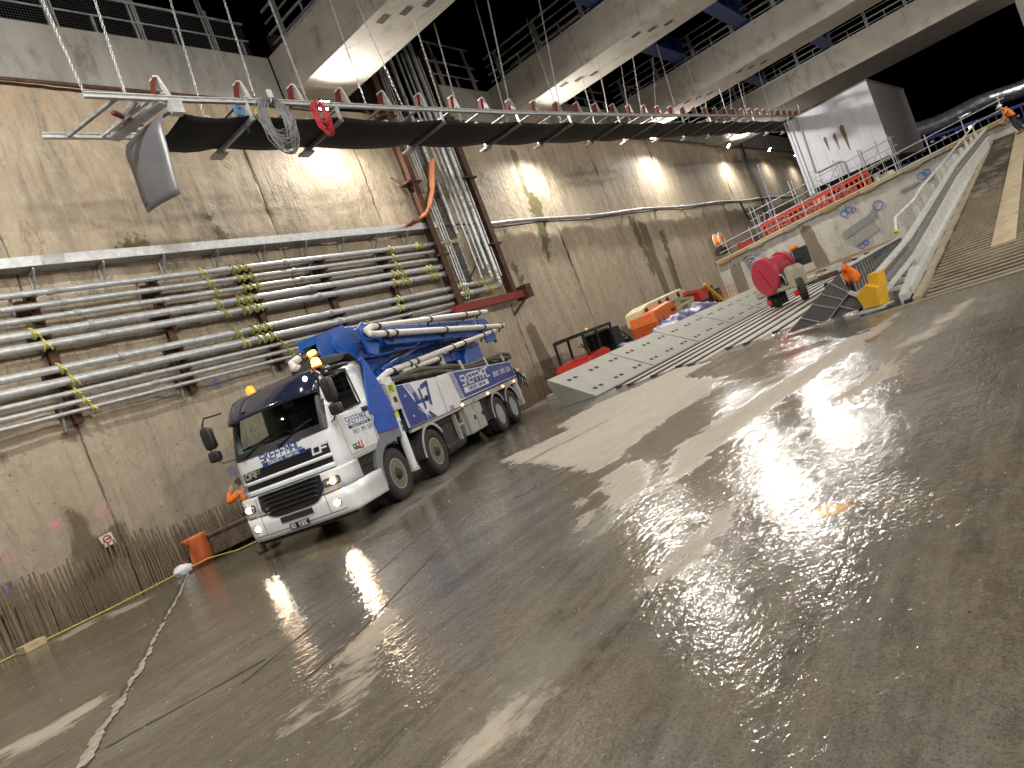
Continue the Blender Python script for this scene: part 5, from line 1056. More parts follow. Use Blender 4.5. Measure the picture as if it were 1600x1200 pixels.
MB().prism([(2.0, 3.80), (2.3, 3.95), (2.6, 3.80), (2.75, 3.35), (2.45, 3.0), (2.1, 3.1)], BCX-.2, BCX-.14, 'x').prism([(2.0, 3.72), (2.25, 3.84), (2.6, 3.74), (2.75, 3.35), (2.45, 3.0), (2.1, 3.1)], BCX+.50, BCX+.56, 'x').build('knuckle_plate', BD, TRK, bevel=.01)
MB().prism([(9.4, 3.55), (10.1, 3.6), (10.7, 3.2), (10.5, 2.75), (9.6, 2.7)], BCX-.1, BCX-.04, 'x').prism([(9.4, 3.5), (10.1, 3.55), (10.7, 3.15), (10.5, 2.72), (9.6, 2.68)], BCX+.62, BCX+.68, 'x').build('knuckle_plate', BD, TRK, bevel=.01)
MB().prism([(7.3, 1.86), (8.8, 1.86), (8.9, 2.75), (7.8, 2.8), (7.4, 2.5)], BCX-.5, BCX+.62, 'x').build('boom_rest', BD, TRK, bevel=.02)
MB().prism([(5.6, 1.86), (5.9, 1.86), (5.85, 2.75), (5.5, 2.75)], BCX-.2, BCX+.60, 'x').build('boom_prop', WHITED, TRK, bevel=.02)
for x, a, b in ((BCX+.12, (2.9, 2.7), (5.6, 3.12)), (BCX-.3, (1.5, 2.9), (4.2, 3.2)), (BCX+.45, (6.2, 3.1), (8.4, 3.35))):
    MB().tube([(x, a[0], a[1]), (x, (a[0]+b[0])/2, (a[1]+b[1])/2)], .09, 12).build('ram_barrel', BD, TRK, True); MB().tube([(x, (a[0]+b[0])/2, (a[1]+b[1])/2), (x, b[0], b[1])], .05, 10).build('ram_rod', ALUM, TRK, True)
rnd = random.Random(3)
for k in range(46):
    u0 = rnd.uniform(1.6, 8); L_ = rnd.uniform(.8, 2.2); z0 = rnd.choice([3.45, 3.78, 3.1, 2.75]); xx = BCX + rnd.uniform(.2, .66)
    MB().tube([(xx, u0, z0), (xx+.05, u0+L_*.3, z0-.07), (xx+.03, u0+L_*.7, z0-.05), (xx, u0+L_, z0+.02)], .016, 5).build('hydraulic_hose', BLK if k % 3 else BD, TRK, True)
CLM = BLK
def pipe(pts, r, clamps, par=TRK, nm='delivery_pipe'):
    MB().tube(pts, r, 14).build(nm, mat('pipe_white', (.62, .60, .56), .4, 0, .1, 6, col2=(.35, .28, .2), c2amt=.3, c2sc=5), par, True)
    P = [Vector(p) for p in pts]; Ls = [(P[i+1]-P[i]).length for i in range(len(P)-1)]; T = sum(Ls)
    for c in clamps:
        d = c*T; i = 0
        while i < len(Ls)-1 and d > Ls[i]: d -= Ls[i]; i += 1
        q = P[i].lerp(P[i+1], d/Ls[i]); dr = (P[i+1]-P[i]).normalized(); MB().tube([q-dr*.04, q+dr*.04], r+.028, 12).tube([q+Vector((-.03, 0, 0)), q+Vector((-.12, 0, -r-.10))], .03, 5).build('pipe_clamp', CLM, par, True)
xp = BCX+.68
pipe([(xp-.12, 2.20, 3.60), (xp, 2.36, 3.66), (xp, 2.7, 3.67), (xp, 10.6, 3.74)], .072, (.06, .42, .75, .9))
pipe([(xp-.05, 2.20, 3.62), (xp+.02, 2.16, 3.50), (xp+.04, 2.4, 3.47), (xp+.05, 3.1, 3.45), (xp+.04, 11.7, 3.15)], .082, (.08, .13, .45, .78, .97))
pipe([(xp-.2, 2.1, 2.45), (xp, 2.35, 2.57), (xp, 10.65, 3.04)], .078, (.06, .17, .22, .52, .63, .85, .95))
pipe([(xp-.02, 3.0, 2.50), (xp-.02, 5.45, 2.60)], .075, (.3, .95))
pipe([(BCX-.05, 1.0, 3.40), (BCX-.05, .30, 3.36), (BCX-.06, .12, 3.30), (BCX-.05, .08, 3.22), (BCX-.02, .2, 3.16), (BCX+.0, .8, 3.16)], .085, (.28, .36))
MB().tube([(xp, 10.5, 3.1), (xp-.1, 10.8, 3.05), (xp-.15, 10.9, 2.85), (xp-.1, 10.7, 2.7)], .06, 8).build('end_hose', BLK, TRK, True)

# ================================================================ precast wedge slabs and rails
PREC = mat('precast_concrete', (.225, .225, .195), .6, 0, .12, 1.2, .25, 20, col2=(.31, .30, .25), c2amt=.35, c2sc=1.6)
pw = empty('precast_kicker_row', (-11.2, 17, 0), 0, 'long row of pale sloping precast concrete segments with paired slots, behind the truck', 'concrete segments')
yy = [16.65, 20.6, 24.6, 28.6, 32.6, 36.6, 41.0]
for k in range(6):
    y0, y1 = yy[k], yy[k+1]-.02; xa = -10.55+.045*k; hk = .93+.012*k; m = MB(Matrix.Translation((11.2, -17, 0)))
    m.prism([(xa, .0), (xa, .03), (-12.0, hk), (-12.05, hk-.12), (-11.8, 0)], y0-(.0), y1, 'y'); o = m.build('precast_segment', PREC, pw, bevel=.012)
    for q in range(3):
        yq = y0+.45+1.35*q
        for t in (.2, .72):
            for d2 in (0, .28):
                c = Vector((xa+(-12.0-xa)*t, yq+d2*1.3, .03+(hk-.03)*t)); s = Vector((-12.0-xa, 0, hk-.03)).normalized(); nrm = Vector((s.z, 0, -s.x))*-1; nrm = Vector((hk-.03, 0, -(-12.0-xa))).normalized()
                m = MB(Matrix.Translation((11.2, -17, 0))); a = c - s*.05; b = c + s*.05
                m.add([a+nrm*.004, b+nrm*.004, b+nrm*.004+Vector((0, .17, 0)), a+nrm*.004+Vector((0, .17, 0)), a+nrm*.012, b+nrm*.012, b+nrm*.012+Vector((0, .17, 0)), a+nrm*.012+Vector((0, .17, 0))], [(0,1,2,3),(4,5,6,7),(0,1,5,4),(1,2,6,5),(2,3,7,6),(3,0,4,7)])
                m.build('slot', BLKM, pw)
RAILM = mat('cast_in_rail', (.05, .042, .036), .5, .3, .3, 5); 
for k in range(9):
    x0 = -10.2+.62*k; x1 = -9.9+.60*k; y0 = [17.3, 16.9, 17.2, 17.6, 17.0, 18.3, 18.0, 18.6, 19.2][k]; y1 = 43-.6*k if k < 6 else 30
    t = empty('floor_rail', (x0, y0, 0), 0, ['first', 'second', 'third', 'fourth', 'fifth', 'sixth', 'seventh', 'eighth', 'last'][k] + ' of the long dark rails set in the slab, counting away from the precast segments', 'rail', 'rails set in the slab')
    MB().bar((0, 0, .03), (x1-x0, y1-y0, .03), .13, .06).build('rail_bar', RAILM, t); MB().bar((.26, .1, .012), (x1-x0+.26, y1-y0, .012), .30, .024).build('pale_strip', mat('pale_strip', (.36, .33, .28), .7, 0, .2, 5), t)

# ---------------------------------------------------------------- small telescopic handler
t = empty('telehandler', (-14.5, 24.0, 0), -.05, 'small red telehandler with black cab parked against the wall behind the precast segments', 'telehandler'); t.scale = (.85, .85, .82)
MB().prism([(-2.3, .45), (-2.3, .95), (-2.0, 1.22), (-.6, 1.38), (-.2, 1.2), (-.1, .5)], -.95, .95, 'x').build('bonnet', REDP, t, bevel=.05)
MB().box((.951, -2.2, .93), (.965, -1.0, 1.0)).box((.951, -.9, .93), (.965, -.25, 1.0)).box((.951, -.75, .62), (.965, -.2, .88)).build('yellow_decal', YELP, t); MB().box((-.97, -2.31, .5), (.97, -1.0, .84)).build('black_skirt', BLKM, t)
MB().box((-.9, -.1, .45), (.9, 2.3, .95)).build('chassis', DARKB, t, bevel=.04)
cf = MB()
for x in (-.85, .85):
    for y, z0 in ((-1.85, 1.1), (-.75, 1.3), (.55, .9)): cf.bar((x, y, z0), (x, y+.12, 2.28), .08, .10)
    cf.bar((x, -1.8, 2.28), (x, .75, 2.32), .10, .12)
for y in (-1.75, -.6, .7): cf.bar((-.85, y, 2.3), (.85, y, 2.3), .10, .10)
cf.bar((-.85, -1.85, 1.15), (.85, -1.85, 1.15), .06, .06).build('cab_frame', BLK, t)
MB().box((.82, -1.6, 1.35), (.83, -.72, 2.2)).box((.82, -.58, 1.35), (.83, .5, 2.2)).build('cab_glass', glassmat('cab_glass', (.6, .65, .62), .25), t); MB().box((-.85, -1.8, 2.33), (.85, .7, 2.40)).build('cab_roof', BLK, t, bevel=.02)
MB().box((-.6, .1, 1.0), (.5, .5, 1.9)).box((-.8, .55, .9), (.8, 1.5, 2.1)).build('seat_and_engine', BLKM, t, bevel=.05); MB().bar((.5, -1.3, 1.3), (.45, -1.55, 1.9), .03, .03).torus((.3, -1.3, 1.75), .17, .02, (0, .5, 1), 12, 4).build('steering', BLK, t)
MB().lathe([(.12, 0), (.13, .16), (.0, .25)], (.4, -1.2, 1.38), 'z', 10).build('orange_cover', HIVIS, t, True); MB().lathe([(.06, 0), (.05, .1), (0, .12)], (.3, -.5, 2.40), 'z', 10).build('beacon', AMB, t, True)
MB().bar((-.2, 1.2, 1.9), (-.1, 3.2, 1.2), .22, .26).bar((.1, 2.9, 1.3), (.1, 3.3, .5), .3, .2).build('boom', DARKB, t); MB().tube([(.6, 1.5, 2.0), (.7, 2.0, 1.5), (.7, 2.4, .8)], .03, 6).tube([(.75, 1.5, 1.8), (.8, 2.2, 1.2), (.75, 2.6, .7)], .03, 6).build('hose', BLK, t, True)
for x in (-.9, .9):
    for y in (-1.6, 1.8): w = empty('wheel', (x, y, .45)); w.parent = t; MB().lathe([(.25, -.16), (.42, -.16), (.45, -.1), (.45, .1), (.42, .16), (.25, .16)], (0, 0, 0), 'x', 20, True).build('tyre', TYRE, w, 35); MB().lathe([(.26, -.05), (.1, .05), (0, .05)], (0, 0, 0), 'x', 16).build('rim', REDP, w, 35)
# ---------------------------------------------------------------- orange boom lift
CREAM = mat('cream_paint', (.55, .48, .28), .5, 0, .1, 5, col2=(.25, .2, .12), c2amt=.3)
t = empty('boom_lift', (-14.4, 31, 0), 0, 'orange and cream boom lift folded against the wall behind a purple tarpaulin', 'boom lift'); t.scale = (1, .93, .84)
MB().prism([(-3.1, .75), (-3.25, 1.5), (-3.15, 2.1), (-.9, 2.3), (-.3, 1.9), (-.3, .9)], -.4, .95, 'x').build('engine_cover', ORG, t, bevel=.12); MB().prism([(-3.2, 1.6), (-3.1, 2.35), (-2.2, 2.55), (2.2, 2.75), (2.9, 2.45), (2.8, 2.2), (-2.0, 2.15), (-2.2, 1.65)], -.5, .40, 'x').build('counterweight_boom', CREAM, t, bevel=.06)
MB().box((.951, -2.9, 1.25), (.96, -2.3, 1.55)).box((.951, -1.2, 1.65), (.96, -.7, 1.85)).build('decal_plate', BLK, t); m = MB(); letters(m, 'X3', lambda u, z, o: (.96+o, u, z), -2.8, -2.4, 1.3, 1.5, .03); m.build('decal_lettering', WHITEP, t)
for y, z in ((-2.6, 2.2), (-.9, 2.35), (.1, 2.4), (1.6, 2.45)): MB().lathe([(.16, 0), (.16, .05), (0, .06)], (.40, y, z), 'x', 12).build('pin_boss', BLK, t, True)
MB().box((-.9, -2.4, .5), (.8, 1.6, .85)).build('chassis', DARKB, t, bevel=.05); MB().bar((.2, .6, 2.3), (.3, 4.3, 2.0), .22, .2).bar((.2, .8, 1.7), (.3, 4.0, 1.95), .16, .14).build('jib', CREAM, t); MB().bar((.4, 2.2, 2.35), (.5, 5.2, 2.1), .3, .2).box((.3, 3.6, 1.6), (.7, 4.8, 2.3)).build('jib_red', REDP, t)
MB().bar((.8, 4.5, 2.5), (.9, 6.3, .9), .12, .16).build('yellow_arm', YELP, t); MB().box((-.3, 5.6, .9), (.6, 7.2, 2.0)).box((0, 6.0, 2.0), (.4, 6.8, 2.3)).build('control_box', BLKM, t, bevel=.06)
for x in (-.8, .8):
    for y in (-1.9, 1.2): w = empty('wheel', (x, y, .45)); w.parent = t; MB().lathe([(.25, -.16), (.45, -.12), (.45, .12), (.25, .16)], (0, 0, 0), 'x', 18, True).build('tyre', TYRE, w, 35)
t = empty('orange_mesh_fence', (-13.6, 37.4, 0), 0, 'orange mesh barrier frames standing beyond the boom lift', 'barrier')
m = MB()
for k in range(9): m.bar((0, -1.6+.5*k, 0), (0, -1.6+.5*k, 1.55), .03, .03)
for k in range(5): m.bar((0, -1.6, .15+.34*k), (0, 2.4, .15+.34*k), .025, .025)
m.build('frame', mat('barrier_orange_wire', (.55, .16, .05), .6, 0, .2, 5), t)
# purple tarpaulin: crumpled long heap
t = empty('purple_tarpaulin', (-12.75, 27, 0), 0, 'crumpled purple tarpaulin heaped behind the precast segments in front of the boom lift', 'tarpaulin'); rows = []
for y in np.linspace(-4.2, 7.6, 70):
    hh = .92+.55*math.exp(-((y-4.0)/1.7)**2) + .28*math.exp(-((y-1.0)/1.4)**2); row = []
    for k, a in enumerate(np.linspace(0, math.pi, 16)):
        nz_ = noise.fractal(Vector((y*.9, a*2.2, 1.7)), 1, 2, 4); r2_ = 1-abs(noise.noise(Vector((y*1.5+a*.8, a*3.1, 4))))*1.2
        row.append((.75*math.cos(a)*(1+.2*nz_), y, max(.0, hh*math.sin(a)**.6*(.82+.20*nz_+.13*r2_))))
    rows.append(row)
MB().sheet(rows).build('tarpaulin_sheet', PURP, t, 60, solid=.012)
# ---------------------------------------------------------------- hose reel trailer
t = empty('hose_reel_trailer', (-7.9, 28.6, 0), 0, 'dirty flat trailer carrying a big red drum and a blue hose reel', 'trailer'); SAND = mat('sand_frame', (.36, .33, .24), .7, 0, .15, 6, .2, 20, col2=(.16, .13, .1), c2amt=.45)
R_ = Matrix.Rotation(-.62, 4, 'Z')
MB(R_).box((-1.35, -.5, .62), (1.15, .5, .74)).box((-1.75, -.1, .6), (-1.3, .1, .72)).box((-1.85, -.16, .56), (-1.72, .16, .8)).build('deck', SAND, t); MB(R_).box((-1.36, -.53, .66), (1.16, -.505, .78)).build('side_board', SAND, t)
m = MB(R_); rings_ = []
m.lathe([(.0, -.05), (.74, -.02), (.80, .06), (.80, .14), (.76, .17), (.66, .17), (.66, .95), (.76, .95), (.80, .98), (.78, 1.06), (0, 1.08)], (-.42, -.55, 1.38), 'y', 36); m.build('red_drum', mat('drum_red', (.38, .025, .05), .5, 0, .08, 3, coat=.2), t, 35)
MB(R_).bar((-.55, -.63, 1.75), (-.15, -.64, .85), .035, .03).build('drum_brace', REDP, t)
m = MB(R_); 
for k in range(12): m.torus((.36+.0*k, -.42+.05*k, 1.02), .27+.012*(k % 3), .035, (0, 1, 0), 18, 5)
m.build('blue_hose_reel', mat('hose_teal', (.03, .09, .11), .5, 0, .3, 9), t); m = MB(R_)
for k in range(5): m.torus((.36, -.48+.02*k, 1.02), .24+.03*(k % 2), .008, (.1*k, 1, .1), 18, 4)
m.build('loose_string', WHITED, t)
MB(R_).prism([(.68, .74), (1.12, .74), (1.15, 1.3), (.95, 1.48), (.70, 1.42)], -.5, .1, 'y').build('engine_shroud', SAND, t, bevel=.05); MB(R_).box((.72, .15, 1.3), (1.2, .5, 2.0)).bar((.7, .1, 1.6), (1.3, .1, 1.62), .04, .04).bar((.72, .1, 1.3), (.72, .1, 2.0), .04, .04).build('pump_block', BLKM, t, bevel=.03)
rbox(MB(R_), (.78, .25, 2.06), (.18, .15, .10), e=2.2).build('orange_lid', HIVIS, t, True); rbox(MB(R_), (-1.05, -.1, .86), (.26, .24, .13), e=2.2).build('red_cloth', mat('cloth_red', (.55, .05, .02), .8, 0, .2, 9, .4, 14), t, True)
w = empty('wheel', R_ @ Vector((1.15, -.35, .48))); w.parent = t; w.rotation_euler = (0, 0, .35); MB().lathe([(.28, -.10), (.42, -.12), (.46, -.06), (.46, .06), (.42, .12), (.28, .10)], (0, 0, 0), 'x', 22, True).build('tyre', TYRE, w, 35); MB().lathe([(.29, -.04), (.1, .0), (0, 0)], (0, 0, 0), 'x', 18).build('rim', WHITED, w, 35)
w = empty('wheel', R_ @ Vector((-.75, -.1, .28))); w.parent = t; MB().lathe([(.1, -.10), (.26, -.10), (.28, 0), (.26, .10), (.1, .10)], (0, 0, 0), 'x', 18, True).build('tyre', BLKM, w, 35)
MB(R_).box((-1.0, -.42, .2), (-.72, -.2, .42)).box((.75, -.45, .28), (1.0, -.2, .5)).build('red_block', REDP, t, bevel=.04); MB(R_).tube([(-.05, -.55, 1.0), (.05, -.6, .5), (.12, -.62, .02)], .012, 4).box((-.9, -.4, .1), (-.7, .4, .6)).build('jack_leg', BLKM, t)
# ghost of cables hung on the far wall
t = empty('hanging_cable_bundle', (-13.9, 45.75, 2.2), 0, 'tangled grey cable bundle hung on the far concrete wall above the red drum', 'cable bundle'); rnd = random.Random(8); m = MB()
for k in range(14): m.torus((rnd.uniform(-.4, .4), -.08, rnd.uniform(-.25, .3)), rnd.uniform(.2, .45), .03, (rnd.uniform(-.5, .5), 1, rnd.uniform(-.5, .5)), 12, 4)
m.build('cable_turn', mat('cable_greyblue', (.25, .26, .32), .5, 0, .3, 9), t); MB().bar((-.35, 0, -.4), (-.25, 0, -1.3), .04, .04).bar((.15, 0, -.4), (.3, 0, -1.3), .04, .04).build('cable_tail', WHITED, t)

# ---------------------------------------------------------------- cross wall at the far end of the pit
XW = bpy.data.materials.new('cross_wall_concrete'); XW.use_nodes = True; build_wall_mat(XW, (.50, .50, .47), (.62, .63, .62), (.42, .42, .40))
xw = empty('cross_wall', (-9, 46, 0), 0, 'pale concrete cross wall with blue spray marks and damp brown stains at the far end of the pit', 'wall')
def xtop(x): return 3.1 + (x+16)*.078
xs = np.arange(-16.6, 0.8, .22); us = np.linspace(0, 1, 18); Xg, Ug = np.meshgrid(xs, us, indexing='ij'); P = np.stack([Xg.ravel(), Ug.ravel()*np.array([xtop(x) for x in Xg.ravel()])], 1)
nzv = np.array([noise.fractal(Vector((x*.5, 3, z*.5)), 1, 2, 4)*.03 for x, z in P])
wets = [[(-15.9, 2.6), (-15.0, 2.7), (-14.9, 0), (-15.9, 0)], [(-14.6, 2.9), (-14.0, 2.9), (-13.9, .5), (-14.4, .5)], [(-10.9, 3.2), (-10.2, 3.3), (-9.9, .5), (-10.7, .5)], [(-12.9, 2.4), (-12.2, 2.4), (-12.0, .3), (-12.8, .3)]]
wv = np.full(len(P), -5.)
for q in wets: wv = np.maximum(wv, sdist(P, q))
blv = np.full(len(P), -5.)
BLS = mat('blue_spray', (.05, .13, .48), .7, 0, .3, 30)
for (qx, qz), r, nn in (((-8.2, 3.1), .2, 3), ((-6.4, 2.8), .26, 1), ((-3.9, 3.4), .2, 2), ((-7.9, .9), .16, 2)):
    for k in range(nn): MB(Matrix.Translation((9, -46, 0))).torus((qx+.26*k, 45.93, qz+.1*(k % 2)), r*(1-.15*k), .026, (.0, 1, 0), 14, 4).build('spray_mark', BLS, xw)
faces = gridfaces(len(xs), len(us))
attr_mesh('wall_face', np.stack([P[:, 0]+9, nzv*0-nzv, P[:, 1]], 1), faces, dict(wet=wv, moss=np.full(len(P), -5.), seam=np.full(len(P), -5.), pink=np.full(len(P), -5.), blue=blv), XW, None, xw, True)
MB(Matrix.Translation((9, -46, 0))).prism([(-17, 0), (.7, 0), (.7, xtop(.7)-.02), (-17, xtop(-17)-.02)], 46.08, 47.6, 'y').build('wall_core', BEAMC, xw)
PATCH = mat('patch_grey', (.20, .205, .21), .8, 0, .15, 5, .4, 20)
MB().prism([(.35, 2.05), (2.0, 2.5), (2.45, 2.9), (2.3, 2.15), (2.1, 2.05), (.4, 1.6)], -.07, -.03, 'y').build('render_patch', PATCH, xw); MB().prism([(2.7+1.2, 2.95), (3.9+1.0, 3.05), (4.9, 3.2), (3.9, 3.12)], -.07, -.03, 'y').build('render_patch', PATCH, xw); MB().prism([(5.2, 2.95), (5.6, 3.0), (5.6, 3.4), (5.2, 3.3)], -.07, -.03, 'y').build('render_patch', PATCH, xw)
MB().prism([(.7, 1.0), (2.2, 1.4), (2.1, 2.0), (.5, 1.55)], -.055, -.03, 'y').build('rough_patch', mat('rough_patch', (.27, .26, .23), .9, 0, .35, 14, .6, 20), xw)
# cap and walkway
def xwp(a, b, y0, y1, h0, h1): return [(a, xtop(a)+h0), (b, xtop(b)+h0), (b, xtop(b)+h1), (a, xtop(a)+h1)]
wk = empty('walkway_slab', (-9, 46, 3), 0, 'narrow timber-edged walkway along the top of the far cross wall', 'walkway'); Mw = Matrix.Translation((9, -46, -3)); k = 0; x = -16.4
while x < .4:
    b = min(.5, x+2.35); MB(Mw).prism(xwp(x, b-.02, 0, 0, .0, .16), 45.72, 47.4, 'y').build('edge_slab', [WOOD, mat('slab_tan', (.38, .32, .22), .8, 0, .2, 4, .2), CONC][k % 3], wk); MB(Mw).prism(xwp(x+.1, x+.9, 0, 0, -.10, -.005), 45.75, 45.97, 'y').build('packer', WOOD, wk); x = b; k += 1
MB(Mw).prism(xwp(-16.4, .5, 0, 0, .17, .24), 45.70, 45.80, 'y').build('yellow_edge_strip', mat('edge_cream', (.50, .45, .26), .7, 0, .2, 5), wk)
hr = empty('walkway_handrail', (-9, 45.9, 3.3), 0, 'scaffold tube handrail along the walkway above the far cross wall', 'handrail'); Mh = Matrix.Translation((9, -45.9, -3.3))
for h, r in ((1.15, .03), (.65, .025)): MB(Mh).tube([(-16.0, 45.9, xtop(-16)+h), (.6, 45.9, xtop(.6)+h)], r, 6).build('handrail_tube', STEEL, hr)
x = -15.4
while x < .5: MB(Mh).tube([(x, 45.9, xtop(x)-.25), (x, 45.9, xtop(x)+1.35)], .028, 6).build('post', STEEL, hr); x += 1.75
for k, (a, b) in enumerate(((-13.0, -11.4), (-11.3, -9.6), (-9.5, -7.9), (-7.8, -6.3))):
    t = empty('red_barrier', ((a+b)/2, 46.2, xtop((a+b)/2)+.2), 0, ['red perforated plastic barrier at the left end of the walkway, half hidden', 'second red plastic barrier from the left on the walkway', 'third red plastic barrier, in front of the pale boxes', 'rightmost red plastic barrier on the walkway'][k], 'barrier', 'red barriers on the walkway'); Mb = Matrix.Translation((-(a+b)/2, -46.2, -(xtop((a+b)/2)+.2)))
    s_ = .078; L_ = b-a; fr2 = MB(Mb)
    def Z(x, h): return xtop(x)+.2+h
    for h0, h1 in ((0, .12), (.38, .48), (.72, .92)): fr2.prism([(a, Z(a, h0)), (b, Z(b, h0)), (b, Z(b, h1)), (a, Z(a, h1))], 46.17, 46.23, 'y')
    for q in range(6): xx = a+q*(L_-.1)/5; fr2.prism([(xx, Z(xx, .1)), (xx+.12, Z(xx, .1)), (xx+.12, Z(xx, .8)), (xx, Z(xx, .8))], 46.18, 46.22, 'y')
    fr2.build('barrier_panel', REDB, t); MB(Mb).box((a+.1, 45.98, Z(a, -.05)), (a+.25, 46.42, Z(a, .02))).box((b-.25, 45.98, Z(b, -.05)), (b-.1, 46.42, Z(b, .02))).build('barrier_foot', BLK, t)
rnd = random.Random(31); PALEB = mat('pale_sack', (.55, .53, .48), .8, 0, .15, 6)
for k, (x, w_, h_) in enumerate(((-10.2, .7, .45), (-9.3, .8, .8), (-8.5, .6, .55), (-7.7, .6, .45), (-5.6, .9, .35))):
    t = MB().box((-w_/2, -.3, 0), (w_/2, .3, h_)).build('pale_crate', PALEB, None, bevel=.03, loc=(x, 46.9, xtop(x)+.16)); tag(t, ['low pale crate left of the tall one behind the red barriers', 'tallest pale crate behind the red barriers', 'pale crate right of the tallest one behind the red barriers', 'small pale crate behind the last red barrier', 'flat pale crate on the walkway right of the red barriers'][k], 'crate', 'pale crates on the walkway')
t = MB().box((-.55, -.3, 0), (.55, .3, .5), Matrix.Rotation(.1, 4, 'Z')).build('red_toolbox', mat('dark_red', (.22, .012, .012), .5), None, bevel=.03, loc=(-14.2, 46.2, xtop(-14.2)+.18)); tag(t, 'dark red box at the left part of the walkway', 'box')
t = MB().lathe([(.22, 0), (.2, .35), (.24, .5), (.0, .55)], (0, 0, 0), 'z', 12).build('steel_drum', ALUM, None, 35, loc=(-6.0, 46.3, xtop(-6)+.17)); tag(t, 'shiny small steel drum at the right end of the red barriers', 'drum')
# orange and white float on the wall
t = empty('cable_drum', (-16.0, 46.6, 4.6), 0, 'orange and white cable drum hung on the wall at the left end of the walkway', 'cable drum')
MB().lathe([(.0, -.2), (.55, -.2), (.55, -.14), (.0, -.14)], (0, 0, 0), 'x', 20).lathe([(.0, .18), (.55, .18), (.55, .24), (0, .24)], (.0, 0, 0), 'x', 20).build('drum_flange', mat('drum_white', (.7, .7, .68), .4), t, 35); MB().lathe([(.0, -.14), (.42, -.14), (.42, .18), (0, .18)], (0, 0, 0), 'x', 20).build('drum_core', HIVIS, t, 35); MB().box((.24, -.22, -.42), (.27, .22, .28)).build('orange_label', HIVIS, t, bevel=.02); MB().box((-.3, -.5, -.95), (.3, .5, -.55)).bar((.1, -.3, -.9), (.1, 0, 0), .05, .05).bar((.1, .3, -.9), (.1, 0, 0), .05, .05).build('drum_stand', BLKM, t)
# purple-ish scaffold foot, stair tower and scaffold
SCF = mat('scaffold_tube', (.42, .43, .45), .4, .7, .15, 8)
sc = empty('scaffold_walkway', (-10, 47.6, 3.6), 0, 'scaffold frame with stairs and guard tubes standing between the walkway and the white enclosure', 'scaffold'); Ms = Matrix.Translation((10, -47.6, -3.6))
for x in (-13.6, -12.4, -10.8, -9.4, -8.0, -6.6, -5.6, -4.9):
    for y in (47.2, 48.1): MB(Ms).tube([(x, y, xtop(x)), (x, y, 6.4 if x > -11 else 5.9)], .028, 6).build('standard', SCF, sc)
for z in (4.9, 5.45, 5.95):
    MB(Ms).tube([(-13.8, 47.2, z-.45), (-7.6, 47.2, z), (-4.6, 47.2, z+.25)], .025, 6).build('ledger', SCF, sc)
MB(Ms).prism([(-13.0, 4.35), (-4.6, 5.15), (-4.6, 5.22), (-13.0, 4.42)], 47.2, 48.1, 'y').build('deck_board', DARKB, sc)
for x0, x1 in ((-9.4, -8.0), (-6.6, -5.6)): MB(Ms).tube([(x0, 47.2, 4.3), (x1, 47.2, 5.9)], .022, 5).tube([(x1, 47.2, 4.3), (x0, 47.2, 5.9)], .022, 5).build('brace', SCF, sc)
for k in range(7): MB(Ms).box((-12.9+.03*k, 47.0, 3.55+.17*k), (-11.6+.05*k, 47.4, 3.6+.17*k)).build('stair_tread', DSTEEL, sc)
for k in range(3): MB(Ms).tube([(-13.3+.35*k, 46.9, 3.4), (-13.1+.35*k, 46.9, 5.2)], .05, 6).build('wrapped_tube', mat('wrapped_purple', (.22, .2, .32), .6, 0, .4, 12), sc)
MB(Ms).tube([(-12.4, 48.1, 5.0), (-12.35, 48.1, 8.3)], .05, 6).build('wrapped_tube', mat('wrapped_purple', (.1, .1, .1)), sc)
MB(Ms).box((-10.6, 47.3, 3.8), (-9.6, 48.0, 4.25)).build('tool_pile', DARKB, sc)
# big white acoustic enclosure
en = empty('white_enclosure', (-7.4, 48.2, 5.33), math.radians(-4.4), 'large white panelled enclosure with three brown rust streaks raised above the far end', 'enclosure'); ENW = mat('enclosure_white', (.56, .585, .65), .65, 0, .04, 1)
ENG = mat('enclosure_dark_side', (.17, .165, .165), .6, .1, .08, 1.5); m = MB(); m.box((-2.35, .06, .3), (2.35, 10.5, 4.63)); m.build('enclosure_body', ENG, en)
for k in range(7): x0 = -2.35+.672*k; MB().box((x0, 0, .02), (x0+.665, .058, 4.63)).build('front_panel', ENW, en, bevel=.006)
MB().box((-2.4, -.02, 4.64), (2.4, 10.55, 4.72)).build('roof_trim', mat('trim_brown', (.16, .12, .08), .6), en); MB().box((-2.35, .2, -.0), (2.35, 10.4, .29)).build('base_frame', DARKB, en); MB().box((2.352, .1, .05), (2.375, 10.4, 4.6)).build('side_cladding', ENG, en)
for k in range(1): MB().tube([(-1.85, -.07, 4.6), (-1.95, -.07, .95), (-1.85, -.07, .88), (-.35, -.07, .92), (-.22, -.07, .82), (-.2, -.07, -.6)], .04, 8).build('drain_pipe', DSTEEL, en, True)
STK = mat('rust_streak', (.16, .105, .04), .7, 0, .5, 6, 0, 30)
for x0, zt, L_, w_ in ((-.78, 2.75, 1.0, .10), (-.22, 2.7, 1.15, .09), (.30, 2.95, 1.7, .14)):
    MB().add([(x0-w_, -.003, zt-.15), (x0, -.003, zt), (x0+w_, -.003, zt-.12), (x0+w_*.8, -.003, zt-.5*L_), (x0+w_*.3, -.003, zt-L_), (x0-w_*.0, -.003, zt-L_*.95), (x0-w_*.6, -.003, zt-.5*L_)], [(0,1,2,3,4,5,6)]).build('rust_streak', STK, en)
MB().box((-2.5, -.1, -.3), (-2.36, 3, 4.7)).box((-2.75, .1, -.3), (-2.6, 3, 4.7)).build('corner_frame', ENW, en)
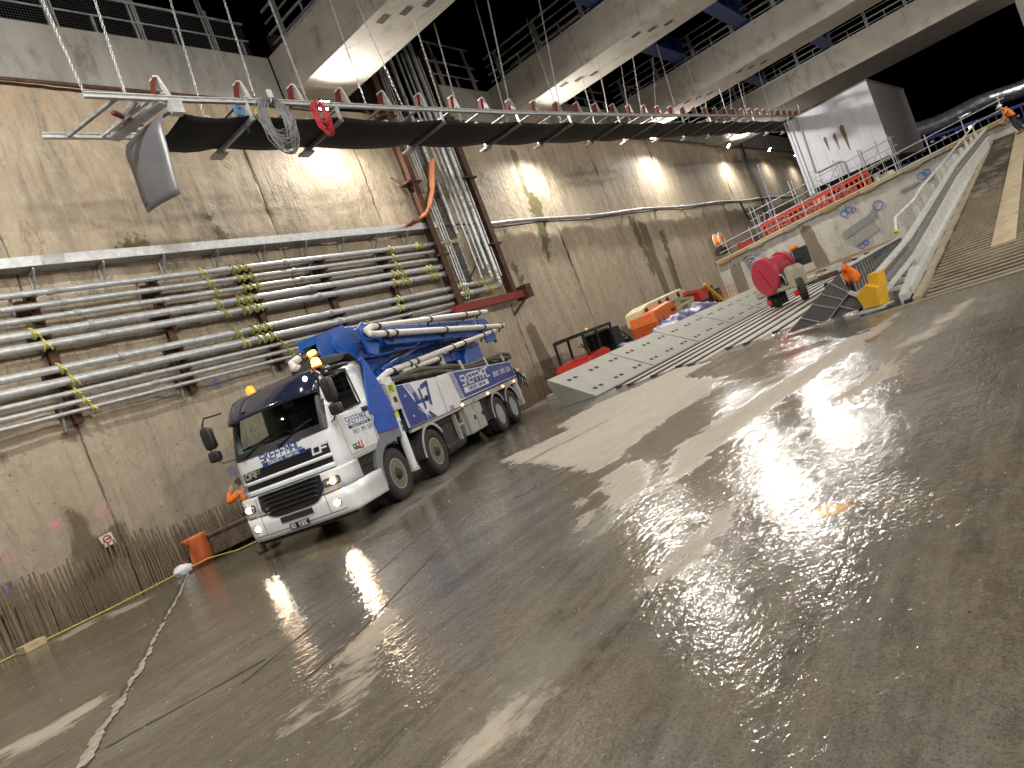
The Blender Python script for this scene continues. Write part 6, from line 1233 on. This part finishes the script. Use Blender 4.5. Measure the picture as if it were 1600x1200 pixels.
# silver duct on a blue truss far beyond
du = empty('silver_duct', (-1.5, 70, 7), 0, 'long crinkled silver duct resting on a dark blue truss against the night sky', 'duct')
m = MB(); prof = []; pts = []; rs = []
for k in range(64): x = -6+.22*k; pts.append((x+0, 0, 1.0-.0105*(x+6)**1.6*.8+.10*math.sin(k*.25))); rs.append(.62+.035*(k % 2)+random.uniform(-.02, .02))
m.tube(pts, rs, 20); m.build('duct_skin', mat('foil', (.55, .56, .58), .22, .9, .2, 3, .6, 8), du, 30)
BT = mat('truss_blue', (.025, .04, .17), .5, .1, .2, 4); m1 = []
for q in range(2): MB().bar((-6, -.6+1.2*q, .2), (8, -.6+1.2*q, -.9), .14, .14).bar((-6, -.6+1.2*q, -1.3), (8, -.6+1.2*q, -2.2), .16, .2).build('chord', BT, du)
for k in range(26): x = -6+.54*k; z = .2-.0786*(x+6); MB().bar((x, -.6, z), (x, -.6, z-1.3), .06, .08).build('truss_post', BT, du)
for k in range(8): x = -5+1.6*k; z = -1.2-.064*(x+6); MB().bar((x, -.6, z), (x+1.4, -.6, z-4.5), .16, .16).bar((x+1.4, -.6, z), (x, -.6, z-4.5), .12, .12).build('brace', BT, du)
MB().box((-6, .4, -7), (8, .6, -1.4)).build('blue_backing', mat('blue_hoarding', (.012, .02, .09), .7), du)
for k in range(4): MB().box((-3+.9*k, -.9, -.5-.06*k), (-2.8+.9*k, -.7, -.35-.06*k)).build('small_lamp', MLIT if k == 3 else ALUM, du)
floodlight((3, 62, 12.5), math.radians(120), 'added floodlight brightening the silver duct, unseen beyond the last beam', 1800, tilt=35, group='added far lights')  # unseen lamp, added to brighten the duct

# ---------------------------------------------------------------- access ramp
SL = .1218
def rz(y): return max(0, (y-15.7)*SL)
def redge(y): return -2.08+.0553*(y-15.7)
rp = empty('access_ramp', (-1, 15.7, 0), 0, 'long steel access ramp with ribbed plates climbing out of the pit at right', 'ramp'); Mr_ = Matrix.Translation((1, -15.7, 0))
RPL = mat('ramp_plate', (.045, .034, .024), .7, .1, .25, 1.6, .3, 20, col2=(.32, .26, .18), c2amt=.5, c2sc=.9, stretch=(1, .35, 1)); RIB = mat('ramp_rib', (.40, .34, .25), .6, .2, .2, 4, .2, 30, col2=(.12, .09, .06), c2amt=.35, c2sc=2)
y = 15.7; k = 0
while y < 46.5:
    y1 = min(46.6, y+2.4); MB(Mr_).add([(redge(y), y, rz(y)+.01), (6, y, rz(y)+.01), (6, y1-.015, rz(y1)+.01), (redge(y1), y1-.015, rz(y1)+.01), (redge(y), y, rz(y)-.12), (6, y, rz(y)-.12), (6, y1-.015, rz(y1)-.12), (redge(y1), y1-.015, rz(y1)-.12)], [(0,1,2,3),(7,6,5,4),(0,1,5,4),(1,2,6,5),(2,3,7,6),(3,0,4,7)]).build('deck_plate', RPL, rp); y = y1; k += 1
y = 15.82; k = 0; y_path = 18.3
while y < 46 and k < 240:
    o = MB(Mr_).bar((redge(y)+.12, y, rz(y)+.03), (4.5, y, rz(y)+.022), .085, .03).build('rib', RIB, rp) if y < 27 else None
    y += .31; k += 1
CREAMP = mat('plywood_path', (.46, .38, .25), .75, 0, .12, 2, .2, 20, col2=(.25, .19, .12), c2amt=.4, c2sc=1.5); y = 18.3
while y < 46:
    y1 = y+2.44; a0 = -.82+.0524*(y-18.3); a1 = -.82+.0524*(y1-18.3); MB(Mr_).add([(a0, y, rz(y)+.045), (a0+.45, y, rz(y)+.045), (a1+.45, y1-.012, rz(y1)+.045), (a1, y1-.012, rz(y1)+.045), (a0, y, rz(y)+.075), (a0+.45, y, rz(y)+.075), (a1+.45, y1-.012, rz(y1)+.075), (a1, y1-.012, rz(y1)+.065)], [(0,1,2,3),(7,6,5,4),(0,1,5,4),(1,2,6,5),(2,3,7,6),(3,0,4,7)]).build('path_board', CREAMP, rp); y = y1
KERB = mat('ramp_kerb', (.33, .28, .20), .75, 0, .2, 2, .3, 20); m = MB(Mr_)
for q in range(14): y = 15.8+2.2*q; m.bar((redge(y)-.05, y, rz(y)+.03), (redge(y+2.18)-.02, y+2.18, rz(y+2.18)+.03), .14, .10)
m.build('edge_kerb', KERB, rp); MB(Mr_).add([(-3.2, 15.55, .004), (6, 15.3, .004), (6, 15.8, .02), (-2.1, 15.8, .02)], [(0,1,2,3)]).build('toe_plate', mat('toe_plate', (.24, .21, .16), .6, 0, .2, 3), rp)
# support girders under the left edge
LGREY = mat('light_grey_steel', (.60, .61, .59), .45, .2, .12, 3, .1, 30, col2=(.22, .2, .16), c2amt=.35, c2sc=3)
m = MB(Mr_); m.bar((redge(17)-.28, 16.4, .18), (redge(46)-.28, 46, rz(46)-.15), .12, .18).build('edge_girder', LGREY, rp); 
for q in range(8): y = 18+3.7*q; MB(Mr_).bar((redge(y)-.28, y, 0), (redge(y)-.28, y, rz(y)-.2), .16, .16).build('trestle_leg', LGREY, rp) if rz(y) > .35 else None
for q in range(4): MB(Mr_).bar((-3.05, 16.9+.75*q, .32+.05*q), (-2.4, 16.75+.75*q, .28+.09*q), .1, .08).build('cross_rung', LGREY, rp)
MB(Mr_).bar((-2.35, 15.95, .1), (-2.30, 18.4, .42), .16, .22).build('foot_girder', LGREY, rp); MB(Mr_).bar((-2.3, 15.8, .04), (-2.25, 18.6, .25), .12, .06).build('foot_plate', DARKB, rp)
# guardrail: double corrugated beam, panels, end block
gr_ = empty('ramp_guardrail', (-2.4, 16.4, 0), 0, 'pale grey steel guardrail with infill panels climbing along the left side of the ramp', 'guardrail'); Mg = Matrix.Translation((2.4, -16.4, 0))
GP = [(-2.78, 16.6, .72), (-2.36, 18.9, 1.10), (-2.03, 21.5, 1.60), (-1.59, 30.6, 2.72), (-.52, 43.0, 4.25)]
def gp(t):
    y = 16.6+(43.0-16.6)*t
    for a, b in zip(GP[:-1], GP[1:]):
        if y <= b[1] or b is GP[-1]: s = (y-a[1])/(b[1]-a[1]); return Vector((a[0]+(b[0]-a[0])*s, y, a[2]+(b[2]-a[2])*s))
for a, b in zip(GP[:-1], GP[1:]):
    rows = []
    for tt in (0, 1):
        c = Vector(a if tt == 0 else b); rows.append([c+Vector((.02+dx, 0, dz)) for dx, dz in ((0, .0), (.05, -.04), (.05, -.09), (-.03, -.13), (-.03, -.19), (.05, -.23), (.05, -.28), (0, -.32))])
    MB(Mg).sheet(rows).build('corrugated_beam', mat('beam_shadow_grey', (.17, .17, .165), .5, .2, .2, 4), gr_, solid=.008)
    MB(Mg).bar(Vector(a)+Vector((.03, 0, .03)), Vector(b)+Vector((.03, 0, .03)), .17, .05).bar(Vector(a)+Vector((.02, 0, -.42)), Vector(b)+Vector((.02, 0, -.42)), .10, .07).build('top_tube', LGREY, gr_)
for q in range(20):
    y = 19.2+1.22*q; t_ = (y-16.6)/26.4; c = gp(t_); z0 = rz(y)+.02; MB(Mg).bar((c.x-.05, y, z0-.25), (c.x-.05, y, c.z-.05), .10, .10).build('post', LGREY, gr_)
    if q < 19:
        c2 = gp(((y+1.2)-16.6)/26.4); MB(Mg).add([(c.x-.02, y+.08, z0+.02), (c2.x-.02, y+1.1, rz(y+1.1)+.04), (c2.x-.02, y+1.1, c2.z-.42), (c.x-.02, y+.08, c.z-.42)], [(0,1,2,3)]).build('infill_panel', LGREY, gr_, solid=.03)
for q in range(12):
    y = 19.6+1.9*q; c = gp((y-16.6)/26.4); MB(Mg).prism([(c.x-.25, c.z-.65), (c.x-.10, c.z-.65), (c.x-.10, c.z+.22), (c.x-.22, c.z+.22)], y-.04, y+.04, 'y').build('outer_bracket', LGREY, gr_)
hr2 = empty('ramp_handrail', (-2.4, 19, 0), 0, 'thin white tube handrail outside the ramp guardrail with a kinked lower end', 'handrail'); Mh2 = Matrix.Translation((2.4, -19, 0))
HP = [(-2.5, 19.2, 1.45), (-2.48, 19.6, 1.72), (-2.28, 22.6, 2.02), (-2.12, 23.3, 2.25), (-1.7, 30, 3.05), (-.7, 42.5, 4.75)]
MB(Mh2).tube(HP, .035, 8).build('tube', WHITEP, hr2, True); MB(Mh2).tube([HP[0], (-2.5, 19.15, 1.38)], .05, 8).build('lime_cap', LIME, hr2)
for a in ((-2.45, 19.6, .9, 1.7), (-2.2, 23.4, 1.2, 2.25), (-1.9, 27, 1.7, 2.7), (-1.55, 31, 2.2, 3.15), (-1.2, 35.5, 2.8, 3.8), (-.9, 40, 3.3, 4.45)): MB(Mh2).tube([(a[0], a[1], a[2]), (a[0], a[1], a[3])], .03, 6).build('post', WHITED, hr2)
yb = empty('yellow_end_block', (-2.95, 16.4, 0), math.radians(-18), 'scratched yellow steel end block at the foot of the ramp guardrail', 'end terminal')
MB().prism([(-.16, .12), (.20, .10), (.24, .50), (.02, .62), (-.24, .44)], -.22, .20, 'y').build('block', YELP, yb, bevel=.015); MB().prism([(.0, .45), (.24, .45), (.26, .78), (.06, .80)], -.06, .28, 'y').build('upper_sleeve', YELP, yb, bevel=.01); MB().box((-.28, -.24, .03), (.28, .2, .09)).build('base_plate', WHITED, yb); MB().bar((.25, -.1, .06), (.55, .1, .05), .2, .03).build('torn_foot', GREYP, yb)
# grey triangular end plate with stiffeners
tp = empty('triangular_steel_plate', (-4.1, 17, 0), 0, 'dark grey triangular stiffened steel plate leaning at the left foot of the ramp', 'steel plate')
MB().prism([(-.98, .04), (.54, 1.01), (.62, .50), (.0, .07)], 0, .05, 'y').build('plate', GREYP, tp, bevel=.005); MB().prism([(.62, .50), (.84, .09), (.0, .07)], .05, .09, 'y').build('lower_plate', GREYP, tp)
for a, b in (((.02, .08), (.62, .52)), ((.30, .86), (.62, .50)), ((.32, .30), (.60, .10)), ((-.2, .52), (.24, .26)), ((-.55, .30), (-.2, .08)), ((.05, .68), (.45, .40))): MB().bar((a[0], -.02, a[1]), (b[0], -.02, b[1]), .035, .02).build('stiffener', DSTEEL, tp)
MB().bar((.62, -.05, .52), (1.15, -.15, .10), .06, .08).build('white_strut', LGREY, tp)
# ribbed side screen
rs_ = empty('ribbed_side_screen', (-3.5, 17.2, 0), 0, 'long dark ribbed steel screen running beside the ramp behind the triangular plate', 'screen')
MB().box((-.06, .1, .42), (-.0, 14, 1.02)).build('backing', GREYP, rs_); MB().box((-.12, .1, 1.03), (.06, 14, 1.07)).build('top_cap', mat('cap_pale', (.42, .42, .42), .6), rs_)
for q in range(70): MB().box((.0, .18+.2*q, .44), (.07, .26+.2*q, 1.0)).build('rib', DSTEEL if q % 2 else GREYP, rs_)
MB().box((.05, .1, .36), (.12, 14, .41)).build('bottom_rail', LGREY, rs_)
for q in range(6): MB().box((-.04, .3+2.5*q, 0), (.04, .4+2.5*q, .42)).build('leg', DARKB, rs_)
t = empty('orange_cloth', (-3.42, 17.15, 1.0), 0, 'orange cloth draped over the corner of the ribbed screen', 'cloth'); rows = []
for i in range(9):
    a = i/8; rows.append([(.22*(b-.5)+.05*math.sin(6*a+b*3)+ .10*a, -.05-.06*math.sin(b*7+a*4)-.03, .16*math.sin(min(1, a*2.2)*1.4)-.62*max(0, a-.25)+.05*math.sin(b*9)) for b in np.linspace(0, 1, 8)])
MB().sheet(rows).build('cloth', HIVIS, t, 60, solid=.015)
t = MB().lathe([(.09, 0), (.09, .28), (.05, .34), (.05, .42), (.08, .43), (0, .45)], (0, 0, 0), 'z', 12).build('black_canister', BLK, None, 35, loc=(-4.35, 19.0, .35)); tag(t, 'small black canister behind the triangular steel plate', 'canister')
MB().box((-.12, -.12, 0), (.12, .12, .35)).build('canister_block', CONC, None, loc=(-4.35, 19.0, 0)); tag(bpy.data.objects['canister_block'], 'short concrete block under the black canister', 'block')
# stacked plates on pallets
t = empty('plate_stack', (-7.2, 40.5, 0), .1, 'stack of pale plates and offcuts on rusty bearers in front of the far cross wall', 'material stack'); rnd = random.Random(14)
MB().box((-3.0, -.8, .1), (3.2, .8, .26)).build('bearer', RUST, t); MB().box((-2.8, -.7, .28), (3.0, .7, .42)).build('plate_layer', WHITED, t)
for k in range(26): x = rnd.uniform(-2.6, 2.7); y = rnd.uniform(-.6, .5); s = rnd.uniform(.08, .3); MB(Matrix.Translation((x, y, .43)) @ Matrix.Rotation(rnd.uniform(0, 3), 4, 'Z')).box((-s, -s*.5, 0), (s, s*.5, rnd.uniform(.04, .2))).build('offcut', [PALEB, WOOD, WHITED, BLKM][k % 4], t)
for k in range(5): MB().bar((-3.2, -.5+.25*k, .6+.02*k), (3.4, -.6+.27*k, .75), .05, .04).build('batten', WOOD, t)

# ================================================================ people
def skin(name, V, E, R, mt_, parent, sub=2, root=0):
    me = bpy.data.meshes.new(name); me.from_pydata(V, E, []); o = bpy.data.objects.new(name, me); COL.objects.link(o)
    md = o.modifiers.new('k', 'SKIN'); md.use_smooth_shade = True
    for i, r in enumerate(R):
        rr = r if isinstance(r, tuple) else (r, r); me.skin_vertices[0].data[i].radius = rr
    me.skin_vertices[0].data[root].use_root = True
    s = o.modifiers.new('s', 'SUBSURF'); s.levels = sub; s.render_levels = sub
    bpy.context.view_layer.update(); dg = bpy.context.evaluated_depsgraph_get(); nm = bpy.data.meshes.new_from_object(o.evaluated_get(dg)); bpy.data.objects.remove(o)
    nm.materials.clear(); nm.materials.append(mt_); nm.name = name; nm.polygons.foreach_set('use_smooth', [True]*len(nm.polygons))
    return link(name, nm, parent)
def hand(parent, w, d, side, s=1.):
    d = Vector(d).normalized(); a = d.orthogonal().normalized(); b = d.cross(a); w = Vector(w); m = MB(); m.bar(w, w+d*.09*s, .075*s, .03*s, up=b)
    for k, L_ in enumerate((.07, .08, .075, .06)):
        o = w+d*.085*s + a*((k-1.5)*.02*s); m.tube([o, o+d*L_*.5*s, o+d*L_*.9*s+b*.02*s], [.010*s, .009*s, .007*s], 6)
    o = w+d*.02*s + a*(.038*s*side); m.tube([o, o+(d*.03+a*side*.025)*s, o+(d*.065+a*side*.025)*s], [.012*s, .010*s, .008*s], 6); m.build('hand', SKINM, parent, True)
def person(loc, rot, label, J, jacket, trousers, helmet_c, vest=False, helmet=True):
    p = empty('person', loc, rot, label, 'person', None); g = lambda k: tuple(J[k])
    names = ['pelvis', 'waist', 'chest', 'neck', 'head', 'crown', 'shL', 'elL', 'wrL', 'shR', 'elR', 'wrR', 'hipL', 'knL', 'anL', 'toL', 'hipR', 'knR', 'anR', 'toR']; I = {n: i for i, n in enumerate(names)}
    rad = [(.12,.10), (.115,.09), (.14,.10), .05, (.075,.085), (.07,.08), .055, .040, .028, .055, .040, .028, .085, .058, .038, .03, .085, .058, .038, .03]
    E = [('pelvis','waist'),('waist','chest'),('chest','neck'),('neck','head'),('head','crown'),('chest','shL'),('shL','elL'),('elL','wrL'),('chest','shR'),('shR','elR'),('elR','wrR'),('pelvis','hipL'),('hipL','knL'),('knL','anL'),('anL','toL'),('pelvis','hipR'),('hipR','knR'),('knR','anR'),('anR','toR')]
    skin('body', [g(n) for n in names], [(I[a], I[b]) for a, b in E], rad, SKINM, p)
    jn = ['waist', 'chest', 'neckb', 'shL', 'elL', 'wrL', 'shR', 'elR', 'wrR', 'hem']; ch = Vector(J['chest']); nk = Vector(J['neck']); JJ = dict(J); JJ['neckb'] = ch.lerp(nk, .6); JJ['hem'] = Vector(J['pelvis']).lerp(Vector(J['waist']), .1)
    Ij = {n: i for i, n in enumerate(jn)}; skin('jacket', [tuple(JJ[n]) for n in jn], [(Ij[a], Ij[b]) for a, b in (('hem','waist'),('waist','chest'),('chest','neckb'),('chest','shL'),('shL','elL'),('elL','wrL'),('chest','shR'),('shR','elR'),('elR','wrR'))], [(.165,.13), (.19,.14), .085, .082, .065, .048, .082, .065, .048, (.17,.135)], jacket, p)
    tn = ['pelvis', 'hipL', 'knL', 'anL', 'hipR', 'knR', 'anR']; It = {n: i for i, n in enumerate(tn)}; skin('trousers', [g(n) for n in tn], [(It[a], It[b]) for a, b in (('pelvis','hipL'),('hipL','knL'),('knL','anL'),('pelvis','hipR'),('hipR','knR'),('knR','anR'))], [(.15,.12), .105, .078, .062, .105, .078, .062], trousers, p)
    for s in 'LR':
        a, t_ = Vector(J['an'+s]), Vector(J['to'+s]); m = MB(); dd = (t_-a); dd.z = 0; dd.normalize(); rbox(m, tuple(a+dd*.06+Vector((0, 0, -.045))), (.05+abs(dd.x)*.09, .05+abs(dd.y)*.09, .045), e=3); m.tube([a+Vector((0, 0, -.02)), a+Vector((0, 0, .12))], .058, 10); m.build('boot', BOOT, p, True)
        w, e_ = Vector(J['wr'+s]), Vector(J['el'+s]); hand(p, w, (w-e_), 1 if s == 'L' else -1)
    h = Vector(J['head']); c = Vector(J['crown']); up = (c-h).normalized(); f = Vector(J.get('face', (0, -1, 0))).normalized(); f = (f-up*f.dot(up)).normalized(); sd = f.cross(up)
    m = MB(); m.tube([h+f*.075+up*.0, h+f*.105-up*.03], [.012, .016], 6); m.build('nose', SKINM, p, True); m = MB()
    for s in (-1, 1): m.tube([h+f*.078+up*.02+sd*.03*s, h+f*.09+up*.02+sd*.03*s], .010, 6)
    m.bar(h+f*.082-up*.06-sd*.025, h+f*.082-up*.06+sd*.025, .008, .008); m.build('eyes_and_mouth', BLKM, p)
    for s in (-1, 1): rbox(MB(), tuple(h+sd*.085*s), (.015, .02, .03), e=2).build('ear', SKINM, p, True)
    q = up.to_track_quat('Z', 'Y').to_matrix().to_4x4(); M = Matrix.Translation(h+up*.045) @ q
    if helmet: MB(M).lathe([(.150, .0), (.140, .012), (.122, .015), (.118, .06), (.095, .11), (.05, .135), (0, .14)], (0, 0, 0), 'z', 20).build('hard_hat', helmet_c, p, 50); o = MB(); o.bar(h+up*.055+f*.10, h+up*.04+f*.19, .14, .012); o.build('hat_brim', helmet_c, p)
    else: MB(M).lathe([(.10, -.02), (.098, .05), (.07, .09), (0, .11)], (0, 0, 0), 'z', 16).build('hair', mat('hair_brown', (.06, .04, .025), .8), p, 50)
    if vest:
        m = MB(); RT = mat('reflective_tape', (.75, .75, .70), .25, .5, .1); 
        for t_ in (.25, .8): c_ = Vector(J['waist']).lerp(ch, t_); m.torus(tuple(c_), .185, .016, tuple((ch-Vector(J['waist'])).normalized()), 18, 4)
        m.build('reflective_band', RT, p)
    return p
WH = mat('helmet_white', (.8, .8, .78), .3)
# walking up the ramp, bent forward, seen from behind and the side
J1 = dict(pelvis=(0, 0, .92), waist=(-.05, .02, 1.05), chest=(-.16, .03, 1.28), neck=(-.26, .02, 1.42), head=(-.33, -.01, 1.53), crown=(-.37, -.02, 1.65), shL=(-.15, -.19, 1.36), elL=(-.30, -.27, 1.16), wrL=(-.42, -.16, 1.00), shR=(-.14, .20, 1.36), elR=(-.02, .30, 1.12), wrR=(-.20, .32, .95),
          hipL=(.0, -.10, .86), knL=(-.06, -.11, .50), anL=(.10, -.12, .10), toL=(-.08, -.14, .03), hipR=(.02, .10, .86), knR=(.10, .11, .48), anR=(.28, .12, .12), toR=(.12, .13, .03), face=(-1, -.2, -.3))
person((.62, 42.8, rz(42.8)+.07), 0.1, 'person in orange jacket and white hard hat leaning forward on the ramp top', J1, HIVIS, TROUS, WH, True)
# worker behind the truck cab, arms raised, facing the wall
J2 = dict(pelvis=(0, 0, .93), waist=(0, .0, 1.08), chest=(-.03, .0, 1.32), neck=(-.05, .0, 1.47), head=(-.07, .0, 1.58), crown=(-.08, .0, 1.70), shL=(-.05, -.19, 1.40), elL=(-.30, -.30, 1.28), wrL=(-.24, -.20, 1.50), shR=(-.02, .19, 1.40), elR=(.06, .28, 1.15), wrR=(-.10, .24, .98),
          hipL=(0, -.10, .87), knL=(.0, -.12, .49), anL=(.02, -.16, .09), toL=(-.10, -.18, .03), hipR=(0, .10, .87), knR=(.0, .13, .49), anR=(.03, .20, .09), toR=(-.06, .30, .03), face=(-1, .1, 0))
person((-13.1, 7.15, 0), .35, 'person in orange shirt and dark trousers half hidden behind the truck cab, arm raised', J2, HIVIS, TROUS, mat('helmet_dark', (.05, .04, .03), .6), True, helmet=False).scale = (.92, .92, .92)
